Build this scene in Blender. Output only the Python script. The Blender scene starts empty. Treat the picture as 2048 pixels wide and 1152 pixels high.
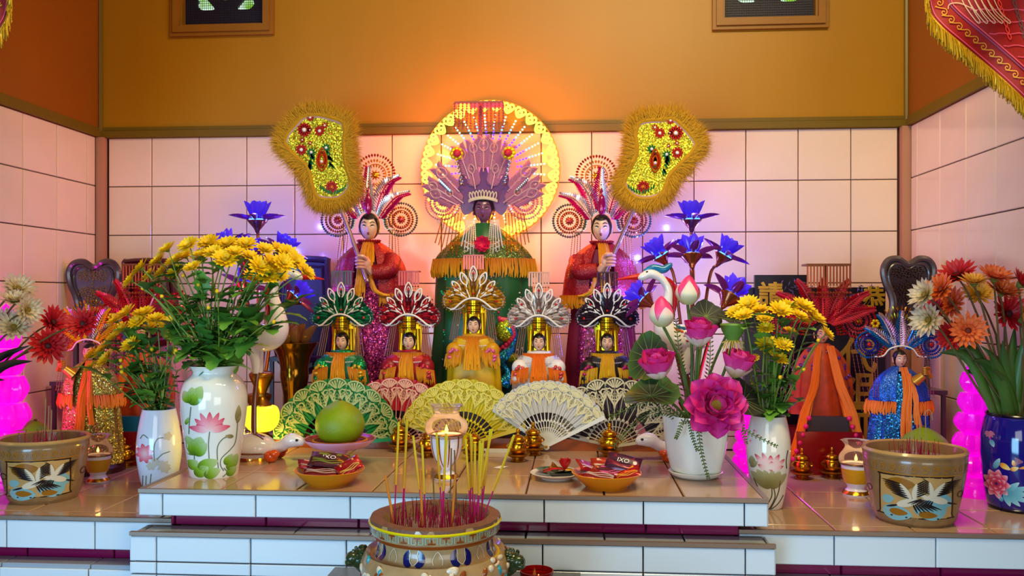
import bpy, math, random
from math import sin, cos, pi, sqrt, atan2, exp
from mathutils import Vector as V, Matrix, Euler
from mathutils.geometry import tessellate_polygon
random.seed(7)
SC = bpy.context.scene
COL = SC.collection
# ------------------------------------------------------------------ camera, world, lights, exposure
F = 1716.0            # focal length in pixels of the 2048 px wide frame
HZ = 597.0            # pixel row of the horizon
CZ = 1.45             # camera height
YAW = math.atan(124 / F)
C_, S_ = cos(YAW), sin(YAW)
cam_d = bpy.data.cameras.new('camera')
cam_d.sensor_width = 36.0
cam_d.lens = F / 2048 * 36
cam_d.shift_y = (HZ - 576) / 2048
cam = bpy.data.objects.new('camera', cam_d)
COL.objects.link(cam)
cam.location = (0, 0, CZ)
cam.rotation_euler = (pi / 2, 0, YAW)
SC.camera = cam
SC.view_settings.view_transform = 'Standard'
SC.view_settings.look = 'None'
SC.view_settings.gamma = 1
SC.view_settings.use_curve_mapping = False
SC.view_settings.exposure = 0.0
SC.cycles.max_bounces = 8
SC.cycles.transparent_max_bounces = 16
SC.cycles.use_denoising = True
SC.cycles.sample_clamp_indirect = 6.0
SC.cycles.caustics_reflective = False
SC.cycles.caustics_refractive = False
world = bpy.data.worlds.new('world')
SC.world = world
world.use_nodes = True
bg = world.node_tree.nodes['Background']
bg.inputs[0].default_value = (0.80, 0.86, 1.0, 1)
bg.inputs[1].default_value = 0.10


def lin(h):
    if isinstance(h, str):
        h = h.lstrip('#')
        c = [int(h[i:i + 2], 16) / 255 for i in (0, 2, 4)]
        return tuple(x / 12.92 if x <= .04045 else ((x + .055) / 1.055) ** 2.4 for x in c)
    return tuple(h[:3])


def area(name, loc, aim, sx, sy, power, col):
    d = bpy.data.lights.new(name, 'AREA')
    d.shape = 'RECTANGLE'
    d.size, d.size_y, d.energy, d.color = sx, sy, power, col
    o = bpy.data.objects.new(name, d)
    COL.objects.link(o)
    o.location = loc
    o.rotation_euler = (V(aim) - V(loc)).to_track_quat('-Z', 'Y').to_euler()
    return o


def bulb(name, loc, power, col, rad=.03):
    d = bpy.data.lights.new(name, 'POINT')
    d.energy, d.color, d.shadow_soft_size = power, col, rad
    o = bpy.data.objects.new(name, d)
    COL.objects.link(o)
    o.location = loc
    return o


# daylight from the open temple front (cool, behind the camera, to its left) and the hall's warm ceiling lamps
area('daylight_door', (-2.2, -1.6, .75), (-.4, 2.4, .95), 1.8, 1.2, 104, (.28, .64, 1.0))
area('daylight_front', (1.5, -1.2, 1.0), (.4, 2.4, .85), 1.8, 1.2, 27, (1.0, 1.0, .94))
area('daylight_high', (-1.0, -1.2, 1.7), (-.8, 3.0, 1.3), 1.6, 1.2, 24, (.92, .97, 1.0))
area('ceiling_lamp_light', (.35, 1.55, 3.22), (.0, 3.1, 1.1), 1.4, .4, 46, (1.0, .82, .42))

# ------------------------------------------------------------------ pixel -> place helpers (real depth Y in metres)
def xr(px):
    t = (px - 1024) / F
    return (t * C_ - S_) / (C_ + t * S_)


def dep(px):
    return C_ - S_ * xr(px)


def at(px, py, Y):
    d = dep(px) * Y
    return V((xr(px) * Y, Y, CZ + (HZ - py) * d / F))


def kof(px, Y):
    return dep(px) * Y / F


def yof(px, py, z):
    return F * (CZ - z) / (py - HZ) / dep(px)


# ------------------------------------------------------------------ mesh builder
def frame(d, up=V((0, 0, 1))):
    d = d.normalized()
    if abs(d.dot(up)) > .98:
        up = V((0, 1, 0))
    x = d.cross(up).normalized()
    return x, x.cross(d).normalized()


def spl(pts, n=6, closed=False):
    """Catmull-Rom through pts (tuples of any dimension)."""
    P = [tuple(p) for p in pts]
    m = len(P)
    out = []
    for i in range(m if closed else m - 1):
        if closed:
            a, b, c, d = P[(i - 1) % m], P[i], P[(i + 1) % m], P[(i + 2) % m]
        else:
            a, b, c, d = P[max(i - 1, 0)], P[i], P[i + 1], P[min(i + 2, m - 1)]
        for j in range(n):
            t = j / n
            out.append(tuple(.5 * (2 * q + (r - p) * t + (2 * p - 5 * q + 4 * r - s) * t * t + (3 * q - p - 3 * r + s) * t ** 3)
                             for p, q, r, s in zip(a, b, c, d)))
    if not closed:
        out.append(P[-1])
    return out


class MB:
    def __init__(s):
        s.v, s.f, s.t, s.mi, s.m = [], [], [], [], 0
        s.X = None

    def add(s, vs, fs, ts=None):
        o = len(s.v)
        if s.X is not None:
            vs = [s.X @ V(p) for p in vs]
        s.v.extend(tuple(p) for p in vs)
        s.t.extend(ts if ts else [0.0] * len(vs))
        s.f.extend(tuple(i + o for i in f) for f in fs)
        s.mi.extend([s.m] * len(fs))

    def grid(s, fn, nu, nv, cu=False, cv=False, tf=None):
        a, b = (nu if cu else nu + 1), (nv if cv else nv + 1)
        vs, ts = [], []
        for i in range(a):
            for j in range(b):
                u, v = i / nu, j / nv
                vs.append(fn(u, v))
                ts.append(tf(u, v) if tf else v)
        fs = []
        for i in range(nu):
            for j in range(nv):
                i2, j2 = (i + 1) % a, (j + 1) % b
                fs.append((i * b + j, i2 * b + j, i2 * b + j2, i * b + j2))
        s.add(vs, fs, ts)

    def lathe(s, prof, n=28, c=(0, 0, 0), rf=None, cap=True):
        vs, fs, ts = [], [], []
        m = len(prof)
        z0, z1 = prof[0][1], prof[-1][1]
        for i in range(n):
            a = 2 * pi * i / n
            for r, z in prof:
                q = r * (rf(a, z) if rf else 1)
                vs.append((c[0] + q * cos(a), c[1] + q * sin(a), c[2] + z))
                ts.append((z - z0) / ((z1 - z0) or 1))
        for i in range(n):
            k = (i + 1) % n
            for j in range(m - 1):
                fs.append((i * m + j, k * m + j, k * m + j + 1, i * m + j + 1))
        if cap:
            if prof[0][0] > 1e-6:
                fs.append(tuple(i * m for i in reversed(range(n))))
            if prof[-1][0] > 1e-6:
                fs.append(tuple(i * m + m - 1 for i in range(n)))
        s.add(vs, fs, ts)

    def tube(s, pts, r, n=6, closed=False, flat=1.0):
        P = [V(p) for p in pts]
        m = len(P)
        vs, fs, ts = [], [], []
        up = None
        for i, p in enumerate(P):
            if closed:
                d = P[(i + 1) % m] - P[i - 1]
            else:
                d = P[min(i + 1, m - 1)] - P[max(i - 1, 0)]
            if d.length < 1e-9:
                d = V((0, 0, 1))
            d.normalize()
            if up is None:
                x, y = frame(d)
            else:
                x = up - d * up.dot(d)
                if x.length < 1e-6:
                    x, _ = frame(d)
                x.normalize()
                y = x.cross(d)
            up = x
            q = r[i] if isinstance(r, (list, tuple)) else r
            for j in range(n):
                a = 2 * pi * j / n
                vs.append(p + x * (q * cos(a)) + y * (q * flat * sin(a)))
                ts.append(i / max(m - 1, 1))
        for i in range(m if closed else m - 1):
            k = (i + 1) % m
            for j in range(n):
                l = (j + 1) % n
                fs.append((i * n + j, i * n + l, k * n + l, k * n + j))
        if not closed:
            fs.append(tuple(reversed(range(n))))
            fs.append(tuple((m - 1) * n + j for j in range(n)))
        s.add(vs, fs, ts)

    def sph(s, c, r, nu=12, nv=8, R=None):
        if not isinstance(r, (tuple, list)):
            r = (r, r, r)
        vs = [(0, 0, -1)]
        for j in range(1, nv):
            b = -pi / 2 + pi * j / nv
            vs += [(cos(b) * cos(2 * pi * i / nu), cos(b) * sin(2 * pi * i / nu), sin(b)) for i in range(nu)]
        vs.append((0, 0, 1))
        ts = [(q[2] + 1) / 2 for q in vs]
        vs = [V((q[0] * r[0], q[1] * r[1], q[2] * r[2])) for q in vs]
        if R:
            vs = [R @ q for q in vs]
        vs = [q + V(c) for q in vs]
        fs = []
        for i in range(nu):
            k = (i + 1) % nu
            fs.append((0, 1 + k, 1 + i))
            for j in range(nv - 2):
                a = 1 + j * nu
                fs.append((a + i, a + k, a + nu + k, a + nu + i))
            a = 1 + (nv - 2) * nu
            fs.append((a + i, a + k, len(vs) - 1))
        s.add(vs, fs, ts)

    def box(s, c, d, R=None):
        vs = [V((x * d[0] / 2, y * d[1] / 2, z * d[2] / 2)) for x in (-1, 1) for y in (-1, 1) for z in (-1, 1)]
        if R:
            vs = [R @ q for q in vs]
        s.add([q + V(c) for q in vs], [(0, 1, 3, 2), (4, 6, 7, 5), (0, 4, 5, 1), (2, 3, 7, 6), (0, 2, 6, 4), (1, 5, 7, 3)])

    def tile(s, c, d, b, ax):
        """box with bevelled edges on its visible face; ax: 0 +x,1 -x, 2 -y, 4 +z normal"""
        N, U, W = {0: ((1, 0, 0), (0, 1, 0), (0, 0, 1)), 1: ((-1, 0, 0), (0, -1, 0), (0, 0, 1)), 2: ((0, -1, 0), (1, 0, 0), (0, 0, 1)), 4: ((0, 0, 1), (1, 0, 0), (0, 1, 0))}[ax]
        N, U, W = V(N), V(U), V(W)
        hu, hw, hn = [abs(V(d).dot(q)) / 2 for q in (U, W, N)]
        vs = []
        for (n, e) in ((-hn, 0), (hn - b, 0), (hn, b)):
            for (a, q) in ((-1, -1), (1, -1), (1, 1), (-1, 1)):
                vs.append(V(c) + N * n + U * a * (hu - e) + W * q * (hw - e))
        fs = [(3, 2, 1, 0), (8, 9, 10, 11)]
        for l in (0, 4):
            for i in range(4):
                k = (i + 1) % 4
                fs.append((l + i, l + k, l + 4 + k, l + 4 + i))
        s.add(vs, fs)

    def bead(s, c, r):
        x, y, z = c
        s.add([(x + r, y, z), (x - r, y, z), (x, y + r, z), (x, y - r, z), (x, y, z + r), (x, y, z - r)],
              [(0, 2, 4), (2, 1, 4), (1, 3, 4), (3, 0, 4), (2, 0, 5), (1, 2, 5), (3, 1, 5), (0, 3, 5)])

    def drop(s, p, d, l, w, mid=.55):
        """elongated faceted bead from p along d"""
        p, d = V(p), V(d).normalized()
        x, y = frame(d)
        q = p + d * l * mid
        s.add([p, q + x * w, q + y * w, q - x * w, q - y * w, p + d * l],
              [(0, 2, 1), (0, 3, 2), (0, 4, 3), (0, 1, 4), (5, 1, 2), (5, 2, 3), (5, 3, 4), (5, 4, 1)],
              [0, .5, .5, .5, .5, 1])

    def blade(s, p, d, side, l, w):
        """thin tapered hair"""
        p, d = V(p), V(d)
        q = p + d * l
        n = d.cross(side) * w * .5
        s.add([p - side * w, p + side * w, p + n, q], [(0, 1, 3), (1, 2, 3), (2, 0, 3)], [0, 0, 0, 1])

    def petal(s, T, L, W, cup=.2, curl=.3, nu=4, nv=5, tip=.0, shape=None, base=.25, droop=0.0):
        """petal from origin of T along +y, up +z"""
        def fn(u, v):
            w = shape(v) if shape else (base + (1 - base) * sin(min(1, v * 1.25) * pi / 2)) * sqrt(max(0, 1 - max(0, (v - .45) / .55) ** 2.2))
            w = max(w, tip if v > .99 else 0)
            x = (u * 2 - 1)
            y = v * L
            z = cup * W * x * x * w + curl * L * v * v - droop * L * v ** 3
            return T @ V((x * W / 2 * w, y, z))
        s.grid(fn, nu, nv)

    def stroke(s, S, pts, w, nw=1, off=0.0):
        """ribbon of width w (number, list or function of 0..1) along 2D pts on the surface S(u, v, off)"""
        n = len(pts)
        vs, ts = [], []
        for i, p in enumerate(pts):
            a, b = pts[max(i - 1, 0)], pts[min(i + 1, n - 1)]
            dx, dy = b[0] - a[0], b[1] - a[1]
            l = sqrt(dx * dx + dy * dy) or 1
            t = i / (n - 1)
            q = (w(t) if callable(w) else w[i] if isinstance(w, (list, tuple)) else w) / 2
            for j in range(nw + 1):
                e = (j / nw * 2 - 1) * q
                vs.append(S(p[0] - dy / l * e, p[1] + dx / l * e, off))
                ts.append(t)
        m = nw + 1
        fs = [(i * m + j, (i + 1) * m + j, (i + 1) * m + j + 1, i * m + j + 1) for i in range(n - 1) for j in range(nw)]
        s.add(vs, fs, ts)

    def prism(s, pts, y0, y1):
        """2D outline (x, z) extruded in y"""
        n = len(pts)
        vs = [(p[0], y0, p[1]) for p in pts] + [(p[0], y1, p[1]) for p in pts]
        tri = tessellate_polygon([[V((p[0], p[1], 0)) for p in pts]])
        fs = [tuple(t) for t in tri] + [tuple(n + i for i in reversed(t)) for t in tri]
        fs += [(i, (i + 1) % n, n + (i + 1) % n, n + i) for i in range(n)]
        s.add(vs, fs)


leafw = lambda W: (lambda t: W * sin(pi * min(1, max(0, t)) ** .8) ** .9 + 1e-5)


def mesh_of(name, mb, mats, k=1.0, smooth=True, ang=40):
    me = bpy.data.meshes.new(name)
    me.from_pydata([(p[0] * k, p[1] * k, p[2] * k) for p in mb.v], [], mb.f)
    for m in (mats if isinstance(mats, (list, tuple)) else [mats]):
        me.materials.append(m)
    if any(mb.mi):
        me.polygons.foreach_set('material_index', mb.mi)
    if any(mb.t):
        a = me.attributes.new('t', 'FLOAT', 'POINT')
        a.data.foreach_set('value', mb.t)
    if smooth:
        me.shade_smooth()
        me.set_sharp_from_angle(angle=math.radians(ang))
    me.update()
    return me


def put(name, me, parent=None, loc=None, rot=None, scale=None, label=None, stuff=False):
    o = bpy.data.objects.new(name, me)
    COL.objects.link(o)
    if parent is not None:
        o.parent = parent
    if loc is not None:
        o.location = loc
    if rot is not None:
        o.rotation_euler = rot
    if scale is not None:
        o.scale = (scale,) * 3 if not isinstance(scale, (tuple, list)) else scale
    if label:
        o['label'] = label
    if stuff:
        o['kind'] = 'stuff'
    return o


SPLIT = set('silver_leaf coral_chain grey_chain bead_strand blue_panel carved_dragon cream_line dark_band dragon_relief ear embroidery flame_relief gilt_line gold_bead_strand hanger metal_fitting painted_bud painted_hill painted_lotus painted_lotus_pad painted_scroll painted_stem pink_pompom red_jewel robe_bead side_bead_strand painted_leaf cloud_relief'.split())


def pieces(mb, k):
    """far-apart groups of loose islands, each a builder of its own"""
    par = list(range(len(mb.v)))
    def find(i):
        while par[i] != i:
            par[i] = par[par[i]]
            i = par[i]
        return i
    for f in mb.f:
        r = find(f[0])
        for i in f[1:]:
            par[find(i)] = r
    isl = {}
    for i in range(len(mb.v)):
        isl.setdefault(find(i), []).append(i)
    L = list(isl.values())
    bb = []
    for q in L:
        P = [mb.v[i] for i in q]
        bb.append(([min(p[j] for p in P) for j in range(3)], [max(p[j] for p in P) for j in range(3)]))
    sz = [max(b - a for a, b in zip(*q)) for q in bb]
    cl = list(range(len(L)))
    def root(i):
        while cl[i] != i:
            i = cl[i]
        return i
    for i in range(len(L)):
        for j in range(i):
            if root(i) == root(j):
                continue
            g = max(max(bb[i][0][c] - bb[j][1][c], bb[j][0][c] - bb[i][1][c], 0) for c in range(3))
            if g < max(.5 * max(sz[i], sz[j]), .02 / k):
                cl[root(i)] = root(j)
    groups = {}
    for i in range(len(L)):
        groups.setdefault(root(i), []).append(i)
    if len(groups) == 1:
        return [mb]
    out = []
    where = {}
    for g, (r, ids) in enumerate(groups.items()):
        q = MB()
        for i in ids:
            for v in L[i]:
                where[v] = (g, len(q.v))
                q.v.append(mb.v[v]); q.t.append(mb.t[v])
        out.append(q)
    for f, m in zip(mb.f, mb.mi):
        g = where[f[0]][0]
        out[g].f.append(tuple(where[i][1] for i in f)); out[g].mi.append(m)
    return out


class Thing:
    """an Empty at the thing's base; parts are meshes built in units of k metres"""
    def __init__(s, name, label, cat, loc=(0, 0, 0), k=1.0, group=None, rz=0, rot=None, kind=None):
        s.o = put(name, None, None, loc, rot or (0, 0, rz))
        s.o.empty_display_size = .05
        s.k = k
        s.o['label'] = label
        s.o['category'] = cat
        if group:
            s.o['group'] = group
        if kind:
            s.o['kind'] = kind

    def part(s, name, mb, mats, parent=None, smooth=True, ang=40, label=None, stuff=False):
        if name in SPLIT:
            r = None
            for q in pieces(mb, s.k):
                r = put(name, mesh_of(name, q, mats, s.k, smooth, ang), parent or s.o, label=label)
            return r
        return put(name, mesh_of(name, mb, mats, s.k, smooth, ang), parent or s.o, label=label, stuff=stuff)

    def link(s, name, me, loc=None, rot=None, scale=None, parent=None, label=None):
        return put(name, me, parent or s.o, (V(loc) * s.k) if loc is not None else None, rot, scale, label)


def solo(name, label, cat, me, loc=(0, 0, 0), rot=None, scale=None, group=None, kind=None):
    o = put(name, me, None, loc, rot, scale)
    o['label'] = label
    o['category'] = cat
    if group:
        o['group'] = group
    if kind:
        o['kind'] = kind
    return o


def struct(name, mb, mats, smooth=False):
    o = put(name, mesh_of(name, mb, mats, 1, smooth), None)
    o['kind'] = 'structure'
    return o


def dup(o, loc, rot=None, scale=None, label=None, group=None):
    def cp(q, par):
        c = q.copy()
        COL.objects.link(c)
        if par is not None:
            c.parent = par
        for ch in q.children:
            cp(ch, c)
        return c
    r = cp(o, None)
    r.location = loc
    if rot is not None:
        r.rotation_euler = rot
    if scale is not None:
        r.scale = (scale,) * 3 if not isinstance(scale, (tuple, list)) else scale
    if label:
        r['label'] = label
    if group:
        r['group'] = group
    return r


def to_mesh(data, name, mat):
    o = bpy.data.objects.new('temporary', data)
    COL.objects.link(o)
    dg = bpy.context.evaluated_depsgraph_get()
    me = bpy.data.meshes.new_from_object(o.evaluated_get(dg))
    bpy.data.objects.remove(o)
    bpy.data.curves.remove(data)
    me.name = name
    me.materials.clear()
    me.materials.append(mat)
    return me


def shape_mesh(name, loops, ext, mat, bevel=0):
    """filled flat shape with holes from closed loops, in the local xy plane"""
    cu = bpy.data.curves.new('temporary', 'CURVE')
    cu.dimensions = '2D'
    cu.fill_mode = 'BOTH'
    cu.extrude = ext
    cu.bevel_depth = bevel
    for L in loops:
        sp = cu.splines.new('POLY')
        sp.points.add(len(L) - 1)
        for p, q in zip(sp.points, L):
            p.co = (q[0], q[1], 0, 1)
        sp.use_cyclic_u = True
    return to_mesh(cu, name, mat)


def text_mesh(name, body, size, ext, mat, bevel=0, offset=0):
    cu = bpy.data.curves.new('temporary', 'FONT')
    cu.body = body
    cu.size = size
    cu.extrude = ext
    cu.bevel_depth = bevel
    cu.offset = offset
    cu.align_x = 'CENTER'
    cu.align_y = 'CENTER'
    cu.resolution_u = 3
    return to_mesh(cu, name, mat)


# ------------------------------------------------------------------ materials
MATS = {}


def _base(name):
    m = bpy.data.materials.new(name)
    m.use_nodes = True
    nt = m.node_tree
    return m, nt, nt.nodes['Principled BSDF']


def mat(name, col='#808080', rough=.5, metal=0., emit=None, es=0., trans=0., alpha=1., var=0., vs=20., bump=0., bs=80., coat=0., sheen=0., sss=0., rnd=0., streak=None, ior=1.45):
    if name in MATS:
        return MATS[name]
    vs = vs / .0015 if vs < 1 else vs                  # given per pixel unit
    bs = bs / .0015 if bs < 1 else bs
    m, nt, b = _base(name)
    N, L = nt.nodes, nt.links
    c = lin(col)
    b.inputs['Base Color'].default_value = (*c, 1)
    b.inputs['Roughness'].default_value = rough
    b.inputs['Metallic'].default_value = metal
    b.inputs['IOR'].default_value = ior
    b.inputs['Transmission Weight'].default_value = trans
    b.inputs['Alpha'].default_value = alpha
    b.inputs['Coat Weight'].default_value = coat
    b.inputs['Coat Roughness'].default_value = .08
    b.inputs['Sheen Weight'].default_value = sheen * .25
    b.inputs['Sheen Tint'].default_value = (*c, 1)
    if sss:
        b.inputs['Subsurface Weight'].default_value = sss
        b.inputs['Subsurface Radius'].default_value = (.01, .005, .003)
    if emit:
        b.inputs['Emission Color'].default_value = (*lin(emit), 1)
        b.inputs['Emission Strength'].default_value = es
    if var or bump:
        tc = N.new('ShaderNodeTexCoord')
        if streak:
            mp = N.new('ShaderNodeMapping')
            mp.inputs['Scale'].default_value = streak
            L.new(tc.outputs['Object'], mp.inputs[0])
            src = mp.outputs[0]
        else:
            src = tc.outputs['Object']
    if var or rnd:
        mx = N.new('ShaderNodeMix')
        mx.data_type = 'RGBA'
        mx.inputs['A'].default_value = (*[x * (1 - var - rnd) for x in c], 1)
        mx.inputs['B'].default_value = (*[min(1, x * (1 + var + rnd)) for x in c], 1)
        fac = None
        if var:
            nz = N.new('ShaderNodeTexNoise')
            nz.inputs['Scale'].default_value = vs
            nz.inputs['Detail'].default_value = 4
            L.new(src, nz.inputs['Vector'])
            fac = nz.outputs['Fac']
        if rnd:
            oi = N.new('ShaderNodeObjectInfo')
            if fac:
                ad = N.new('ShaderNodeMath')
                ad.operation = 'ADD'
                hv = N.new('ShaderNodeMath')
                hv.operation = 'MULTIPLY_ADD'
                hv.inputs[1].default_value = .5
                hv.inputs[2].default_value = -.25
                L.new(oi.outputs['Random'], hv.inputs[0])
                L.new(fac, ad.inputs[0])
                L.new(hv.outputs[0], ad.inputs[1])
                fac = ad.outputs[0]
            else:
                fac = oi.outputs['Random']
        L.new(fac, mx.inputs['Factor'])
        L.new(mx.outputs['Result'], b.inputs['Base Color'])
    if bump:
        nb = N.new('ShaderNodeTexNoise')
        nb.inputs['Scale'].default_value = bs
        nb.inputs['Detail'].default_value = 3
        L.new(src, nb.inputs['Vector'])
        bp = N.new('ShaderNodeBump')
        bp.inputs['Strength'].default_value = bump
        bp.inputs['Distance'].default_value = .004
        L.new(nb.outputs['Fac'], bp.inputs['Height'])
        L.new(bp.outputs[0], b.inputs['Normal'])
    MATS[name] = m
    return m


def gmat(name, stops, rough=.5, metal=0., sss=0., trans=0., emit=0., coat=0.):
    """colour along a petal or strand (the mesh attribute t)"""
    if name in MATS:
        return MATS[name]
    m, nt, b = _base(name)
    N, L = nt.nodes, nt.links
    a = N.new('ShaderNodeAttribute')
    a.attribute_name = 't'
    r = N.new('ShaderNodeValToRGB')
    e = r.color_ramp.elements
    e[0].position, e[0].color = stops[0][0], (*lin(stops[0][1]), 1)
    e[1].position, e[1].color = stops[-1][0], (*lin(stops[-1][1]), 1)
    for p, c in stops[1:-1]:
        q = e.new(p)
        q.color = (*lin(c), 1)
    L.new(a.outputs['Fac'], r.inputs[0])
    L.new(r.outputs[0], b.inputs['Base Color'])
    b.inputs['Roughness'].default_value = rough
    b.inputs['Metallic'].default_value = metal
    b.inputs['Transmission Weight'].default_value = trans
    b.inputs['Coat Weight'].default_value = coat
    if sss:
        b.inputs['Subsurface Weight'].default_value = sss
        b.inputs['Subsurface Radius'].default_value = (.01, .004, .004)
    if emit:
        L.new(r.outputs[0], b.inputs['Emission Color'])
        b.inputs['Emission Strength'].default_value = emit
    MATS[name] = m
    return m


def sequin(name, col, scale=300., rough=.28, metal=.75, tilt=.9, col2=None):
    """small reflective discs, each tilted its own way"""
    if name in MATS:
        return MATS[name]
    scale = scale / .0018 if scale < 5 else scale      # given per pixel unit
    m, nt, b = _base(name)
    N, L = nt.nodes, nt.links
    tc = N.new('ShaderNodeTexCoord')
    vo = N.new('ShaderNodeTexVoronoi')
    vo.inputs['Scale'].default_value = scale
    L.new(tc.outputs['Object'], vo.inputs['Vector'])
    sb = N.new('ShaderNodeVectorMath')
    sb.operation = 'SUBTRACT'
    sb.inputs[1].default_value = (.5, .5, .5)
    L.new(vo.outputs['Color'], sb.inputs[0])
    sc = N.new('ShaderNodeVectorMath')
    sc.operation = 'SCALE'
    sc.inputs['Scale'].default_value = tilt
    L.new(sb.outputs[0], sc.inputs[0])
    ge = N.new('ShaderNodeNewGeometry')
    ad = N.new('ShaderNodeVectorMath')
    L.new(ge.outputs['Normal'], ad.inputs[0])
    L.new(sc.outputs[0], ad.inputs[1])
    no = N.new('ShaderNodeVectorMath')
    no.operation = 'NORMALIZE'
    L.new(ad.outputs[0], no.inputs[0])
    L.new(no.outputs[0], b.inputs['Normal'])
    mx = N.new('ShaderNodeMix')
    mx.data_type = 'RGBA'
    c = lin(col)
    c2 = lin(col2) if col2 else [min(1, q * 1.7 + .02) for q in c]
    mx.inputs['A'].default_value = (*[q * .55 for q in c], 1)
    mx.inputs['B'].default_value = (*c2, 1)
    sp = N.new('ShaderNodeSeparateColor')
    L.new(vo.outputs['Color'], sp.inputs[0])
    L.new(sp.outputs[1], mx.inputs['Factor'])
    L.new(mx.outputs['Result'], b.inputs['Base Color'])
    b.inputs['Roughness'].default_value = rough
    b.inputs['Metallic'].default_value = metal
    MATS[name] = m
    return m


def clear(name, col, tint=.85, rough=.08, emit=None, es=0., milk=.5):
    """thin clear glass or plastic: mostly see-through with a gloss"""
    if name in MATS:
        return MATS[name]
    m, nt, b = _base(name)
    N, L = nt.nodes, nt.links
    tr = N.new('ShaderNodeBsdfTransparent')
    tr.inputs[0].default_value = (*lin(col), 1)
    b.inputs['Base Color'].default_value = (*[q * milk for q in lin(col)], 1)
    b.inputs['Roughness'].default_value = rough
    if emit:
        b.inputs['Emission Color'].default_value = (*lin(emit), 1)
        b.inputs['Emission Strength'].default_value = es
    mx = N.new('ShaderNodeMixShader')
    fr = N.new('ShaderNodeFresnel')
    fr.inputs[0].default_value = 1.45
    ma = N.new('ShaderNodeMath')
    ma.operation = 'ADD'
    ma.inputs[1].default_value = 1 - tint
    ma.use_clamp = True
    L.new(fr.outputs[0], ma.inputs[0])
    L.new(ma.outputs[0], mx.inputs[0])
    L.new(tr.outputs[0], mx.inputs[1])
    L.new(b.outputs[0], mx.inputs[2])
    L.new(mx.outputs[0], N['Material Output'].inputs[0])
    MATS[name] = m
    return m


def glow(name, col, es):
    return mat(name, '#101010', .4, emit=col, es=es)


def crystal(name, col, tl=.5, rough=.12, emit=None, es=0.):
    """tinted translucent plastic"""
    if name in MATS:
        return MATS[name]
    m, nt, b = _base(name)
    N, L = nt.nodes, nt.links
    c = (*lin(col), 1)
    b.inputs['Base Color'].default_value = c
    b.inputs['Roughness'].default_value = rough
    b.inputs['Coat Weight'].default_value = .5
    if emit:
        b.inputs['Emission Color'].default_value = (*lin(emit), 1)
        b.inputs['Emission Strength'].default_value = es
    t = N.new('ShaderNodeBsdfTranslucent')
    t.inputs[0].default_value = c
    tp = N.new('ShaderNodeBsdfTransparent')
    tp.inputs[0].default_value = c
    m1 = N.new('ShaderNodeMixShader')
    m1.inputs[0].default_value = .35
    L.new(t.outputs[0], m1.inputs[1])
    L.new(tp.outputs[0], m1.inputs[2])
    m2 = N.new('ShaderNodeMixShader')
    m2.inputs[0].default_value = tl
    L.new(b.outputs[0], m2.inputs[1])
    L.new(m1.outputs[0], m2.inputs[2])
    L.new(m2.outputs[0], N['Material Output'].inputs[0])
    MATS[name] = m
    return m


GOLD = mat('gold', '#c8901c', .2, 1.)
GOLDD = mat('old_gold', '#a87420', .33, 1., bump=.2, bs=60)
SILVER = mat('silver', '#cfcad0', .22, 1.)
WHITE = mat('white_cord', '#f2ece6', .5)
BLACK = mat('black_lacquer', '#0c090c', .16, coat=.4)
# ------------------------------------------------------------------ the setting
YB = 3.407
XL, XR = xr(200) * YB, xr(1815) * YB
ZT = CZ + .66          # top of the wall tiles
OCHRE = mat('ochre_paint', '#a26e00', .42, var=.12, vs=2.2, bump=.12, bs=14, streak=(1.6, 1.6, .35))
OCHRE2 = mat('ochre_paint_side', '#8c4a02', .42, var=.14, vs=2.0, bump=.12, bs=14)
TRIMC = mat('olive_brown_trim', '#6c5206', .4, var=.15, vs=9)
GROUT = mat('dark_grout', '#4a2418', .9)
TILEW = mat('peach_wall_tile', '#e6c8a4', .14, rnd=.035, var=.02, vs=6, bump=.015, bs=9, coat=.3)
TILES = mat('white_glazed_tile', '#dcebf4', .10, rnd=.03, bump=.012, bs=9, coat=.3)
TILET = mat('beige_counter_tile', '#b8977a', .13, rnd=.05, var=.05, vs=7, coat=.3)
MAROON = mat('maroon_tile', '#7a0442', .12, rnd=.05, coat=.4)
EDGE = mat('grey_brown_edge_strip', '#8a7464', .35, .3)
WOODC = mat('brown_corner_post', '#b07a58', .5, var=.2, vs=12, streak=(1, 1, .2))

mb = MB()
mb.box((-.3, .6, -.05), (8, 8, .1))
struct('floor', mb, mat('terracotta_floor', '#7a5a48', .4, var=.1, vs=3))
mb = MB()
mb.box((-.3, 1.6, 3.37), (XR - XL + .3, 4.0, .1))
struct('ceiling', mb, mat('cream_ceiling', '#cdb893', .8))

WIN = []
for (x0, x1, yb) in ((363, 531, 56), (1444, 1634, 42)):
    a, b = at(x0, yb, YB), at(x1, yb, YB)
    WIN.append((a.x, b.x, a.z, a.z + .36))
mb = MB()                                      # back wall with two window openings
y0, y1 = YB + .010, YB + .15
def slab(x0, x1, z0, z1, yy=None):
    mb.box(((x0 + x1) / 2, ((yy or y0) + y1) / 2, (z0 + z1) / 2), (x1 - x0, y1 - (yy or y0), z1 - z0))
slab(XL - .15, XR + .15, 0, ZT)
mb.m = 1
zs, ze, yu = ZT, 3.32, YB - .002
(w0, w1) = WIN
slab(XL - .15, w0[0], zs, ze, yu); slab(w0[1], w1[0], zs, ze, yu); slab(w1[1], XR + .15, zs, ze, yu)
for w in WIN:
    slab(w[0], w[1], zs, w[2], yu); slab(w[0], w[1], w[3], ze, yu)
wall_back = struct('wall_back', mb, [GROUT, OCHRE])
YF0 = 1.15                                     # side walls reach forward to here
walls = {}
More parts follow.
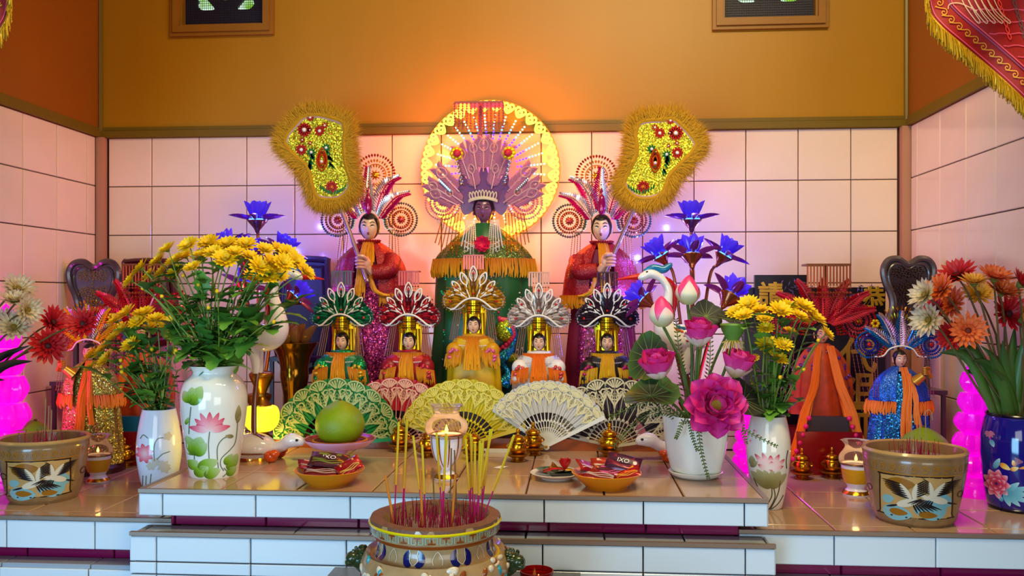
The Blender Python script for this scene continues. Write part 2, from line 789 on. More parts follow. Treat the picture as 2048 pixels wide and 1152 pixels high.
for nm, X, sg in (('wall_left', XL, -1), ('wall_right', XR, 1)):
    mb = MB()
    mb.box((X + sg * .08, (YF0 + YB) / 2, ZT / 2), (.14, YB - YF0, ZT))
    mb.m = 1
    mb.box((X + sg * .074, (YF0 + YB) / 2, (ZT + 3.32) / 2), (.152, YB - YF0, 3.32 - ZT))
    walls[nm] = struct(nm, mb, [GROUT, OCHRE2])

G = .0035
def tiles(par, axis, spans_a, spans_b, plane, thick, m, ax, name='tile', bev=.0022):
    """one object per tile; spans are joint positions along the two directions of the plane"""
    cache = {}
    for a0, a1 in zip(spans_a, spans_a[1:]):
        for b0, b1 in zip(spans_b, spans_b[1:]):
            sa, sb = a1 - a0 - G, b1 - b0 - G
            if sa < .004 or sb < .004:
                continue
            key = (round(sa, 4), round(sb, 4))
            if key not in cache:
                q = MB()
                d = {'x': (thick, sa, sb), 'y': (sa, thick, sb), 'z': (sa, sb, thick)}[axis]
                q.tile((0, 0, 0), d, bev, ax)
                cache[key] = mesh_of(name, q, m, 1, False)
            ca, cb = (a0 + a1) / 2, (b0 + b1) / 2
            j = random.uniform(-.0004, .0004)
            p = {'x': (plane + j, ca, cb), 'y': (ca, plane + j, cb), 'z': (ca, cb, plane + j)}[axis]
            put(name, cache[key], par, p)

def cuts(lo, hi, first, step):
    """joint positions from lo to hi on the grid first + n*step"""
    n = math.ceil((lo - first) / step + .02)
    r = [lo]
    while first + n * step < hi - .02 * step:
        r.append(first + n * step)
        n += 1
    return r + [hi]

POST = .036
zt = cuts(.858, ZT, ZT, .2)
tiles(wall_back, 'y', cuts(XL + POST, XR - POST, xr(303) * YB, .2), zt, YB + .006, .012, TILEW, 2)
ysl = cuts(2.15, YB - POST, YB - POST - .06, .2)
tiles(walls['wall_left'], 'x', ysl, zt, XL - .005, .012, TILEW, 0)
tiles(walls['wall_right'], 'x', ysl, zt, XR + .005, .012, TILEW, 1)
n = 0
def trim(mb, m, smooth=False):
    global n
    n += 1
    return struct('trim_%d' % n, mb, m, smooth)
for X, sg in ((XL, 1), (XR, -1)):
    mb = MB(); mb.box((X + sg * POST / 2 - sg * .004, YB - POST / 2 + .004, (ZT + .86) / 2), (POST - .004, POST - .004, ZT - .86)); trim(mb, WOODC)
    mb = MB(); mb.tube([(X + sg * .006, YB - .008, ZT + .01), (X + sg * .006, YB - .008, 3.31)], .011, 8); trim(mb, TRIMC, True)
    mb = MB()
    mb.box((X - sg * .0 + sg * .004, (YF0 + YB) / 2, ZT + .014), (.016, YB - YF0, .026))
    mb.box((X + sg * .003, (YF0 + YB) / 2, ZT + .034), (.009, YB - YF0, .012))
    trim(mb, TRIMC)
mb = MB()
mb.box(((XL + XR) / 2, YB - .008, ZT + .014), (XR - XL, .018, .026))
mb.box(((XL + XR) / 2, YB - .005, ZT + .036), (XR - XL, .010, .014))
trim(mb, TRIMC)

# windows: moulded frame, dark carved panel with openings, wire screen, daylit pane behind
DARKP = mat('dark_carved_panel', '#1d1426', .5)
FRM = mat('window_frame_wood', '#8a5806', .45, var=.15, vs=10)
PANE = None
def pane_mat():
    m, nt, b = _base('daylit_pane')
    N, L = nt.nodes, nt.links
    tc = N.new('ShaderNodeTexCoord'); nz = N.new('ShaderNodeTexNoise'); nz.inputs['Scale'].default_value = 16
    L.new(tc.outputs['Object'], nz.inputs['Vector'])
    r = N.new('ShaderNodeValToRGB'); e = r.color_ramp.elements
    e[0].position, e[0].color = .40, (.22, .55, .03, 1); e[1].position, e[1].color = .62, (.75, 1, .85, 1)
    L.new(nz.outputs['Fac'], r.inputs[0]); L.new(r.outputs[0], b.inputs['Emission Color'])
    b.inputs['Emission Strength'].default_value = 1.1; b.inputs['Base Color'].default_value = (.02, .02, .02, 1)
    return m
PANE = pane_mat()
for i, w in enumerate(WIN):
    cx, W, H = (w[0] + w[1]) / 2, w[1] - w[0], w[3] - w[2]
    cz = (w[2] + w[3]) / 2
    root = put('window_%d' % (i + 1), None, None, (cx, YB, cz)); root['kind'] = 'structure'
    mb = MB()
    for (o, t, dy) in ((.012, .026, .030), (.030, .018, .020), (-.004, .010, .014)):
        for sx in (-1, 1):
            mb.box((sx * (W / 2 + o), -dy / 2 + .01, 0), (t, dy + .02, H + 2 * o + t))
        for sz in (-1, 1):
            mb.box((0, -dy / 2 + .01, sz * (H / 2 + o)), (W + 2 * o - t, dy + .02, t))
    put('window_frame', mesh_of('window_frame', mb, FRM, 1, False), root)
    def lobed(sg):
        pts = spl([(.045, -.098), (.075, -.102), (.098, -.098), (.112, -.080), (.108, -.062), (.122, -.04), (.118, -.01), (.098, .0), (.095, -.035), (.075, -.058), (.06, -.075)], 4, True)
        return [(sg * x * W / .33, z) for x, z in pts]
    holes = [lobed(1), lobed(-1),
             [(x * W / .33, z) for x, z in spl([(-.022, -.05), (0, -.062), (.022, -.05), (.03, -.038), (.008, -.02), (-.008, -.03)], 4, True)],
             [(.05 * cos(a) * W / .33, .06 + .035 * sin(a)) for a in [2 * pi * q / 24 for q in range(24)]],
             [((.08 + .02 * cos(a)) * W / .33, .10 + .03 * sin(a)) for a in [2 * pi * q / 16 for q in range(16)]],
             [((-.08 + .02 * cos(a)) * W / .33, .10 + .03 * sin(a)) for a in [2 * pi * q / 16 for q in range(16)]]]
    me = shape_mesh('carved_panel', [[(-W / 2, -H / 2), (W / 2, -H / 2), (W / 2, H / 2), (-W / 2, H / 2)]] + holes, .006, DARKP)
    put('carved_panel', me, root, (0, .03, 0), (pi / 2, 0, 0))
    mb = MB()
    for j in range(1, 40):
        mb.box((-W / 2 + W * j / 40, .018, 0), (.0014, .0014, H))
    for j in range(1, 38):
        mb.box((0, .0195, -H / 2 + H * j / 38), (W, .0014, .0014))
    put('wire_screen', mesh_of('wire_screen', mb, mat('dark_wire', '#241c30', .5), 1, False), root)
    mb = MB(); mb.box((0, .06, 0), (W, .004, H))
    put('pane', mesh_of('pane', mb, PANE, 1, False), root)

# ------------------------------------------------------------------ tiled altar
ZP, ZS = .95, .858
PX0, PX1, PY = xr(277) * 2.175, xr(1537) * 2.175, 2.175
alt = Thing('altar_platform', 'raised tiled altar platform in the middle, beige top, white apron over a maroon band', 'altar')
mb = MB()
mb.box(((PX0 + PX1) / 2, (PY + YB) / 2 + .006, ZP - .038), (PX1 - PX0 - .014, YB - PY - .02, .062))
alt.part('slab', mb, GROUT, smooth=False)
mb = MB()
mb.box(((PX0 + PX1) / 2, (PY + YB) / 2 + .05, (ZP - .07) / 2), (PX1 - PX0 - .13, YB - PY - .11, ZP - .07))
alt.part('riser', mb, mat('riser_plaster', '#8c7064', .7), smooth=False)
tiles(alt.o, 'z', cuts(PX0 + .008, PX1 - .008, -.123, .2), [PY + .010, 2.42, 2.665, 2.91, 3.155, YB - .012], ZP - .005, .010, TILET, 4)
fj = cuts(PX0, PX1, -.0757, .25)
tiles(alt.o, 'y', fj, [ZP - .07, ZP - .010], PY + .005, .010, TILES, 2)
ys = [PY, 2.42, 2.665, 2.91]
tiles(alt.o, 'x', ys, [ZP - .07, ZP - .010], PX0 + .0045, .010, TILES, 1)
tiles(alt.o, 'x', ys, [ZP - .07, ZP - .010], PX1 - .0045, .010, TILES, 0)
mj = cuts(PX0 + .062, PX1 - .062, -.0657, .25)
tiles(alt.o, 'y', mj, [ZP - .1065, ZP - .069], PY + .055, .010, MAROON, 2, 'maroon_tile')
mb = MB()
mb.box(((PX0 + PX1) / 2, PY + .004, ZP - .004), (PX1 - PX0, .013, .010))
for X in (PX0, PX1):
    mb.box((X + (.004 if X == PX0 else -.004), (PY + YB) / 2, ZP - .004), (.013, YB - PY - .02, .010))
alt.part('edge_strip', mb, EDGE, smooth=False)

SX0, SX1, SY, ZL = PX0 - .010, PX1 + .012, 2.148, CZ - .6056
st = Thing('altar_step', 'lower step under the middle altar platform, faced with pale white tiles', 'step')
mb = MB(); mb.box(((SX0 + SX1) / 2, (SY + 2.222) / 2 + .006, (ZL - .012) / 2), (SX1 - SX0 - .02, 2.222 - SY - .014, ZL - .012))
st.part('core', mb, GROUT, smooth=False)
zr = [.12, .197, .274, .351, .428, .505, .582, .659, .736, ZL - .076 + .0, ZL - .010]
tiles(st.o, 'y', cuts(SX0, SX1, -.0787, .25), zr, SY + .005, .010, TILES, 2)
tiles(st.o, 'x', [SY, 2.23], zr, SX0 + .0045, .010, TILES, 1)
tiles(st.o, 'x', [SY, 2.23], zr, SX1 - .0045, .010, TILES, 0)
tiles(st.o, 'z', cuts(SX0 + .008, SX1 - .008, -.123, .2), [SY + .008, 2.226], ZL - .006, .011, mat('blue_grey_ledge_tile', '#9aa6b4', .15, rnd=.04, coat=.3), 4, 'ledge_tile')
mb = MB(); mb.box(((SX0 + SX1) / 2, SY + .004, ZL - .004), (SX1 - SX0, .012, .010)); st.part('edge_strip', mb, EDGE, smooth=False)

CY = 2.232
for i, (x0, x1, tx, fx, lab) in enumerate(((XL, PX0 + .062, -1.314, -1.293, 'tiled side counter under the pale blue flowered crane censer and the slim white vase'),
                                           (PX1 - .062, XR, .867, .660, 'tiled side counter under the cobalt blue vase of red gerberas'))):
    sc = Thing('side_counter', lab, 'counter', group='tiled side counters')
    e0, e1 = (x0, x1 - .064) if i == 0 else (x0 + .064, x1)
    mb = MB(); mb.box(((x0 + x1) / 2, (CY + YB) / 2 + .006, ZS - .048), (x1 - x0 - .004, YB - CY - .02, .076))
    sc.part('slab', mb, GROUT, smooth=False)
    mb = MB(); mb.box(((e0 + e1) / 2, (CY + YB) / 2 + .04, (ZS - .09) / 2), (e1 - e0, YB - CY - .09, ZS - .09))
    sc.part('riser', mb, mat('riser_plaster'), smooth=False)
    tiles(sc.o, 'z', cuts(x0 + .004, x1 - .004, tx, .2), [CY + .009, 2.29, 2.485, 2.685, 2.885, 3.085, 3.285, YB - .012], ZS - .005, .010, TILET, 4)
    tiles(sc.o, 'y', cuts(x0, x1, fx, .25), [ZS - .088, ZS - .010], CY + .005, .010, TILES, 2)
    zl = CZ - .7135
    tiles(sc.o, 'y', cuts(e0, e1, fx + .03, .25), [zl - .004, ZS - .087], CY + .05, .010, MAROON, 2, 'maroon_tile')
    mb = MB(); mb.box(((x0 + x1) / 2, CY + .004, ZS - .004), (x1 - x0, .013, .010)); sc.part('edge_strip', mb, EDGE, smooth=False)
    e0, e1 = (x0, SX0 - .001) if i == 0 else (SX1 + .001, x1)
    mb = MB(); mb.box(((e0 + e1) / 2, (CY + .02) , (zl - .012) / 2), (e1 - e0 - .004, .08, zl - .012)); sc.part('step', mb, GROUT, smooth=False)
    tiles(sc.o, 'y', cuts(e0, e1, fx - .003, .25), [.12, .197, .274, .351, .428, .505, .582, zl - .078, zl - .010], CY - .021, .010, TILES, 2)
    tiles(sc.o, 'z', cuts(e0 + .002, e1 - .002, fx, .25), [CY - .020, CY + .046], zl - .006, .011, MATS['blue_grey_ledge_tile'], 4, 'ledge_tile')
# ------------------------------------------------------------------ things standing on the altar
def stand(px, pyb, z, rpx=0):
    """floor position of a thing whose visible front foot is at (px, pyb) on the level z; rpx its foot radius in pixels"""
    Y = yof(px, pyb, z)
    Y += rpx * kof(px, Y)
    return V((xr(px) * Y, Y, z)), kof(px, Y)


ORD = 'first second third fourth fifth sixth seventh eighth ninth tenth eleventh twelfth thirteenth fourteenth fifteenth sixteenth seventeenth eighteenth nineteenth twentieth twenty-first twenty-second twenty-third twenty-fourth twenty-fifth twenty-sixth twenty-seventh twenty-eighth twenty-ninth thirtieth'.split()


def facing(p):
    return atan2(-p.x, p.y)


def rat(prof):
    def r(z):
        for (r0, z0), (r1, z1) in zip(prof, prof[1:]):
            if z0 <= z <= z1 and z1 > z0:
                return r0 + (r1 - r0) * (z - z0) / (z1 - z0)
        return prof[0][0] if z < prof[0][1] else prof[-1][0]
    return r


def skin(prof, eps=.25):
    """surface of a turned body: x is the sideways offset seen from the front, z the height"""
    R = rat(prof)
    def S(x, z, off=0):
        r = max(R(z), .01)
        a = math.asin(max(-1, min(1, x / r)))
        r += eps + off
        return V((r * sin(a), -r * cos(a), z))
    return S


def wrap(prof, eps=.25):
    """same, but x is the length along the girth"""
    R = rat(prof)
    def S(x, z, off=0):
        r = max(R(z), .01)
        a = x / r
        r += eps + off
        return V((r * sin(a), -r * cos(a), z))
    return S


def sm(prof, n=5):
    return [(max(0, a), b) for a, b in spl(prof, n)]


def leafstroke(mb, S, x0, z0, x1, z1, w, off=0, bend=0, nw=4, n=7):
    mx, mz = (x0 + x1) / 2 - (z1 - z0) * bend, (z0 + z1) / 2 + (x1 - x0) * bend
    pts = spl([(x0, z0), (mx, mz), (x1, z1)], n)
    mb.stroke(S, pts, leafw(w), nw, off)


P_PINK = gmat('painted_pink', [(0, '#f6d3d6'), (.55, '#f08a9c'), (1, '#d81f50')], .2, coat=.4)
P_GREEN = gmat('painted_green', [(0, '#2f5c10'), (.4, '#7cae22'), (1, '#b8d29c')], .2, coat=.4)
P_STEM = mat('painted_stem', '#6f7f6a', .2)
P_GREY = mat('painted_grey_flower', '#c9c4b4', .2)
P_OLIVE = gmat('painted_olive', [(0, '#6c6b3c'), (.6, '#9a9462'), (1, '#b9b48c')], .2, coat=.4)
PORC = mat('white_porcelain', '#e9eee6', .08, coat=.6)
PORCB = mat('bluish_white_porcelain', '#dde8f6', .08, coat=.6)
CREAMP = mat('cream_porcelain', '#e6dfd0', .09, coat=.6)


def lotus_paint(T, S, cx, cz, s, m=None):
    mb = MB()
    for (a, l, w) in ((-80, 42, 15), (80, 42, 15), (-48, 40, 13), (48, 40, 13), (-25, 44, 13), (25, 44, 13), (0, 42, 14), (-62, 30, 12), (62, 30, 12)):
        r = math.radians(a)
        leafstroke(mb, S, cx + 3 * s * sin(r), cz, cx + l * s * sin(r), cz + l * s * cos(r) * .95, w * s, off=.05 * abs(a) / 40)
    return T.part('painted_lotus', mb, m or P_PINK)


def vase_hollow(prof, t=1.6, depth=.35):
    """outer profile, over the lip and down the inside"""
    z1 = prof[-1][1]
    zi = z1 - (z1 - prof[0][1]) * depth
    inner = [(max(r - t, .5), z) for r, z in reversed(prof) if z >= zi]
    return [(0, prof[0][1])] + prof + [(prof[-1][0] - t * .5, z1 + t * .5)] + inner + [(0, zi)]


WATER = mat('dark_vase_inside', '#1c2412', .5)
# tall white vase with painted lotus
p0, k = stand(428, 958, ZP, 46)
BIGV = Thing('lotus_vase', 'tall white shouldered vase with painted pink lotus and green pads', 'vase', p0, k, rz=facing(p0))
prof = sm([(46, 0), (47, 3), (52, 40), (59, 90), (64, 135), (64, 162), (58, 184), (46, 196), (41, 202), (41, 207), (46, 214), (50, 217)], 4)
mb = MB(); mb.lathe(vase_hollow(prof, 2), 40, cap=False); BIGV.part('body', mb, PORC)
S = skin(prof)
lotus_paint(BIGV, S, -8, 96, .92)
mb = MB()
for pts in ([(-42, 142), (-45, 110), (-46, 88)], [(-8, 94), (-10, 70), (-9, 40)], [(8, 18), (6, 60), (16, 78), (30, 82)], [(44, 110), (40, 70), (30, 55), (14, 40), (12, 26), (18, 14)], [(-36, 50), (-36, 38)], [(18, 20), (24, 10), (16, 2)]):
    mb.stroke(S, spl(pts, 8), 2.0, 2, .05)
BIGV.part('painted_stem', mb, P_STEM)
mb = MB()
for (x0, z0, x1, z1, w) in ((-44, 150, -56, 172, 20), (-42, 146, -22, 182, 26), (-40, 146, -40, 180, 22), (-38, 46, -50, 84, 30), (-36, 46, -24, 84, 34), (-34, 46, -14, 72, 22), (-48, 20, -30, 36, 22), (-30, 22, 8, 36, 24), (-36, 8, -10, 24, 24), (-18, 6, 12, 18, 22), (26, 14, 44, 44, 22), (24, 4, 42, 18, 18), (20, 26, 34, 46, 16), (-52, 106, -46, 122, 7)):
    leafstroke(mb, S, x0, z0, x1, z1, w, .08)
BIGV.part('painted_lotus_pad', mb, P_GREEN)
mb = MB()
for q in ((44, 108, 46, 142, 12), (36, 80, 20, 84, 8), (42, 106, 50, 120, 6)):
    leafstroke(mb, S, *q, off=.1)
BIGV.part('painted_bud', mb, P_OLIVE)

# slim white vase
p1, k = stand(318, 975, ZS, 32)
SLIMV = Thing('slim_vase', 'slim pale blue-white vase with a small pink painted flower, holding drooping yellow chrysanthemums', 'vase', p1, k, rz=facing(p1))
prof = sm([(32, 0), (36, 14), (42, 50), (43, 75), (41, 100), (36, 130), (32, 148), (31, 150)], 4)
mb = MB(); mb.lathe(vase_hollow(prof, 1.6), 36, cap=False); SLIMV.part('body', mb, PORCB)
S = skin(prof)
mb = MB()
for a in range(0, 360, 45):
    r = math.radians(a + 15)
    leafstroke(mb, S, -26, 68, -26 + 17 * cos(r), 68 + 20 * sin(r), 11)
SLIMV.part('painted_flower', mb, P_PINK)
mb = MB()
for (cx, cz, n, l) in ((8, 42, 7, 13), (16, 100, 5, 9), (-14, 44, 6, 10), (-6, 52, 5, 9), (12, 36, 5, 10)):
    for i in range(n):
        r = 2 * pi * i / n
        leafstroke(mb, S, cx, cz, cx + l * cos(r), cz + l * sin(r), 8, .04 * i)
SLIMV.part('painted_grey_flower', mb, P_GREY)
mb = MB()
for pts in ([(-8, 48), (-9, 80), (-3, 96), (8, 98)], [(-4, 56), (6, 66), (20, 70)], [(-34, 96), (-28, 104), (-20, 98)], [(-30, 0), (-29, 24)], [(-24, 0), (-23, 24)], [(-17, 0), (-14, 28)]):
    mb.stroke(S, spl(pts, 6), 1.8, 1, .1)
SLIMV.part('painted_stem', mb, P_STEM)

# vase standing low beside the platform's end
p2, k = stand(1537, 1021, ZS, 26)
RVASE = Thing('crackle_vase', 'tapered cream vase with red-tipped painted lotus over an olive leaf, beside the platform end', 'vase', p2, k, rz=facing(p2))
prof = sm([(24, 0), (27, 6), (34, 40), (40, 80), (43, 110), (42, 140), (37, 168), (34, 181), (34, 183)], 4)
mb = MB(); mb.lathe(vase_hollow(prof, 1.8), 36, cap=False); RVASE.part('body', mb, CREAMP)
S = skin(prof)
P_REDT = gmat('painted_red_tips', [(0, '#f3e6e0'), (.6, '#efc4c0'), (.85, '#d05060'), (1, '#b01c38')], .2, coat=.4)
mb = MB()
for (x0, z0, x1, z1, w) in ((0, 84, -26, 112, 12), (2, 84, -12, 116, 12), (4, 84, 4, 112, 14), (6, 84, 20, 114, 12), (8, 82, 30, 104, 11), (0, 82, -20, 92, 11), (8, 82, 28, 90, 10), (4, 90, 5, 80, 10), (6, 88, 6, 100, 12), (-22, 150, -28, 158, 9), (-16, 142, -20, 150, 9), (-28, 134, -36, 136, 8)):
    leafstroke(mb, S, x0, z0, x1, z1, w, .05)
RVASE.part('painted_lotus', mb, P_REDT)
mb = MB()
for (x1, z1, w) in ((-34, 76, 20), (-22, 82, 20), (-8, 82, 20), (8, 82, 20), (22, 80, 20), (34, 74, 18)):
    leafstroke(mb, S, 4, 46, x1, z1, w, .1)
for q in ((-30, 86, -32, 108, 14), (-34, 84, -20, 98, 10)):
    leafstroke(mb, S, *q, off=.05)
RVASE.part('painted_leaf', mb, P_OLIVE)
mb = MB()
for pts in ([(-28, 62), (-20, 44), (-16, 26)], [(6, 46), (6, 30), (-2, 12), (-6, 2)], [(10, 46), (12, 28), (4, 8), (0, 2)], [(22, 60), (18, 36), (8, 12), (2, 2)], [(28, 30), (18, 14), (4, 2)], [(36, 120), (33, 100), (34, 84)]):
    mb.stroke(S, spl(pts, 6), 2.0, 1, .1)
RVASE.part('painted_stem', mb, mat('painted_dark_stem', '#50503c', .2))

# cobalt vase at the counter end, and its twin just outside the picture under the other gerberas
COB = mat('cobalt_glaze', '#140f78', .08, coat=.7)
def cobalt(px, pyb, lab):
    p, k = stand(px, pyb, ZS, 56)
    T = Thing('cobalt_vase', lab, 'vase', p, k, group='cobalt vases', rz=facing(p))
    prof = sm([(54, 0), (56, 4), (62, 20), (68, 70), (71, 110), (70, 150), (64, 178), (61, 186), (61, 189)], 4)
    mb = MB(); mb.lathe(vase_hollow(prof, 2), 40, cap=False); T.part('body', mb, COB)
    mb = MB(); mb.lathe([(55.5, 0), (57, 1), (58, 5), (56.5, 7)], 40, cap=False); mb.lathe([(61.5, 184), (62.6, 188), (61, 190.5), (59, 189)], 40, cap=False); T.part('dark_band', mb, mat('dark_band_glaze', '#0a0820', .15))
    S = skin(prof)
    mb = MB()
    for ring, (n, l, w) in enumerate(((9, 26, 17), (7, 18, 14), (5, 10, 10))):
        for i in range(n):
            r = 2 * pi * i / n + ring * .4
            leafstroke(mb, S, -40 + 2 * cos(r), 54 + 2 * sin(r), -40 + l * cos(r) * .95, 54 + l * 1.15 * sin(r), w, .05 + ring * .12)
    T.part('painted_peony', mb, gmat('painted_peony', [(0, '#8c1030'), (.6, '#c83a58'), (1, '#f2b8c0')], .2, coat=.4))
    mb = MB()
    for (a, l) in ((0, 34), (25, 38), (-25, 36), (-50, 32), (50, 30), (-75, 28)):
        r = math.radians(a)
        leafstroke(mb, S, -26, 40, min(-26 + l * 1.3 * cos(r), 20), 40 + l * sin(r), 12, .04)
    for q in ((-44, 84, -34, 106, 10), (-50, 140, -44, 126, 9), (-30, 20, -36, 34, 8)):
        leafstroke(mb, S, *q, off=.04)
    T.part('painted_leaf', mb, gmat('painted_teal', [(0, '#2c7c98'), (.6, '#6cb4c4'), (1, '#b4dce0')], .2, coat=.4))
    mb = MB()
    for q in ((-34, 96, -16, 86, 11), (-16, 86, -2, 92, 9), (-8, 94, -12, 106, 8), (-2, 90, 22, 98, 5), (12, 118, 24, 108, 9)):
        leafstroke(mb, S, *q, off=.2)
    T.part('painted_bird', mb, gmat('painted_yellow_bird', [(0, '#c8403c'), (.4, '#e8b440'), (1, '#e8e0a0')], .2, coat=.4))
    mb = MB()
    for i in range(10):
        r = i * .7
        leafstroke(mb, S, -56 + .4 * i, 150 + i * .6, -56 + (3 + .8 * i) * cos(r) + .4 * i, 150 + (3 + .8 * i) * sin(r), 6, .1)
    for i in range(7):
        mb.stroke(S, [(-8 + 2 * i, 96 + i), (-8 + 2 * i, 112 - i)], 1.4, 1, .3)
    T.part('painted_scroll', mb, mat('painted_plum', '#a86878', .2))
    return T, p, k
COBR, pcr, kcr = cobalt(2040, 1029, 'cobalt blue vase with painted peony, bird and teal leaves, full of red gerberas')
COBL, pcl, kcl = cobalt(-112, 1000, 'cobalt blue vase outside the picture edge holding cream and scarlet gerberas')

# ------------------------------------------------------------------ crane censers with incense
def censer(px, pyb, H, RB, RT, lab, bird_x):
    p, k = stand(px, pyb, ZS, RB * .8)
    T = Thing('crane_censer', lab, 'censer', p, k, group='crane censers', rz=facing(p))
    prof = sm([(RB * .86, 0), (RB * .88, 3), (RB * .93, 10), (RB * 1.02, H * .3), (RB * 1.12, H * .6), (RB * 1.17, H * .84), (RB * 1.17, H * .9)], 4)
    full = [(0, 0)] + prof + [(RT, H * .94), (RT + 1, H * .97), (RT - 2, H), (RT - 8, H * .98), (RB * 1.05, H * .9), (RB * 1.02, H * .82), (0, H * .82)]
    mb = MB(); mb.lathe(full, 44, cap=False)
    T.part('body', mb, mat('brown_stoneware', '#8a6a44', .22, var=.25, vs=.06, coat=.4))
    mb = MB(); mb.lathe([(RT - .5, H * .935), (RT + 1.4, H * .97), (RT - 2, H + .7), (RT - 7, H * .985)], 44, cap=False); T.part('rim', mb, mat('tan_glaze', '#b08a54', .2, coat=.4))
    mb = MB()
    mb.lathe([(0, H * .86), (RB * .7, H * .865), (RB * 1.03, H * .85)], 30, cap=False)
    T.part('ash', mb, mat('grey_ash', '#8c7c76', .95, var=.3, vs=.2, bump=.6, bs=.5))
    S = wrap(prof)
    SK = skin(prof)
    # relief band under the rim
    mb = MB()
    zb = H * .80
    for i in range(26):
        a = (i - 13) * RB * .24
        mb.stroke(S, [(a + RB * .085 * cos(q) * (1 - q / 14), zb + H * .055 * sin(q) * (1 - q / 14)) for q in [j * .7 for j in range(13)]], H * .014, 1, .5)
    mb.stroke(S, [(RB * 1.1 * 3.3 * (j / 40 * 2 - 1), H * .725) for j in range(41)], H * .016, 1, .3)
    T.part('scroll_band', mb, mat('amber_glaze', '#a8701c', .22, coat=.4))
    # framed panel: ground, sky, hills
    x0, x1, z0, z1 = -RB * .80 + bird_x, RB * .72 + bird_x, H * .14, H * .70
    mb = MB()
    for (a, b, c, d, m) in ((x0, x1, z0, z1, 0),):
        n = 14
        vs = [SK(a + (b - a) * i / n, c + (d - c) * j / 4, .15) for i in range(n + 1) for j in range(5)]
        fs = [(i * 5 + j, (i + 1) * 5 + j, (i + 1) * 5 + j + 1, i * 5 + j + 1) for i in range(n) for j in range(4)]
        mb.add(vs, fs)
    T.part('painted_panel', mb, mat('pale_gold_glaze', '#c39a5c', .2, coat=.4))
    mb = MB()
    for q in ((x0 + 4, z0 + 8, x0 + RB * .7, z0 + 4, H * .22), (x1 - RB * .1, z0 + H * .14, x1 - RB * .8, z0 + H * .10, H * .3), (x1 - RB * .02, z0 + H * .28, x1 - RB * .3, z0 + H * .2, H * .2), (x0 + 4, z0 + H * .2, x0 + RB * .3, z0 + H * .24, H * .12)):
        leafstroke(mb, SK, *q, off=.3)
    T.part('painted_sky', mb, mat('pale_teal_glaze', '#7fb4b8', .2, coat=.4))
    mb = MB()
    for q in ((x0 + RB * .1, z1 - H * .14, x0 + RB * .75, z1 - H * .1, H * .2), (x1 - RB * .7, z0 + H * .06, x1 - RB * .3, z0 + H * .04, H * .1), (x0 + RB * .2, z0 + H * .06, x0 + RB * .6, z0 + H * .05, H * .1)):
        leafstroke(mb, SK, *q, off=.45)
    T.part('painted_hill', mb, mat('ochre_glaze', '#9a6418', .2, coat=.4))
    mb = MB()
    fr = spl([(x0, z0 + 6), (x0 + 3, z0), (x1 - 6, z0), (x1, z0 + 8), (x1, z1 - 6), (x1 - 8, z1), (x0 + 6, z1), (x0, z1 - 6)], 5, True)
    mb.stroke(SK, fr + fr[:2], H * .018, 1, .6)
    for q in range(2):
        cx = RB * (.98 - 1.96 * q)
        mb.stroke(SK, [(cx + 5 * cos(a), H * .45 + 6 * sin(a)) for a in [j * pi / 8 for j in range(17)]], 1.6, 1, .4)
    T.part('dark_outline', mb, mat('dark_brown_line', '#2a140c', .3))
    # the two flying cranes, in relief
    w, d = MB(), MB()
    for (bx, bz, s, fl) in ((-RB * .12 + bird_x, H * .36, 1.0, 1), (RB * .34 + bird_x, H * .42, .9, -1)):
        u = RB / 80 * s
        leafstroke(w, SK, bx - 26 * u * fl, bz - 9 * u, bx + 16 * u * fl, bz + 5 * u, 15 * u, 1.0)
        leafstroke(w, SK, bx + 8 * u * fl, bz + 2 * u, bx + 36 * u * fl, bz + 22 * u, 7 * u, 1.1, -.15 * fl)
        leafstroke(w, SK, bx - 2 * u, bz + 2 * u, bx - 20 * u * fl, bz + 34 * u, 13 * u, 1.3)
        leafstroke(w, SK, bx + 4 * u * fl, bz + 4 * u, bx + 8 * u * fl, bz + 36 * u, 11 * u, 1.2)
        for i in range(7):
            t = i / 6
            leafstroke(d, SK, bx - (4 + 15 * t) * u * fl, bz + (6 + 27 * t) * u, bx - (34 + 18 * t) * u * fl, bz + (14 + 24 * t) * u, 3.4 * u, 1.5, nw=2)
            leafstroke(d, SK, bx + (7 + 2 * t) * u * fl, bz + (10 + 24 * t) * u, bx + (7 + 2 * t + 20 - 8 * t) * u * fl, bz + (20 + 22 * t) * u, 2.8 * u, 1.4, nw=2)
            leafstroke(d, SK, bx + (2 + 20 * t) * u * fl, bz - (5 - 4 * t) * u, bx + (10 + 40 * t) * u * fl, bz - (22 - 8 * t) * u, 3.2 * u, 1.3, nw=2)
        leafstroke(d, SK, bx - 24 * u * fl, bz - 9 * u, bx - 44 * u * fl, bz - 16 * u, 4 * u, 1.0, nw=2)
    T.part('crane_relief', w, mat('cream_relief', '#ddd0b4', .25, coat=.4))
    T.part('dark_feather', d, mat('black_feather_glaze', '#1a1012', .3))
    return T, p, k, H, RB
CEN1 = censer(88, 1010, 124, 70, 84, 'brown stoneware censer with a flying crane panel, smaller, next to the slim vase', -6)
CEN2 = censer(1828, 1054, 144, 82, 97, 'large brown stoneware censer with two flying cranes, next to the cobalt vase', 6)
STUBM = mat('red_stick', '#a40f48', .7, rnd=.3)
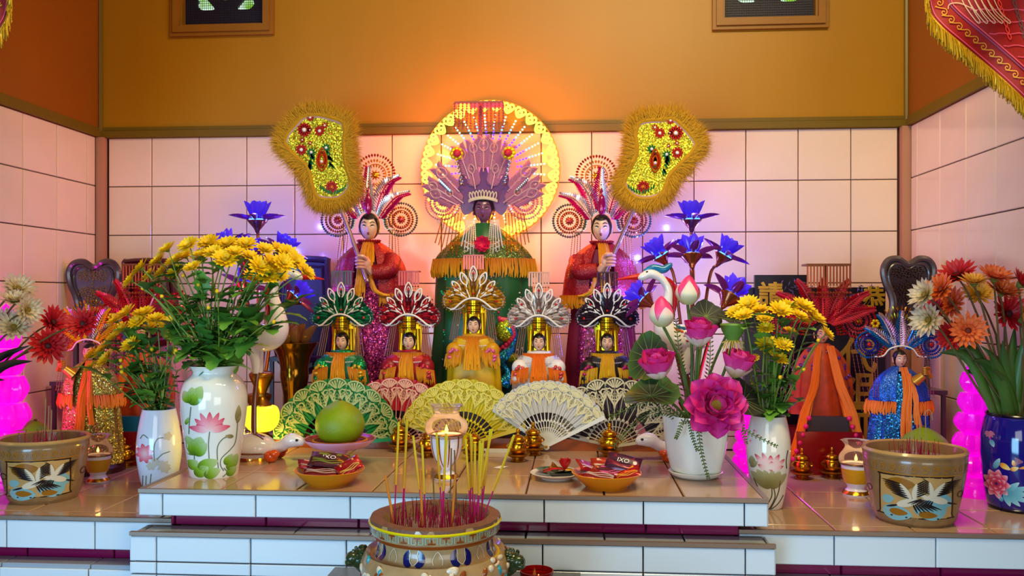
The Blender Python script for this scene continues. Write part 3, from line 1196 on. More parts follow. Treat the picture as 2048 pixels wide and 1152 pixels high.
def stubs(c, n, hmin, hmax, group, lab, sx=.7):
    """burnt-down red stick ends, each its own thing, sharing three meshes"""
    T, p, k, H, RB = c
    ms = []
    for i in range(3):
        mb = MB()
        l = hmin + (hmax - hmin) * (i + .5) / 3
        mb.tube([(0, 0, -3), (0, 0, l * .55), (.3, 0, l)], [.75, .75, .55], 4)
        mb.m = 1
        mb.tube([(.3, 0, l), (.5, 0, l + 3)], [.6, .3], 4)
        ms.append(mesh_of('incense_stub', mb, [STUBM, mat('burnt_tip', '#3a2a2c', .9)], k))
    for i in range(n):
        a, r = random.uniform(0, 2 * pi), RB * sx * sqrt(random.random())
        solo('incense_stub', lab, 'incense', random.choice(ms), p + V((r * cos(a), r * sin(a), H * .86)) * k,
             (random.uniform(-.16, .16), random.uniform(-.16, .16), 0), group=group)
stubs(CEN1, 34, 16, 30, 'stubs in the smaller crane censer', 'burnt-down red incense stub in the smaller crane censer')
stubs(CEN2, 40, 16, 34, 'stubs in the larger crane censer', 'burnt-down red incense stub in the larger crane censer')
TANST = mat('tan_incense', '#9a8560', .8)
def stick(p, k, top, base, r, m, lab, group, red=.0, name='incense_stick', hook=False):
    """whole stick from base to top (pixels), red handle at the lower end"""
    b, t = V(base), V(top)
    T = Thing(name, lab, 'incense', p, k, group=group)
    j = b + (t - b) * red
    mb = MB()
    pts = [j, t]
    if hook:
        d = (t - b).normalized()
        pts = [j, t] + [t + V((6 * (1 - cos(q)), 0, 6 * sin(q))) for q in (.6, 1.2, 1.9, 2.6, 3.2)] + [t + V((13, 0, -8)), t + V((14, 0, -14))]
    mb.tube(pts, [r] * len(pts), 5)
    T.part('coating', mb, m)
    if red > 0:
        mb = MB(); mb.tube([b, j], r * .55, 4); T.part('handle', mb, mat('magenta_stick', '#c01466', .6))
    return T
for (T, p, k, H, RB), L in ((CEN1, ((8, 78, 10), (14, 70, 16), (0, 92, 4))), (CEN2, ((-6, 84, -4), (10, 78, 12), (24, 88, 22)))):
    for i, (dx, h, tx) in enumerate(L):
        stick(p, k, (tx, 0, H * .86 + h), (dx, 0, H * .86 - 3), .9, TANST, 'thin tan incense stick standing in the %s crane censer' % ('smaller' if T is CEN1[0] else 'larger'),
              'tan sticks in the %s crane censer' % ('smaller' if T is CEN1[0] else 'larger'), 0, hook=(T is CEN2[0] and i == 2))

# ------------------------------------------------------------------ big front censer on its stone table
pu = at(871, 1028, 1.79)
ku = kof(871, 1.79)
ZTB = CZ - .672
tb = Thing('stone_table', 'dark speckled stone table top carrying the big ornate censer', 'table', (pu.x + .02, 1.83, 0))
x0, x1 = at(668, 1150, 2.10).x - pu.x - .02, at(1161, 1136, 2.10).x - pu.x - .02
mb = MB(); mb.box(((x0 + x1) / 2, 0, ZTB - .025), (x1 - x0, .56, .05)); tb.part('table_top', mb, mat('speckled_granite', '#5c5c62', .35, var=.5, vs=90), smooth=False)
for sx in (x0 + .06, x1 - .06):
    for sy in (-.2, .2):
        mb = MB(); mb.box((sx, sy, (ZTB - .05) / 2), (.07, .07, ZTB - .05)); tb.part('leg', mb, mat('speckled_granite'), smooth=False)
zt_ = pu.z
HU = (zt_ - ZTB) / ku
URN = Thing('temple_censer', 'big round glazed censer with key-pattern rim, blue petal panels and lion handles', 'censer', (pu.x, pu.y, ZTB), ku)
prof = sm([(78, 0), (84, 8), (96, 20), (128, 60), (146, 95), (148, 118), (138, 140)], 4)
neck = [(122, HU - 72), (116, HU - 60), (113, HU - 40), (116, HU - 33)]
full = [(0, 0)] + prof + [(128, HU - 76)] + neck + [(126, HU - 30), (129, HU - 24), (129, HU - 6), (128, HU - 1), (123, HU), (108, HU), (104, HU - 4), (103, HU - 30), (0, HU - 30)]
mb = MB(); mb.lathe(full, 56, cap=False, rf=None)
URN.part('body', mb, mat('buff_glaze', '#a98a5e', .25, var=.35, vs=.05, coat=.4))
mb = MB(); mb.lathe([(129.6, HU - 7), (128.6, HU - .5), (123, HU + 1.2), (108, HU + 1), (103.5, HU - 3)], 56, cap=False, rf=lambda a, z: 1 + .006 * sin(9 * a) + .004 * sin(23 * a)); URN.part('rim', mb, mat('worn_brown_rim', '#6e4c38', .55, var=.4, vs=.12, bump=.5, bs=.3))
mb = MB()
for zz, rr, th in ((HU - 9, 129.5, 3.0), (HU - 77, 126, 4.2)):
    mb.tube([(rr * cos(2 * pi * i / 56), rr * sin(2 * pi * i / 56), zz) for i in range(56)], th, 6, True)
URN.part('yellow_ring', mb, mat('yellow_glaze', '#d8c808', .18, coat=.5))
mb = MB(); mb.tube([(120 * cos(2 * pi * i / 56), 120 * sin(2 * pi * i / 56), HU - 34) for i in range(56)], 4, 6, True); URN.part('brown_ring', mb, mat('rust_glaze', '#8c4210', .22, coat=.4))
mb = MB(); mb.lathe([(0, HU - 27), (70, HU - 26), (104, HU - 28)], 36, cap=False); URN.part('ash', mb, mat('grey_ash'))
mb, mo = MB(), MB()
for i in range(30):
    a = 2 * pi * i / 30
    def S(u, v, off, a=a):
        q = a + u / 129
        return V(((129.5 + off) * cos(q), (129.5 + off) * sin(q), HU - 28 + v))
    up = i % 2
    f = (lambda z: z) if up else (lambda z: 18 - z)
    mb.stroke(S, [(-11, f(3)), (-11, f(15)), (-3, f(15)), (-3, f(9))], 2.6, 1, .4)
    mb.stroke(S, [(11, f(3)), (11, f(15)), (3, f(15)), (3, f(9))], 2.6, 1, .4)
    mo.stroke(S, [(-7, f(4)), (7, f(4))], 3, 1, .3)
    mo.stroke(S, [(0, f(4)), (0, f(12))], 2.6, 1, .3)
URN.part('key_pattern', mb, mat('celadon_glaze', '#93ac94', .22, coat=.4))
URN.part('key_pattern_fill', mo, mat('rust_glaze'))
mb, mo, mw = MB(), MB(), MB()
for i in range(16):
    a = 2 * pi * (i + .5) / 16 - pi / 2
    def S(u, v, off, a=a):
        z = HU - 70 + v
        r = rat(neck)(z) + .6 + off
        return V((r * cos(a + u / 116), r * sin(a + u / 116), z))
    if i % 2:
        for sg in (-1, 1):
            mb.stroke(S, spl([(sg * 4, 2), (sg * 13, 6), (sg * 16, 18), (sg * 9, 30)], 5), leafw(13), 3, .3)
            mw.stroke(S, spl([(0, 2), (sg * 8, 10), (sg * 7, 20), (sg * 9, 32)], 5), 1.1, 1, .9)
        mo.stroke(S, [(0, 14), (0, 30)], leafw(10), 3, .8)
    else:
        mo.stroke(S, [(0, 2), (0, 26)], leafw(18), 4, .3)
        mw.stroke(S, spl([(-8, 4), (-9, 14), (0, 27), (9, 14), (8, 4)], 5), 1.2, 1, .7)
URN.part('blue_panel', mb, mat('dark_blue_glaze', '#10145c', .15, coat=.5))
URN.part('buff_petal', mo, mat('ochre_buff_glaze', '#c08c3c', .22, coat=.4))
URN.part('cream_line', mw, mat('cream_relief'))
mb, mo, mt = MB(), MB(), MB()
R = rat(prof)
for i in range(120):
    a = random.uniform(0, 2 * pi); z = random.uniform(60, 138)
    r = R(z) * .99
    M = Matrix.Rotation(a, 3, 'Z') @ Matrix.Rotation(random.uniform(0, 3), 3, 'X')
    (mb, mo, mt)[(i % 7 > 3) + (i % 7 == 6)].sph((r * cos(a), r * sin(a), z), (5, random.uniform(7, 14), random.uniform(4, 8)), 8, 6, M)
URN.part('dragon_relief', mb, mat('cream_relief')); URN.part('flame_relief', mo, mat('rust_glaze')); URN.part('cloud_relief', mt, mat('turquoise_glaze', '#2a9aa4', .2, coat=.4))
LION = mat('dark_green_glaze', '#2c3c1c', .18, var=.6, vs=.1, coat=.5)
for sg in (-1, 1):
    mb = MB()
    mb.sph((sg * 152, 0, HU - 92), (24, 20, 20), 12, 9)
    mb.sph((sg * 166, -8, HU - 88), (15, 16, 13), 10, 8)
    mb.sph((sg * 172, -14, HU - 96), (9, 9, 7), 8, 6)
    for i in range(16):
        a = i * .8
        mb.sph((sg * (150 + 5 * cos(i)), 14 * cos(a) - 3, HU - 82 + 13 * sin(a)), 6.5, 7, 5)
    mb.tube(spl([(sg * 132, 0, HU - 118), (sg * 150, 0, HU - 112), (sg * 160, 0, HU - 100)], 5), 8, 7)
    for e in (-1, 1):
        mb.sph((sg * 164, e * 11, HU - 76), (4, 3, 6), 6, 5)
    h = URN.part('lion_handle', mb, LION)
YSTK = gmat('yellow_incense', [(0, '#d8980c'), (1, '#d8c010')], .75)
OSTK = mat('orange_incense', '#d07818', .75)
ub = V((pu.x, pu.y, ZTB))
def ustick(px_t, py_t, px_b, py_b, dy, r, m, lab, grp, red):
    # depth dy (px) inside the bowl; base lies in the ash
    t = V((px_t - 871, dy, HU + (1028 - py_t)))
    b = V((px_b - 871, dy * .8, HU - 29))
    return stick(ub, ku, t, b, r, m, lab, grp, red)
YL = [(801, 842, 790, -20), (812, 842, 801, 10), (826, 872, 848, 0), (846, 888, 853, -10), (870, 868, 883, 20), (898, 866, 884, -25), (893, 866, 886, -5), (930, 880, 942, 15), (938, 872, 945, 30), (952, 884, 950, -10), (958, 884, 953, 22), (968, 880, 957, -30), (984, 858, 944, 8), (1030, 866, 958, -15), (978, 862, 958, 30), (940, 880, 936, 40), (962, 884, 960, 44), (806, 850, 800, 34)]
YL.sort()
for i, (a, b, c, dy) in enumerate(YL):
    ustick(a, b, c, 0, dy, 2.5, YSTK, 'tall yellow incense stick in the big ornate censer, %s counted from the pomelo side' % ORD[i], 'yellow sticks in the big censer', .42 if i != 2 else .36)
for (a, b, c, dy, lab) in ((778, 945, 796, -38, 'orange incense stick with ash end, alone at the edge of the big ornate censer'), (917, 940, 908, -44, 'orange incense stick upright near the middle of the big ornate censer'), (849, 930, 852, -48, 'orange incense stick just beside the yellow sticks in the big ornate censer')):
    ustick(a, b, c, 0, dy, 2.6, OSTK, lab, 'orange sticks in the big censer', .12)
BRST = mat('brown_incense', '#7a6038', .85)
for (a, b, c, dy) in ((903, 896, 900, 0), (862, 940, 868, 20), (905, 905, 912, 30)):
    ustick(a, b, c, 0, dy, 1.6, BRST, 'half-burnt thin brown incense stick in the big ornate censer', 'brown sticks in the big censer', .2)
class _U: pass
stubs((URN, ub, ku, (HU - 28) / .86, 100), 150, 26, 52, 'stubs in the big censer', 'burnt-down red incense stub in the big ornate censer', .9)

# votive candle in a red glass on the stone table
pv = V((at(1073, 1140, 1.93).x, 1.93, ZTB)); kv = kof(1073, 1.93)
VT = Thing('votive_candle', 'small candle burning in a red glass cup on the stone table', 'candle', pv, kv)
hv = (at(1073, 1140, 1.93).z - ZTB) / kv
mb = MB(); mb.lathe([(0, 0), (24, 0), (27, 6), (32, hv * .6), (34, hv), (32, hv), (30, hv * .6), (25, 8), (0, 6)], 28, cap=False); VT.part('glass', mb, clear('red_glass', '#d83020', .7))
mb = MB(); mb.lathe([(0, 8), (24, 8), (28, hv * .55), (0, hv * .56)], 20, cap=False); VT.part('wax', mb, mat('red_wax', '#b02818', .5))
FLAME = glow('candle_flame', '#ffb84a', 9)
def flame(T, x, z, s, y=0):
    mb = MB(); mb.lathe([(0, z), (s * .3, z + s * .25), (s * .34, z + s * .5), (s * .18, z + s), (0, z + s * 1.5)], 10, (x, y, 0), cap=False)
    return T.part('flame', mb, FLAME)
flame(VT, 4, hv * .58, 10)

# ------------------------------------------------------------------ oil lamps
GLASS = clear('lamp_glass', '#fbeee4', .95)
def oil_lamp(px, pyb, s, lab, grand=False):
    p, k = stand(px, pyb, ZP if grand else ZS, 24 * s)
    T = Thing('oil_lamp', lab, 'lamp', p, k * s, group='oil lamps')
    WP = mat('white_lamp_porcelain', '#f0e6ea', .1, coat=.5)
    if grand:
        mb = MB(); mb.lathe([(0, 0)] + sm([(26, 0), (27, 4), (20, 12), (11, 20), (13, 27), (26, 44), (34, 70), (36, 96), (36, 98)], 4) + [(33, 97), (30, 80), (0, 76)], 32, cap=False); T.part('cup', mb, WP)
        mb = MB()
        mb.lathe([(27.4, 3.5), (24, 8.6), (20.6, 12)], 32, cap=False); mb.lathe([(36.6, 96), (36.8, 98.5), (34, 99.5), (32, 97)], 32, cap=False)
        for i in range(10):
            a = 2 * pi * i / 10
            pr = sm([(13.6, 27), (26.5, 44), (34.5, 70), (36.5, 95)], 3)
            for (r0, z0), (r1, z1) in zip(pr, pr[1:]):
                w = .05
                mb.add([((r0 + .2) * cos(a - w), (r0 + .2) * sin(a - w), z0), ((r0 + .2) * cos(a + w), (r0 + .2) * sin(a + w), z0), ((r1 + .2) * cos(a + w), (r1 + .2) * sin(a + w), z1), ((r1 + .2) * cos(a - w), (r1 + .2) * sin(a - w), z1)], [(0, 1, 2, 3)])
        T.part('gold_stripe', mb, GOLD)
        zt = 98
        mb = MB(); mb.lathe(sm([(36, zt - 8), (46, zt + 8), (44, zt + 26), (30, zt + 38), (26, zt + 50), (34, zt + 60), (36, zt + 63)], 4), 32, cap=False); T.part('glass_shade', mb, GLASS)
        mb = MB()
        for q in range(3):
            mb.tube([((27 + 3 * q) * cos(2 * pi * i / 24), (27 + 3 * q) * sin(2 * pi * i / 24), zt + 46 + 7 * q) for i in range(24)], .8, 4, True)
        T.part('shade_ring', mb, GLASS)
        mb = MB(); mb.lathe([(0, zt - 14), (32, zt - 14), (34, zt - 6), (0, zt - 5)], 28, cap=False); T.part('oil', mb, mat('amber_oil', '#a85a10', .1, coat=.5))
        flame(T, 0, zt + 2, 12)
        return T, p, k * s
    mb = MB(); mb.lathe([(0, 0)] + sm([(25, 0), (26, 4), (22, 9), (17, 15), (19, 22), (25, 34), (28, 52), (29, 62), (30, 64)], 4) + [(27, 63), (24, 50), (0, 46)], 30, cap=False); T.part('cup', mb, WP)
    mb = MB(); mb.lathe([(22.5, 25), (25.6, 34), (28.4, 50), (28.9, 54)], 30, cap=False); T.part('yellow_band', mb, mat('marbled_yellow_glaze', '#d89a10', .15, var=.2, vs=.08, coat=.5))
    mb = MB(); mb.lathe([(26.5, 3.6), (23, 8.8), (21.5, 10)], 30, cap=False); mb.lathe([(30.2, 62.5), (30.3, 64.5), (28, 65)], 30, cap=False); T.part('gilt_line', mb, GOLD)
    mb = MB(); mb.lathe(sm([(27, 58), (32, 66), (32, 78), (24, 90), (21, 98), (25, 106), (29, 109)], 4), 30, cap=False, rf=lambda a, z: 1 + (.05 * sin(7 * a) if z > 103 else 0)); T.part('glass_shade', mb, GLASS)
    mb = MB(); mb.lathe([(0, 54), (26, 54), (27, 60), (0, 60)], 24, cap=False); T.part('oil', mb, mat('amber_oil'))
    flame(T, 0, 68, 9)
    return T, p, k * s
l1 = oil_lamp(196, 968, .86, 'white and yellow oil lamp beside the smaller crane censer')
l2 = oil_lamp(1712, 995, 1.0, 'white and yellow oil lamp with lit flame beside the larger crane censer')
l3 = oil_lamp(893, 962, .92, 'big white chalice oil lamp with gold stripes behind the yellow incense', True)
for (T, p, k), h, w in ((l1, 74, .05), (l2, 74, .25), (l3, 110, .5)):
    bulb('lamp_flame_light', p + V((0, 0, h * k)), w, (1, .62, .25), .006)

# small gold jars with lids on saucers
jar0 = None
JL = [(800, 906, .95, 'small gold lidded jar in front of the crimson fan'), (856, 918, .95, 'small gold lidded jar close by the chalice lamp, fan side'), (948, 922, .95, 'small gold lidded jar between the chalice lamp and the yellow fan'),
      (1036, 926, 1, 'small gold lidded jar, front one of the pair before the white fan'), (1066, 913, 1, 'small gold lidded jar, rear one of the pair before the white fan'), (1219, 918, 1.05, 'small gold lidded jar in front of the black fan'),
      (249, 938, .9, 'small gold lidded jar beside the slim flowered vase'), (1604, 962, .95, 'small gold lidded jar next to the cream crackle vase'), (1664, 960, .95, 'small gold lidded jar next to the yellow-banded oil lamp')]
for (px, pyb, s, lab) in JL:
    z = ZS if px < 300 or px > 1560 else ZP
    p, k = stand(px, pyb, z, 20)
    if jar0 is None:
        jar0 = Thing('gold_jar', lab, 'jar', p, k * s, group='small gold jars')
        jk = k * s
        mb = MB(); mb.lathe(sm([(0, 0), (15, 0), (14, 4), (12, 7), (22, 12), (24, 15), (23, 16), (10, 15)], 2), 24, cap=False); jar0.part('saucer', mb, GOLDD)
        mb = MB(); mb.lathe(sm([(0, 15), (11, 15), (17, 22), (18, 30), (16, 38), (12, 41), (13, 43)], 3), 24, cap=False); jar0.part('body', mb, GOLD)
        mb = MB(); mb.lathe(sm([(15, 43), (15.5, 45), (11, 50), (4, 53), (2.5, 56), (4, 60), (3, 64), (0, 66)], 3), 24, cap=False); jar0.part('lid', mb, GOLD)
        mb = MB()
        for sg in (-1, 1):
            mb.tube(spl([(sg * 16, 0, 26), (sg * 22, 0, 30), (sg * 16, 0, 36)], 4), 1.6, 5)
        jar0.part('ear', mb, GOLDD)
    else:
        dup(jar0.o, p, None, k * s / jk, lab)

# ------------------------------------------------------------------ fruit, plates, sweets
POM = mat('pomelo_skin', '#7f9a0c', .38, var=.18, vs=.05, bump=.35, bs=.5)
def pomelo(px, py, Y, r, lab, tilt=0):
    k = kof(px, Y)
    c = at(px, py, Y)
    T = Thing('pomelo', lab, 'fruit', c - V((0, 0, r * .9 * k)), k, group='green pomelos', rot=(0, tilt, 0))
    mb = MB(); mb.sph((0, 0, r * .9), (r, r, r * .9), 28, 18); 
    mb.v = [(x, y, z + (r * .10 * exp(-((x * x + y * y) / (r * .35) ** 2)) * (1 if z > r else 0))) for x, y, z in mb.v]
    T.part('rind', mb, POM)
    mb = MB(); mb.lathe([(3, 0), (3.6, 2), (2, 3.5), (0, 3.6)], 8, (0, 0, r * 1.885)); T.part('stalk', mb, mat('dry_stalk', '#5a4a1c', .8))
    return T
pS = stand(680, 935, ZP, 26)
PST = Thing('fruit_stand', 'pink scalloped pedestal dish holding a big green pomelo', 'dish', pS[0], pS[1])
PINKP = mat('pink_plastic', '#e6a8c8', .25, coat=.3)
scal = lambda a, z: 1 + (.035 * abs(sin(7 * a)) if z > 28 else 0)
mb = MB(); mb.lathe(sm([(30, 0), (30, 3), (14, 8), (11, 20), (20, 30), (48, 36), (66, 48), (70, 54)], 4) + [(67, 53), (48, 40), (0, 36)], 56, cap=False, rf=scal); PST.part('dish', mb, PINKP)
mb = MB(); mb.lathe([(66.5, 54), (62, 50), (48, 43), (0, 40)], 56, cap=False, rf=scal); PST.part('lining', mb, mat('crimson_lining', '#a01040', .3))
mb = MB(); mb.tube([(53 * cos(2 * pi * i / 40), 53 * sin(2 * pi * i / 40), 50) for i in range(40)], 2.2, 6, True); PST.part('inner_rim', mb, mat('orange_plastic', '#e08414', .3))
kk = pS[1]
pomY = pS[0].y
pomelo(680, 849, pomY, 49, 'big green pomelo sitting on the pink scalloped dish before the green fan')
pomelo(50, 884, yof(88, 1010, ZS) + .30, 46, 'green pomelo half hidden behind the smaller crane censer', .25)
pomelo(1848, 904, yof(1828, 1054, ZS) + .34, 50, 'green pomelo half hidden behind the larger crane censer')
# supports for the two pomelos behind the censers: small red offering stands
for (px, py, r) in ((50, 884, 46), (1848, 904, 50)):
    Y = yof(88, 1010, ZS) + .30 if px < 100 else yof(1828, 1054, ZS) + .34
    k = kof(px, Y); c = at(px, py, Y); h = (c.z - r * .9 * k - ZS) / k
    T = Thing('offering_stand', 'pink footed dish under the pomelo behind the %s crane censer' % ('smaller' if px < 100 else 'larger'), 'dish', (c.x, c.y, ZS), k, group='pink footed dishes')
    mb = MB(); mb.lathe(sm([(28, 0), (28, 2), (10, 6), (10, h * .6), (24, h * .9), (44, h + 4)], 3) + [(42, h + 4.5), (22, h * .96), (0, h * .93)], 32, cap=False); T.part('dish', mb, PINKP)

ORP = mat('orange_plate_plastic', '#e08a10', .28, coat=.3)
def packet(T, k, p, w, h, c1, c2, txt, tone, rot, lab, grp):
    """sealed pillow packet with crimped ends, printed panel and lettering"""
    P = Thing('snack_packet', lab, 'snack', p, k, group=grp, rot=rot)
    rd = random.Random(hash((round(p.x, 3), round(p.y, 3), w)) & 0xffff)
    ph = [rd.uniform(0, 6) for _ in range(4)]
    def fn(sg):
        def f(u, v):
            x, y = (u * 2 - 1), (v * 2 - 1)
            z = max(0, (1 - abs(x) ** 3)) ** .6 * max(0, (1 - abs(y) ** 4)) ** .6
            cr = .8 * sin(9 * x + ph[0] + 3 * y) * (1 - abs(y)) + 1.0 * sin(5 * y + ph[1] + 2 * x)
            if abs(y) > .88:
                cr = .9 * (1 if int(u * 18) % 2 else -1)
            return (x * w / 2 * (1 + .04 * abs(y) ** 6), y * h / 2, sg * (z * h * .13 + .2) + cr * .6)
        return f
    mb = MB(); mb.grid(fn(1), 18, 16); mb.grid(lambda u, v: fn(-1)(1 - u, v), 18, 16)
    P.part('wrapper', mb, mat('foil_' + c1, c1, .28, .45, coat=.6), ang=25)
    mb = MB()
    top = fn(1)
    def S(u, v, off=0):
        q = top(u / w + .5, v / h + .5); return V((q[0], q[1], q[2] + .5 + off))
    for i in range(3):
        mb.stroke(S, [(-w * .42 + w * .84 * j / 8, -h * .30 + i * h * .10 + 2 * sin(j + i)) for j in range(9)], h * .05, 1)
    mb.stroke(S, [(-w * .30, h * .28), (w * .30, h * .28)], h * .16, 2)
    P.part('printed_band', mb, mat('print_' + c2, c2, .3, .3))
    if txt:
        mb = MB()
        mb.stroke(S, [(-w * .28 + w * .56 * j / 8, h * .02) for j in range(9)], lambda t: h * .34 * sin(pi * (t * .9 + .05)) ** .5, 3, .25)
        P.part('logo_oval', mb, mat('logo_ground', '#3a1830', .3))
        me = text_mesh('lettering', txt, h * .34 * k, .0004, WHITE)
        put('lettering', me, P.o, (0, h * .02 * k, (top(.5, .52)[2] + 1.2) * k))
    return P
def plate(px, pyb, name, lab, m, R, H, cat='plate', rz=0, sq=1.0):
    p, k = stand(px, pyb, ZP, R * .55)
    T = Thing(name, lab, cat, p, k, rz=rz)
    mb = MB(); mb.lathe(sm([(0, 0), (R * .55, 0), (R * .6, 2), (R * .86, H * .62), (R, H)], 4) + [(R * .975, H + .6), (R * .84, H * .72), (R * .58, 3.4), (0, 3.4)], 40, cap=False)
    mb.v = [(x, y * sq, z) for x, y, z in mb.v]
    T.part('dish', mb, m)
    return T, p, k
pl1, q1, k1 = plate(659, 976, 'orange_plate', 'orange plastic plate of snack packets below the pomelo dish', ORP, 70, 30)
pl2, q2, k2 = plate(1213, 982, 'orange_plate', 'orange plastic plate of snack packets beside the betel leaf plate', ORP, 70, 30)
pl3, q3, k3 = plate(1112, 962, 'betel_plate', 'white oval plate of green betel leaves with a red ribbon', mat('white_plate_glaze', '#e8e4dc', .12, coat=.5), 52, 12)
def heap(q, k, lst, lab, grp):
    for i, (dx, dy, z, w, h, c1, c2, txt, rx, ry, rz) in enumerate(lst):
        packet(None, k, q + V((dx, dy, z)) * k, w, h, c1, c2, txt, None, (rx, ry, rz), lab[i], grp)
heap(q1, k1, [(-14, 0, 26, 74, 44, '#7a1620', '#d8c8c8', '', .35, .05, .1), (30, 8, 30, 62, 40, '#a01420', '#e0a030', '', .3, -.25, -.2), (-6, 18, 44, 76, 46, '#52202c', '#7c8a34', 'IXO', .45, .12, .12), (-40, 14, 34, 56, 30, '#8c1830', '#c0b0b8', '', .5, .2, .5), (42, -8, 36, 50, 34, '#b01822', '#e8c060', '', .7, -.5, .4)],
     ['maroon snack packet with pale print at the front of the plate under the pomelo', 'red snack packet with orange band on the plate under the pomelo', 'dark snack packet with white lettering, topmost on the plate under the pomelo', 'crimson snack packet sticking out at one side of the plate under the pomelo', 'red crinkled snack packet standing up on the plate under the pomelo'], 'snack packets under the pomelo')
heap(q2, k2, [(-16, -4, 26, 78, 46, '#8c1020', '#d6ccd8', '', .35, .1, -.25), (10, 2, 30, 66, 42, '#5c1838', '#e060a0', '', .5, .0, .15), (34, 12, 46, 70, 42, '#4c1c40', '#8c2038', 'IXO', .7, .15, -.28), (-34, 16, 36, 56, 36, '#a8141c', '#f0d0c0', '', .5, .3, .6), (40, -10, 30, 52, 34, '#b01420', '#f0b040', '', .5, -.3, -.1), (0, 26, 40, 60, 36, '#b0301c', '#f0e0c8', '', .6, .0, .1)],
     ['red snack packet with silver print hanging over the plate rim by the betel leaves', 'plum snack packet with pink print in the middle of the plate by the betel leaves', 'dark purple snack packet with white lettering, topmost on the plate by the betel leaves', 'bright red snack packet leaning towards the betel leaves', 'red snack packet with orange print beside the purple one near the betel leaves', 'orange-red snack packet lying behind on the plate by the betel leaves'], 'snack packets by the betel leaves')
LEAFG = gmat('betel_leaf', [(0, '#1c3a0c'), (1, '#2e5a12')], .3, coat=.3)
for i in range(5):
    a = -.9 + i * .45
    mb = MB(); mb.petal(Matrix.Identity(4), 62, 46, .12, .02, 6, 8, shape=lambda v: sin(pi * min(1, v * .97 + .03) ** .75) ** .8)
    o = solo('betel_leaf', 'glossy dark green betel leaf lying on the white oval plate', 'leaf', mesh_of('betel_leaf', mb, LEAFG, k3), q3 + V((-26 * cos(a) + 6, -26 * sin(a) - 4, 6 + i * 1.6)) * k3, (.02, .05, a - pi / 2 + pi * .5 - .6), group='betel leaves')
mb = MB()
for i in range(9):
    a = i * .7
    mb.petal(Matrix.Translation((18, 8, 16)) @ Matrix.Rotation(a, 4, 'Z') @ Matrix.Rotation(.5 + .1 * (i % 3), 4, 'X'), 22, 18, .3, .5, 3, 4)
rb = Thing('ribbon_bow', 'red ribbon bow with gold cord lying on the betel leaves', 'ribbon', q3, k3)
rb.part('bow', mb, mat('red_ribbon', '#c8141c', .45, sheen=.3))
mb = MB()
for (a, b) in (((18, 8), (-24, -10)), ((18, 8), (-16, 14)), ((18, 8), (-30, 4))):
    mb.tube(spl([(a[0], a[1], 16), ((a[0] + b[0]) / 2, (a[1] + b[1]) / 2 - 5, 19), (b[0], b[1], 13)], 5), 1.4, 5)
rb.part('tail', mb, mat('red_ribbon'))
mb = MB()
for i in range(4):
    mb.tube(spl([(4, 4 + i, 20), (-8, 12 + 3 * i, 22 + 2 * i), (-14 + 3 * i, 4, 19)], 4), .9, 4)
rb.part('gold_cord', mb, GOLD)
pp, kp = stand(1002, 935, ZP)
mb = MB(); mb.grid(lambda u, v: ((u - .5) * 18, (v - .5) * 26, .6 + 1.2 * (u - .5) ** 2), 3, 3); mb.grid(lambda u, v: ((.5 - u) * 18, (v - .5) * 26, .2 + 1.2 * (u - .5) ** 2), 3, 3)
solo('paper_scrap', 'scrap of white paper lying on the bare beige tiles', 'paper', mesh_of('paper_scrap', mb, WHITE, kp), pp, (0, 0, -.6))
# ------------------------------------------------------------------ deities (all in pixel units, facing -y)
SKIN = mat('painted_skin', '#e8b490', .32, sss=.05, coat=.25)
SKINP = mat('painted_skin_pink', '#e0a088', .32, sss=.05, coat=.25)
SKIND = mat('led_tinted_dark_skin', '#7c4660', .28, coat=.4)  # dark bronze skin with the purple LED light mixed into its colour
HAIR = mat('black_hair', '#140c0a', .4)
LIP = mat('red_lip', '#a01c20', .3)
EYEW = mat('eye_white', '#eee2d6', .3)
DARK = mat('dark_paint', '#1a100c', .4)


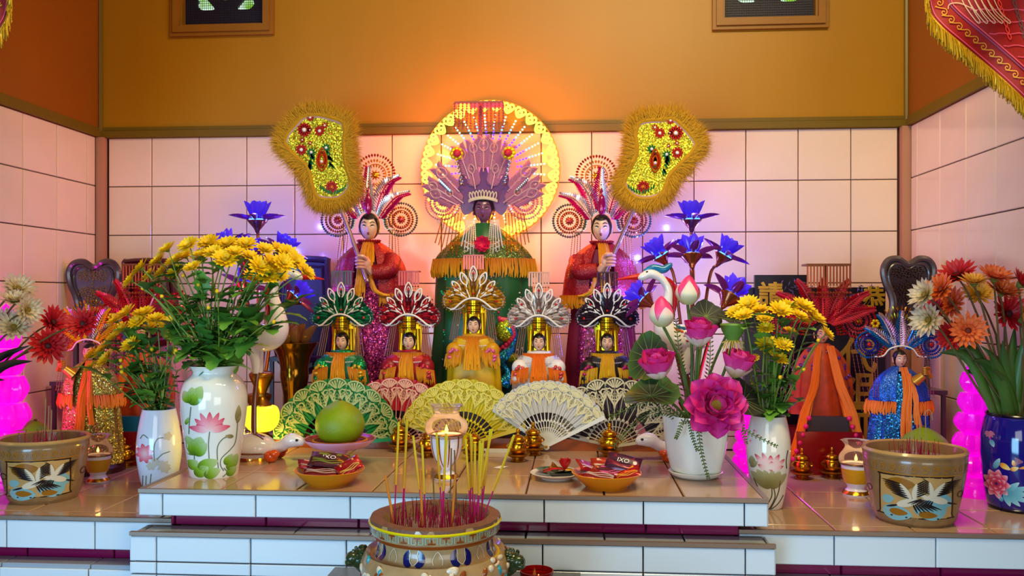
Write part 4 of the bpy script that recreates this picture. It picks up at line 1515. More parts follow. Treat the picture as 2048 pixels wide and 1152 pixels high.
def head(T, c, h, skin=SKIN, brow=DARK, turn=0.0):
    """head with features; c is its centre, h half its height"""
    c = V(c)
    R = Matrix.Rotation(turn, 3, 'Z')
    def H(a, b, off=0):
        ca, cb, sb = cos(a), cos(b), sin(b)
        x, y, z = .74 * sin(a) * cb, -.80 * ca * cb, sb
        if sb < 0:
            x *= 1 - .30 * (-sb) ** 1.6
            y *= 1 - .10 * (-sb) ** 2
            z *= 1.02
        f = 1 if ca > 0 else 0
        if f:
            y -= .17 * exp(-(a / .13) ** 2) * max(0, 1 - abs((b + .22) / .34)) ** .8     # nose
            y -= .05 * exp(-(a / .30) ** 2) * exp(-((b + .56) / .10) ** 2)                # lips
            y -= .06 * exp(-(a / .30) ** 2) * exp(-((b + .95) / .20) ** 2)                # chin
            for e in (-1, 1):
                y += .06 * exp(-((a - e * .42) / .22) ** 2) * exp(-((b - .02) / .14) ** 2)  # sockets
                y -= .03 * exp(-((a - e * .55) / .25) ** 2) * exp(-((b + .32) / .22) ** 2)  # cheeks
        n = V((sin(a) * cb, -ca * cb, sb))
        return c + R @ ((V((x, y, z)) + n * off) * h)
    mb = MB()
    mb.grid(lambda u, v: H(2 * pi * u - pi, -pi / 2 + pi * v), 48, 34, cu=True)
    mb.lathe([(.30 * h, -1.45 * h), (.30 * h, -.7 * h)], 14, c + R @ V((0, .05 * h, 0)), cap=False)
    hd = T.part('head', mb, skin)
    S = lambda x, y, off=0: H(x, y, .012 + off)
    for e in (-1, 1):
        mb = MB()
        mb.stroke(S, spl([(e * .22, -.02), (e * .42, .01), (e * .64, .02)], 5), leafw(.11), 2)
        mb.m = 1
        mb.stroke(S, spl([(e * .20, -.02), (e * .42, .07), (e * .68, .03)], 5), leafw(.085), 1, .012)
        mb.stroke(S, [(e * .42, -.06), (e * .42, .08)], leafw(.17), 2, .01)
        T.part('eye', mb, [EYEW if skin is not SKIND else mat('dim_eye_white', '#a88898', .3), DARK], hd)
        mb = MB(); mb.stroke(S, spl([(e * .16, .20), (e * .42, .31), (e * .76, .22)], 5), leafw(.075), 1, .005)
        T.part('eyebrow', mb, brow, hd)
        mb = MB(); mb.sph(c + R @ V((e * .74 * h, .02 * h, -.06 * h)), (.10 * h, .16 * h, .28 * h), 8, 7)
        mb.sph(c + R @ V((e * .74 * h, -.04 * h, -.34 * h)), (.08 * h, .10 * h, .14 * h), 7, 6)
        T.part('ear', mb, skin, hd)
    mb = MB()
    mb.stroke(S, spl([(-.22, -.53), (-.08, -.50), (0, -.515), (.08, -.50), (.22, -.53)], 4), leafw(.085), 2, .01)
    mb.stroke(S, spl([(-.16, -.59), (0, -.62), (.16, -.59)], 4), leafw(.09), 2, .01)
    T.part('mouth', mb, LIP, hd)
    mb = MB()
    def hair(u, v):
        a = -pi + 2 * pi * u
        lo = .52 - .06 * cos(4 * a) if abs(a) < .7 else (.50 - (abs(a) - .7) * 2.2)
        b = max(lo, -.9)
        return H(a, b + (pi / 2 - b) * v, .05)
    mb.grid(hair, 40, 8, cu=True)
    T.part('hair', mb, HAIR, hd)
    return hd


def robe(secs, fold=0., nf=14, a0=-pi, a1=pi, nu=64, nv=26, ph=0., open_=None):
    """lofted garment; secs = [(z, rx, ry, y-centre)]"""
    secs = [(q + (0,))[:4] for q in secs]
    fine = spl(secs, 6)
    m = len(fine) - 1
    def fn(u, v):
        i = min(int(v * m), m - 1); t = v * m - i
        z, rx, ry, yc = [p + (q - p) * t for p, q in zip(fine[i], fine[i + 1])]
        a = a0 + (a1 - a0) * u
        f = 1 + fold * (sin(nf * a + ph + 2 * sin(v * 3)) + .5 * sin(nf * 1.7 * a + 1 + ph)) * min(1, (1 - v) * 1.6 + .1)
        return V((rx * f * sin(a), yc - ry * f * cos(a), z))
    return fn, nu, nv


def fringe_on(mb, fn, v, a_lo, a_hi, n, length, r, jit=.12, out=1.0, seg=4, rows=1):
    """strands hanging from a garment's edge: fn(u, v) with u for the angle"""
    for j in range(rows):
        for i in range(n):
            u = a_lo + (a_hi - a_lo) * (i + random.uniform(-.3, .3)) / max(n - 1, 1)
            p = fn(u, v)
            q = fn(u, max(0, v - .05))
            d = V((p.x, p.y, 0)); d = d.normalized() if d.length else V((0, -1, 0))
            l = length * random.uniform(1 - jit * 2, 1 + jit)
            s0 = V((random.uniform(-1, 1), 0, 0)) * length * .10
            o = out * (1 + .5 * j) + r
            pts = [p + d * o + V((0, 0, 0 if j == 0 else 1.5)), p + d * (o + r) + V((0, 0, -l * .35)) + s0 * .4, p + d * (o + r * 1.4) + V((0, 0, -l * .7)) + s0 * 1.0, p + d * (o + r * .8) + V((0, 0, -l)) + s0 * .7]
            mb.tube(pts, [r * .8, r, r, r * .55], 4)


def tassel_fall(mb, pts, width, n, r, y=0):
    """a hanging bunch of cords following pts (x, y, z) with spread"""
    for i in range(n):
        e = random.uniform(-1, 1)
        cut = random.uniform(.75, 1)
        P = [V(p) + V((e * width * (.6 + .6 * j / len(pts)) + random.uniform(-1, 1) * r * 1.3, random.uniform(-1, 1) * r * 1.6, random.uniform(-1, 1) * r)) for j, p in enumerate(pts)]
        P = [V(q) for q in spl(P, 3)]
        P = P[:max(3, int(len(P) * cut))]
        mb.tube(P, r * random.uniform(.8, 1.2), 4)


def strand(mb, a, b, n, r, sag=0., tr=.35):
    """thin cord with beads"""
    a, b = V(a), V(b)
    pts = [a + (b - a) * (i / n) + V((0, 0, -sag * sin(pi * i / n))) for i in range(n + 1)]
    mb.tube([pts[0], pts[n // 2], pts[-1]], r * tr, 3)
    for p in pts:
        mb.bead(p, r)


def plume(mb, pts, l, w, n, m0=0, m1=1, y=0.0, taper=.5):
    """crown plume: stem with slender beads in pairs, one colour on each side"""
    P = spl(pts, 8)
    m = len(P) - 1
    for i in range(n):
        t = (i + .5) / n
        q = t * m
        k = min(int(q), m - 1)
        a, b = V(P[k]), V(P[k + 1])
        p = a + (b - a) * (q - k)
        d = (b - a).normalized()
        s = V((d.z, 0, -d.x))
        ll = l * (1 - taper * t * t) * (.75 + .5 * sin(pi * min(1, t * 1.3)))
        for sg, mi in ((-1, m0), (1, m1)):
            mb.m = mi
            mb.drop(p, d * .75 + s * sg + V((0, -.25, 0)), ll, w)
    mb.m = m1
    mb.tube(P, w * .8, 4)


def rosette(mb, c, R, rings=3, w=2.0, m_out=0, m_in=1, m_c=2, fac=1.0):
    c = V(c)
    for j in range(rings):
        r0, r1 = R * (j + .35) / (rings + .2), R * (j + 1.15) / (rings + .2)
        n = int((8 + 9 * j) * fac)
        mb.m = m_out if j == rings - 1 else m_in
        for i in range(n):
            a = 2 * pi * (i + .5 * (j % 2)) / n
            d = V((cos(a), -.12, sin(a)))
            mb.drop(c + d * r0, d, r1 - r0, w * (.7 + .3 * j / rings))
    mb.m = m_in
    mb.tube([c + V((R * .5 * cos(2 * pi * i / 20), -1, R * .5 * sin(2 * pi * i / 20))) for i in range(20)], w * .35, 4, True)
    mb.m = m_c
    mb.sph(c + V((0, -2, 0)), (R * .16, R * .12, R * .16), 8, 6)


def leaf_loop(c, ang, h, w, y=0, sq=1.6):
    """closed pointed-leaf outline, base at c, pointing at ang from vertical"""
    L = []
    for i in range(20):
        t = i / 20
        q = 2 * pi * t
        x = w / 2 * sin(q) * (abs(sin(q / 2)) ** .3)
        z = h * (1 - cos(q)) / 2
        x *= (1 - (z / h) ** 3 * .55)
        L.append(V((c[0] + x * cos(ang) + z * sin(ang), c[1] + y, c[2] - x * sin(ang) + z * cos(ang))))
    return L


def hand(mb, c, s, side=1, grip=None, up=V((0, 0, 1)), d=V((0, -1, 0))):
    """closed hand: palm, four unequal bent fingers curling round the axis at c, thumb from the side"""
    c = V(c)
    mb.sph(c + V((side * .55 * s, .12 * s, 0)), (.42 * s, .30 * s, .62 * s), 10, 8)
    for i, L in enumerate((.92, 1.0, .96, .80)):
        z = (.45 - .30 * i) * s
        r = .36 * s
        pts = []
        for j in range(7):
            a = -.2 + 3.5 * L * j / 6
            pts.append(c + V((side * r * cos(a) * 1.05, -r * sin(a), z + .05 * s * sin(a))))
        mb.tube(pts, [.155 * s, .16 * s, .15 * s, .15 * s, .14 * s, .13 * s, .09 * s], 7)
    mb.tube(spl([c + V((side * .62 * s, -.05 * s, .30 * s)), c + V((side * .46 * s, -.36 * s, .56 * s)), c + V((side * .10 * s, -.48 * s, .62 * s)), c + V((-side * .1 * s, -.44 * s, .60 * s))], 3), [.17 * s] * 6 + [.15 * s] * 3 + [.1 * s], 7)
    mb.tube([c + V((side * .6 * s, .15 * s, -.35 * s)), c + V((side * 1.0 * s, .5 * s, -.9 * s))], [.34 * s, .42 * s], 8)


YDEEP = 2.95
# ---- tiered stand and wooden base board behind the hand fans
ZB = .988
bx0, bx1 = at(552, 880, 2.84).x, at(1335, 880, 2.84).x
BRD = Thing('shrine_board', 'long orange-brown wooden base board behind the row of hand fans', 'board', ((bx0 + bx1) / 2, 3.10, ZP))
mb = MB(); mb.box((0, 0, (ZB - ZP) / 2), (bx1 - bx0, .55, ZB - ZP)); BRD.part('board', mb, mat('varnished_orange_wood', '#a04a10', .3, var=.25, vs=5, streak=(.4, 6, 6), coat=.4), smooth=False)
ZT1 = at(900, 800, 2.95).z
tx0, tx1 = at(628, 800, 2.95).x, at(1275, 800, 2.95).x
TIER = Thing('statue_tier', 'dark red wooden tier hidden behind the fans, carrying the row of deity figures', 'stand', ((tx0 + tx1) / 2, 3.12, ZB))
mb = MB(); mb.box((0, .0, (ZT1 - ZB) / 2 - .01), (tx1 - tx0 - .02, .50, ZT1 - ZB - .02)); TIER.part('front_panel', mb, mat('dark_red_wood', '#3c0a10', .4), smooth=False)
mb = MB(); mb.box((0, 0, ZT1 - ZB - .01), (tx1 - tx0, .51, .02)); TIER.part('shelf', mb, mat('dark_red_wood'), smooth=False)

GOLDC = mat('gold_foil', '#e0b00c', .25, .85)
PEARL = mat('pearl_bead', '#e8dcd4', .18, coat=.6)
FRG = gmat('gold_fringe', [(0, '#c87008'), (1, '#e8a414')], .6)
FRO = gmat('orange_fringe', [(0, '#e06408'), (1, '#f0820c')], .6)
FRY = gmat('yellow_fringe', [(0, '#d09408'), (1, '#e4b41c')], .6)

def small_deity(px, fy, lab, col, feath, feath2, robec, sleeve, acc, frm, k_=1.0, drop=0, board='#8a8a94', beadc=None):
    """seated figure; fy = pixel row of the face centre; base on the tier"""
    k = kof(px, YDEEP)
    base = at(px, 0, YDEEP); base = V((base.x, YDEEP, ZT1))
    T = Thing('small_deity', lab, 'statue', base, k, group='row of small deity figures')
    o = (HZ + (CZ - ZT1) / k) - fy       # height of the face centre above the tier
    head(T, (0, -2, o), 17.5)
    zs = o - 22                          # neck / shoulder line
    fn, nu, nv = robe([(0, 55, 30, 0), (zs * .35, 54, 30, 0), (zs * .62, 51, 28, 0), (zs - 10, 42, 24, 0), (zs - 1, 27, 17, 0), (zs + 5, 11, 10, 0)], .03, 9)
    mb = MB(); mb.grid(fn, nu, nv, cu=True); T.part('robe', mb, robec)
    # patterned sleeves and hands in the lap
    for sg in (-1, 1):
        mb = MB(); mb.sph((sg * 36, -17, zs - 30), (17, 15, 19), 14, 10, Matrix.Rotation(sg * .5, 3, 'Y')); mb.sph((sg * 38, -20, zs - 48), (17, 14, 14), 12, 9)
        sl = T.part('sleeve', mb, sleeve)
        mb = MB()
        for i in range(7):
            a = i * 2.4
            mb.sph((sg * 36 + 9 * cos(a), -33 - 2 * cos(i), zs - 38 + 13 * sin(a)), (5, 3, 3.4), 7, 5, Matrix.Rotation(a, 3, 'Y'))
        T.part('embroidery', mb, acc, sl)
    # fringes: centre fall and the two shoulder bands
    mb = MB()
    v0 = .80
    fringe_on(mb, fn, v0, .30, .70, 46, 34, 1.15, rows=2, out=3)
    for sg in (-1, 1):
        for i in range(30):
            t = i / 29
            a = sg * (.5 + 1.0 * t)
            p = V((sg * (20 + 32 * t), -36 + 12 * t * t, zs - 26 - 8 * t))
            l = random.uniform(22, 32)
            s0 = random.uniform(-2, 2)
            mb.tube([p, p + V((s0 * .5 + sg * 1.5, -1.5, -l * .5)), p + V((s0 + sg * 2.5, 0, -l))], [1.2, 1.25, .7], 4)
    tassel_fall(mb, [(0, -21, zs - 4), (0, -33, zs - 22), (0, -38, zs - 44), (0, -40, zs - 72)], 16, 56, 1.5)
    T.part('fringe', mb, frm)
    # collar of beads
    mb = MB()
    mb.tube([(20 * cos(q), 12 * sin(q) - 2, zs + 1 + 2 * sin(q)) for q in [2 * pi * i / 24 for i in range(24)]], 4.2, 6, True)
    T.part('collar', mb, sleeve)
    mb = MB()
    for rr, zz, n in ((27, -5, 26), (36, -14, 30)):
        for i in range(n):
            a = pi * (1.02 + .96 * i / (n - 1))
            mb.bead((rr * cos(a) * 1.12, rr * .72 * sin(a) - 4, zs + zz - 8 * abs(sin(a)) * .6), 2.0)
    T.part('bead_collar', mb, beadc or PEARL)
    # gold head cloth, hat with dark scallops
    mb = MB()
    for sg in (-1, 1):
        mb.grid(lambda u, v, sg=sg: (sg * (13 + 10 * u - 2 * v), 4 - 12 * u * (1 - u) - 4 * (1 - v), o - 22 + 46 * v), 5, 8)
    mb.grid(lambda u, v: (26 * (u - .5) * 2 * (.8 + .2 * v), 10 - 6 * sin(pi * u), o - 24 + 66 * v), 8, 6)
    T.part('gold_veil', mb, GOLDC)
    mb = MB()
    def hat(u, v):
        a = 2 * pi * u
        r = (13 + 1.5 * v) * (1 + .06 * cos(4 * a))
        return V((r * sin(a), -3 - r * .8 * cos(a), o + 22 + 27 * v))
    mb.grid(hat, 32, 6, cu=True)
    mb.add([hat(i / 32, 1) for i in range(32)], [tuple(range(32))])
    T.part('gold_hat', mb, GOLDC)
    mb = MB()
    for row, zz in ((0, 28), (1, 40)):
        for i in range(5):
            cx = (i - 2) * 5.4 + (0 if row else 0)
            y = -3 - (14.3 + .8 * row) * .8 * sqrt(max(.1, 1 - (cx / 15) ** 2)) - 1.0
            mb.tube([(cx + 2.3 * cos(q), y, o + zz + 2.6 * sin(q)) for q in [pi + pi * j / 7 for j in range(8)]], .55, 4)
            mb.bead((cx, y - .2, o + zz - .2), 1.1)
        mb.tube([((j / 10 * 2 - 1) * 13, -3 - 14.6 * .8 * sqrt(max(.05, 1 - ((j / 10 * 2 - 1) * 13 / 15) ** 2)) - .6, o + zz + 3.4) for j in range(11)], .5, 4)
    T.part('hat_pattern', mb, DARK)
    mb = MB()
    for i in range(9):
        x = (i - 4) * 3.1
        mb.tube([(x, -15, o + 24), (x, -16.5, o + 17)], .6, 4); mb.bead((x, -16.5, o + 17), 1.1)
    T.part('hat_fringe', mb, GOLDD)
    # crown: feather beads, outlined leaves, side wings
    zc = o + 53
    mb = MB()
    mb.prism(spl([(-10, zc - 12), (-34, zc - 24), (-58, zc - 16), (-62, zc + 4), (-46, zc + 22), (-30, zc + 38), (0, zc + 48), (30, zc + 38), (46, zc + 22), (62, zc + 4), (58, zc - 16), (34, zc - 24), (10, zc - 12)], 3, True), -2.4, -1.2)
    T.part('crown_backing', mb, feath2, smooth=False)
    mb = MB()
    for j, (r0, r1, n, w) in enumerate(((8, 26, 15, 3.4), (20, 40, 21, 3.6), (34, 54, 25, 3.4))):
        for i in range(n):
            a = math.radians(-108 + 216 * i / (n - 1))
            d = V((sin(a) * 1.18, -.12, cos(a) * .80 + .06))
            mb.m = (i + j) % 3 == 2
            mb.drop(V((0, -9 + 2 * j, zc - 6)) + d * r0, d, (r1 - r0) * 1.1, w)
    for sg in (-1, 1):
        for i in range(12):
            a = 2 * pi * i / 12
            mb.m = i % 2
            mb.drop((sg * 38 + 5 * cos(a), -7, zc - 5 + 4 * sin(a)), (cos(a), -.1, sin(a) * .7), 15, 3)
    crown = T.part('crown_feather', mb, [feath, feath2])
    mb = MB()
    for (x, a, h, w, zz) in ((0, 0, 30, 17, 34), (-14, -.42, 27, 15, 27), (14, .42, 27, 15, 27), (-26, -.72, 25, 13, 15), (26, .72, 25, 13, 15)):
        mb.tube(leaf_loop((x, -11, zc + zz), a, h, w), 1.5, 5, True)
        mb.tube(leaf_loop((x * 1.03, -10.6, zc + zz + 4), a, h * .6, w * .5), .8, 4, True)
        if x:
            mb.tube(spl([(x * .5, -12, zc + 2), (x * .9, -12, zc + zz * .6), (x * 1.0, -11, zc + zz)], 4), 1.5, 5)
    for sg in (-1, 1):
        for q, (r1, r2) in enumerate(((0, 26), (0, 20))):
            mb.tube(spl([(sg * 12, -10, zc - 2 + 9 * q), (sg * 28, -11, zc + 8 + 7 * q), (sg * (46 - 6 * q), -10, zc + 6 + 10 * q), (sg * (56 - 8 * q), -9, zc - 2 + 12 * q)], 5), [1.0 + .6 * sin(pi * j / 15) for j in range(16)], 5)
        mb.tube([(sg * (38 + 21 * cos(2 * pi * j / 24)), -8.5, zc - 8 + 14 * sin(2 * pi * j / 24) + sg * 0) for j in range(24)], .85, 4, True)
    mb.tube(spl([(-46, -9, zc - 22), (-38, -12, zc - 20), (-26, -15, zc - 10), (-14, -17, zc - 2), (0, -18, zc + 1), (14, -17, zc - 2), (26, -15, zc - 10), (38, -12, zc - 20), (46, -9, zc - 22)], 5), 1.9, 6)
    T.part('crown_outline', mb, mat('white_crown_cord', '#f0e8e0', .35))
    mb = MB()
    for sg in (-1, 1):
        for j in range(22):
            a = 2 * pi * j / 22
            x, z = 38 + 25 * cos(a), -8 + 18 * sin(a)
            if x > 14:
                mb.bead((sg * x, -7, zc + z), 1.9)
        for j in range(9):
            mb.drop((sg * (24 + 3.4 * j), -9.5, zc - 10 + 1.2 * j), (sg * .6, -.1, .8 - .16 * j), 9, 1.6)
            mb.drop((sg * (24 + 3.4 * j), -9.5, zc - 12), (sg * .6, -.1, -.8 + .06 * j), 8, 1.6)
    for i in range(17):
        a = math.radians(-95 + 190 * i / 16)
        mb.bead((60 * sin(a) * 1.05, -2, zc - 4 + 50 * cos(a)), 1.8)
    T.part('crown_bead', mb, [feath])
    mb = MB()
    for (x, z) in ((0, 10), (-34, 22), (34, 22), (-46, -6), (46, -6), (0, 50)):
        mb.sph((x, -12, zc + z), 2.8, 8, 6)
    T.part('red_jewel', mb, mat('red_jewel', '#c01420', .12, coat=.6))
    # flat top board with bead curtain
    zb = o + 139
    mb = MB(); mb.box((0, 4, zb), (40, 26, 2.4)); mb.box((0, 6, zb - 36), (5, 3, 70))
    bd = T.part('crown_board', mb, mat('board_' + board, board, .35, .3), smooth=False)
    mb = MB()
    for i in range(8):
        x = -19 + 38 * i / 7
        mb.box((x, -8, zb - 14), (3.6, .6, 27)); mb.bead((x, -8.4, zb - 30), 2.2); mb.bead((x, -8.4, zb - 35), 1.5)
    T.part('bead_curtain', mb, mat('curtain_' + board, board, .3, .5), bd)
    mb = MB()
    for sg in (-1, 1):
        for i in range(4):
            strand(mb, (sg * (25 + 4 * i), -8 + i, zc - 20), (sg * (33 + 4.6 * i), -18 + i, zs - 6), 26, 1.5)
    T.part('side_bead_strand', mb, mat('rosy_silver_bead', '#b48a80', .3, .6))
    return T

def pat(n, c): return mat(n, c, .35, .35, coat=.3)
SD = []
SD.append(small_deity(685, 682, 'small seated deity with green crown and green-orange robe, first of the row', '', pat('emerald_feather', '#0c7a4c'), pat('dark_emerald', '#06402c'), mat('green_robe', '#147044', .4, var=.2, vs=.06), sequin('green_sequin', '#0c9a58', .5), pat('yellow_embroidery', '#e0b020'), FRG, board='#6c6c7a'))
SD.append(small_deity(819, 682, 'small seated deity with crimson crown and red robe', '', pat('crimson_feather', '#b00c20'), pat('dark_crimson', '#5c0614'), mat('red_robe', '#b80c14', .5, sheen=.3), mat('dark_red_sleeve', '#8c0a1c', .4), pat('red_embroidery', '#d83040'), FRG, board='#a83c34'))
SD.append(small_deity(948, 650, 'small seated deity with gold crown and yellow robe, highest and central of the row', '', pat('gold_feather', '#c08808'), pat('amber_feather', '#8a5404'), mat('yellow_robe', '#d2a408', .45, sheen=.3, var=.1, vs=.05), mat('gold_sleeve', '#c88c08', .4), pat('pink_embroidery', '#e05a90'), FRG, board='#c05c54'))
SD.append(small_deity(1078, 684, 'small seated deity with silver crown, white robe and orange fringe', '', pat('silver_feather', '#c8b4ac'), pat('taupe_feather', '#80685c'), mat('white_silver_robe', '#cfc6c6', .4, sheen=.3), mat('white_sleeve', '#e4dede', .4), pat('coral_embroidery', '#d84848'), FRO, board='#c08a78'))
SD.append(small_deity(1214, 684, 'small seated deity with black crown and black robe, last of the row', '', pat('black_feather', '#241420'), pat('plum_feather', '#3c2038'), mat('black_robe', '#1c0c12', .5, sheen=.2), mat('black_sleeve', '#141014', .4), pat('magenta_embroidery', '#b81c60'), FRY, board='#4c2430', beadc=mat('grey_pearl', '#b8a8a4', .2, coat=.5)))

# ---- attendants with long-handled fans
YATT = 3.14
MAG = sequin('magenta_sequin', '#a00a50', .42, tilt=.8, col2='#ff5cb0')
REDV = sequin('red_sequin_cape', '#98081a', .8, rough=.4, metal=.25, tilt=.5, col2='#b81024')
def attendant(px, fy, m, lab):
    """m: +1 when the fan is held to the figure's own right (picture left)"""
    k = kof(px, YATT)
    b = at(px, 0, YATT); base = V((b.x, YATT, ZT1))
    T = Thing('attendant_deity', lab, 'statue', base, k, group='attendant deities')
    o = (HZ + (CZ - ZT1) / k) - fy
    head(T, (0, -4, o), 27, turn=m * .10)
    fn, nu, nv = robe([(0, 74, 40, 4), (60, 70, 38, 4), (150, 62, 36, 2), (220, 52, 32, 0), (o - 44, 30, 22, 0)], .035, 11)
    mb = MB(); mb.grid(fn, nu, nv, cu=True); T.part('robe', mb, mat('maroon_velvet', '#7c0830', .6, sheen=.5))
    mb = MB(); mb.grid(lambda u, v: fn(.5 - .13 + .26 * u, v * .78) + V((0, -2.5, 0)), 14, 22); T.part('sequin_panel', mb, MAG)
    cf, nu, nv = robe([(198, 79, 46, 4), (225, 75, 44, 3), (260, 66, 39, 0), (o - 52, 50, 31, 0), (o - 38, 33, 22, 0), (o - 28, 17, 14, -2)], .028, 10, a0=-pi + .0, a1=pi, ph=1)
    g = .055
    mb = MB(); mb.grid(lambda u, v: cf(.5 + g + (1 - 2 * g) * u if True else u, v), nu, nv); T.part('cape', mb, REDV)
    mb = MB()
    fringe_on(mb, lambda u, v: cf(.5 + u, v), 0.0, g, 1 - g, 150, 24, 1.5, rows=2, out=1)
    T.part('cape_fringe', mb, FRG)
    mb = MB()
    tassel_fall(mb, [(0, -20, o - 30), (-2 * m, -36, o - 50), (-4 * m, -44, o - 80), (-8 * m, -46, o - 118), (-12 * m, -46, o - 150)], 9, 44, 1.7)
    tassel_fall(mb, [(6, -20, o - 32), (12, -38, o - 60), (10, -46, o - 90)], 6, 16, 1.6)
    for sg in (1,):
        tassel_fall(mb, [(-14 * m, -46, o - 118), (-15 * m, -46, o - 180), (-14 * m, -44, o - 250), (-14 * m, -44, o - 320)], 4, 16, 1.6)
        tassel_fall(mb, [(14 * m, -46, o - 98), (16 * m, -48, o - 114), (26 * m, -48, o - 132), (50 * m, -40, o - 138)], 4, 16, 1.6)
    T.part('gold_fringe_scarf', mb, FRG)
    mb = MB()
    for i in range(14):
        a = pi * (1 + i / 13)
        mb.drop((16 * cos(a), -6 + 14 * sin(a), o - 30), (cos(a), sin(a) - .3, .25), 10, 3.4)
    T.part('ruff', mb, REDV)
    # both hands: upper one grips the staff, lower sleeve hand just below
    hx, hz = -7 * m if m > 0 else 17, (HZ + (CZ - ZT1) / k) - (528 if m > 0 else 524)
    mb = MB(); hand(mb, (hx, -52, hz), 21, -1 if m < 0 else 1); T.part('hand', mb, SKINP)
    mb = MB(); mb.tube(spl([(m * 46, -12, o - 66), (m * 44, -34, o - 88), (hx + m * 22 if m > 0 else hx - 26, -44, hz - 18)], 6), [20 - .5 * i for i in range(13)], 12); T.part('sleeve', mb, REDV)
    # crown
    mb = MB()
    pz = o + 30
    plume(mb, [(0, -10, pz), (-4, -12, pz + 40), (-1, -12, pz + 88)], 20, 2.0, 24, 0, 1)
    for sg in (-1, 1):
        plume(mb, [(sg * 14, -9, pz - 4), (sg * 24, -12, pz + 30), (sg * 40, -12, pz + 56), (sg * 62, -12, pz + 68)], 19, 2.0, 24, 0 if sg < 0 else 1, 1 if sg < 0 else 0)
        plume(mb, [(sg * 20, -8, pz - 14), (sg * 36, -12, pz + 8), (sg * 56, -12, pz + 28), (sg * 82, -12, pz + 36)], 18, 2.0, 24, 0 if sg < 0 else 1, 1 if sg < 0 else 0)
    PINKM = mat('pink_foil', '#d0106c', .22, .7); SILM = mat('silver_foil', '#d8d0d4', .2, .9)
    T.part('plume', mb, [PINKM, SILM])
    mb = MB(); mb.sph((0, -14, pz + 14), (8, 7, 22), 14, 10); mb.drop((0, -14, pz + 30), (0, 0, 1), 20, 3)
    T.part('jewel_knob', mb, mat('magenta_jewel', '#a80c50', .12, .3, coat=.6))
    for sg in (-1, 1):
        mb = MB(); rosette(mb, (sg * 64, -4, o + 14), 36, 4, 3.2, fac=1.25); T.part('rosette', mb, [mat('teal_bead', '#5a7478', .2, .6), mat('copper_bead', '#b45c38', .25, .7), mat('red_jewel')])
    mb = MB(); rosette(mb, (10 * m, 4, pz + 74), 44, 4, 2.8, fac=1.2); T.part('top_rosette', mb, [mat('dark_red_bead', '#a02018', .25, .4), mat('amber_bead', '#d07c14', .2, .5), GOLD])
    mb = MB()
    for j in range(3):
        for i in range(26):
            a = math.radians(-88 + 176 * i / 25)
            r = 32 + 4.4 * j
            mb.m = j
            mb.sph((r * sin(a), -9 + 4 * (1 - cos(a)), o + 6 + r * .98 * cos(a) - 6), 2.0, 6, 5)
    T.part('tiara', mb, [PEARL, GOLD, mat('teal_bead')])
    mb = MB(); mb.tube([(31 * sin(q), -10 + 4 * (1 - cos(q)), o + 30 * cos(q)) for q in [math.radians(-95 + 190 * i / 24) for i in range(25)]] + [], 1.3, 5)
    for sg in (-1, 1):
        mb.tube(spl([(sg * 31, -9, o - 2), (sg * 36, -9, o - 6), (sg * 46, -8, o - 4), (sg * 58, -6, o - 12)], 4), 1.3, 5)
    T.part('crown_edge', mb, mat('white_crown_cord'))
    mb = MB()
    for sg in (-1, 1):
        for i in range(4):
            strand(mb, (sg * (42 + 5 * i), -8, o - 8), (sg * (44 + 7 * i), -30 + 4 * i, o - 84 - 3 * i), 20, 1.5)
            mb.drop((sg * (44 + 7 * i), -30 + 4 * i, o - 84 - 3 * i), (0, 0, -1), 9, 2.2)
    T.part('bead_strand', mb, mat('amber_strand', '#c08858', .25, .5))
    return T, base, k, (hx, -52, hz)
A1 = attendant(740, 454, 1, 'attendant deity in crimson cape holding a feather fan, over the green-crowned figure')
A2 = attendant(1203, 456, -1, 'attendant deity in crimson cape with feather fan, beside the blue lotus lamp')

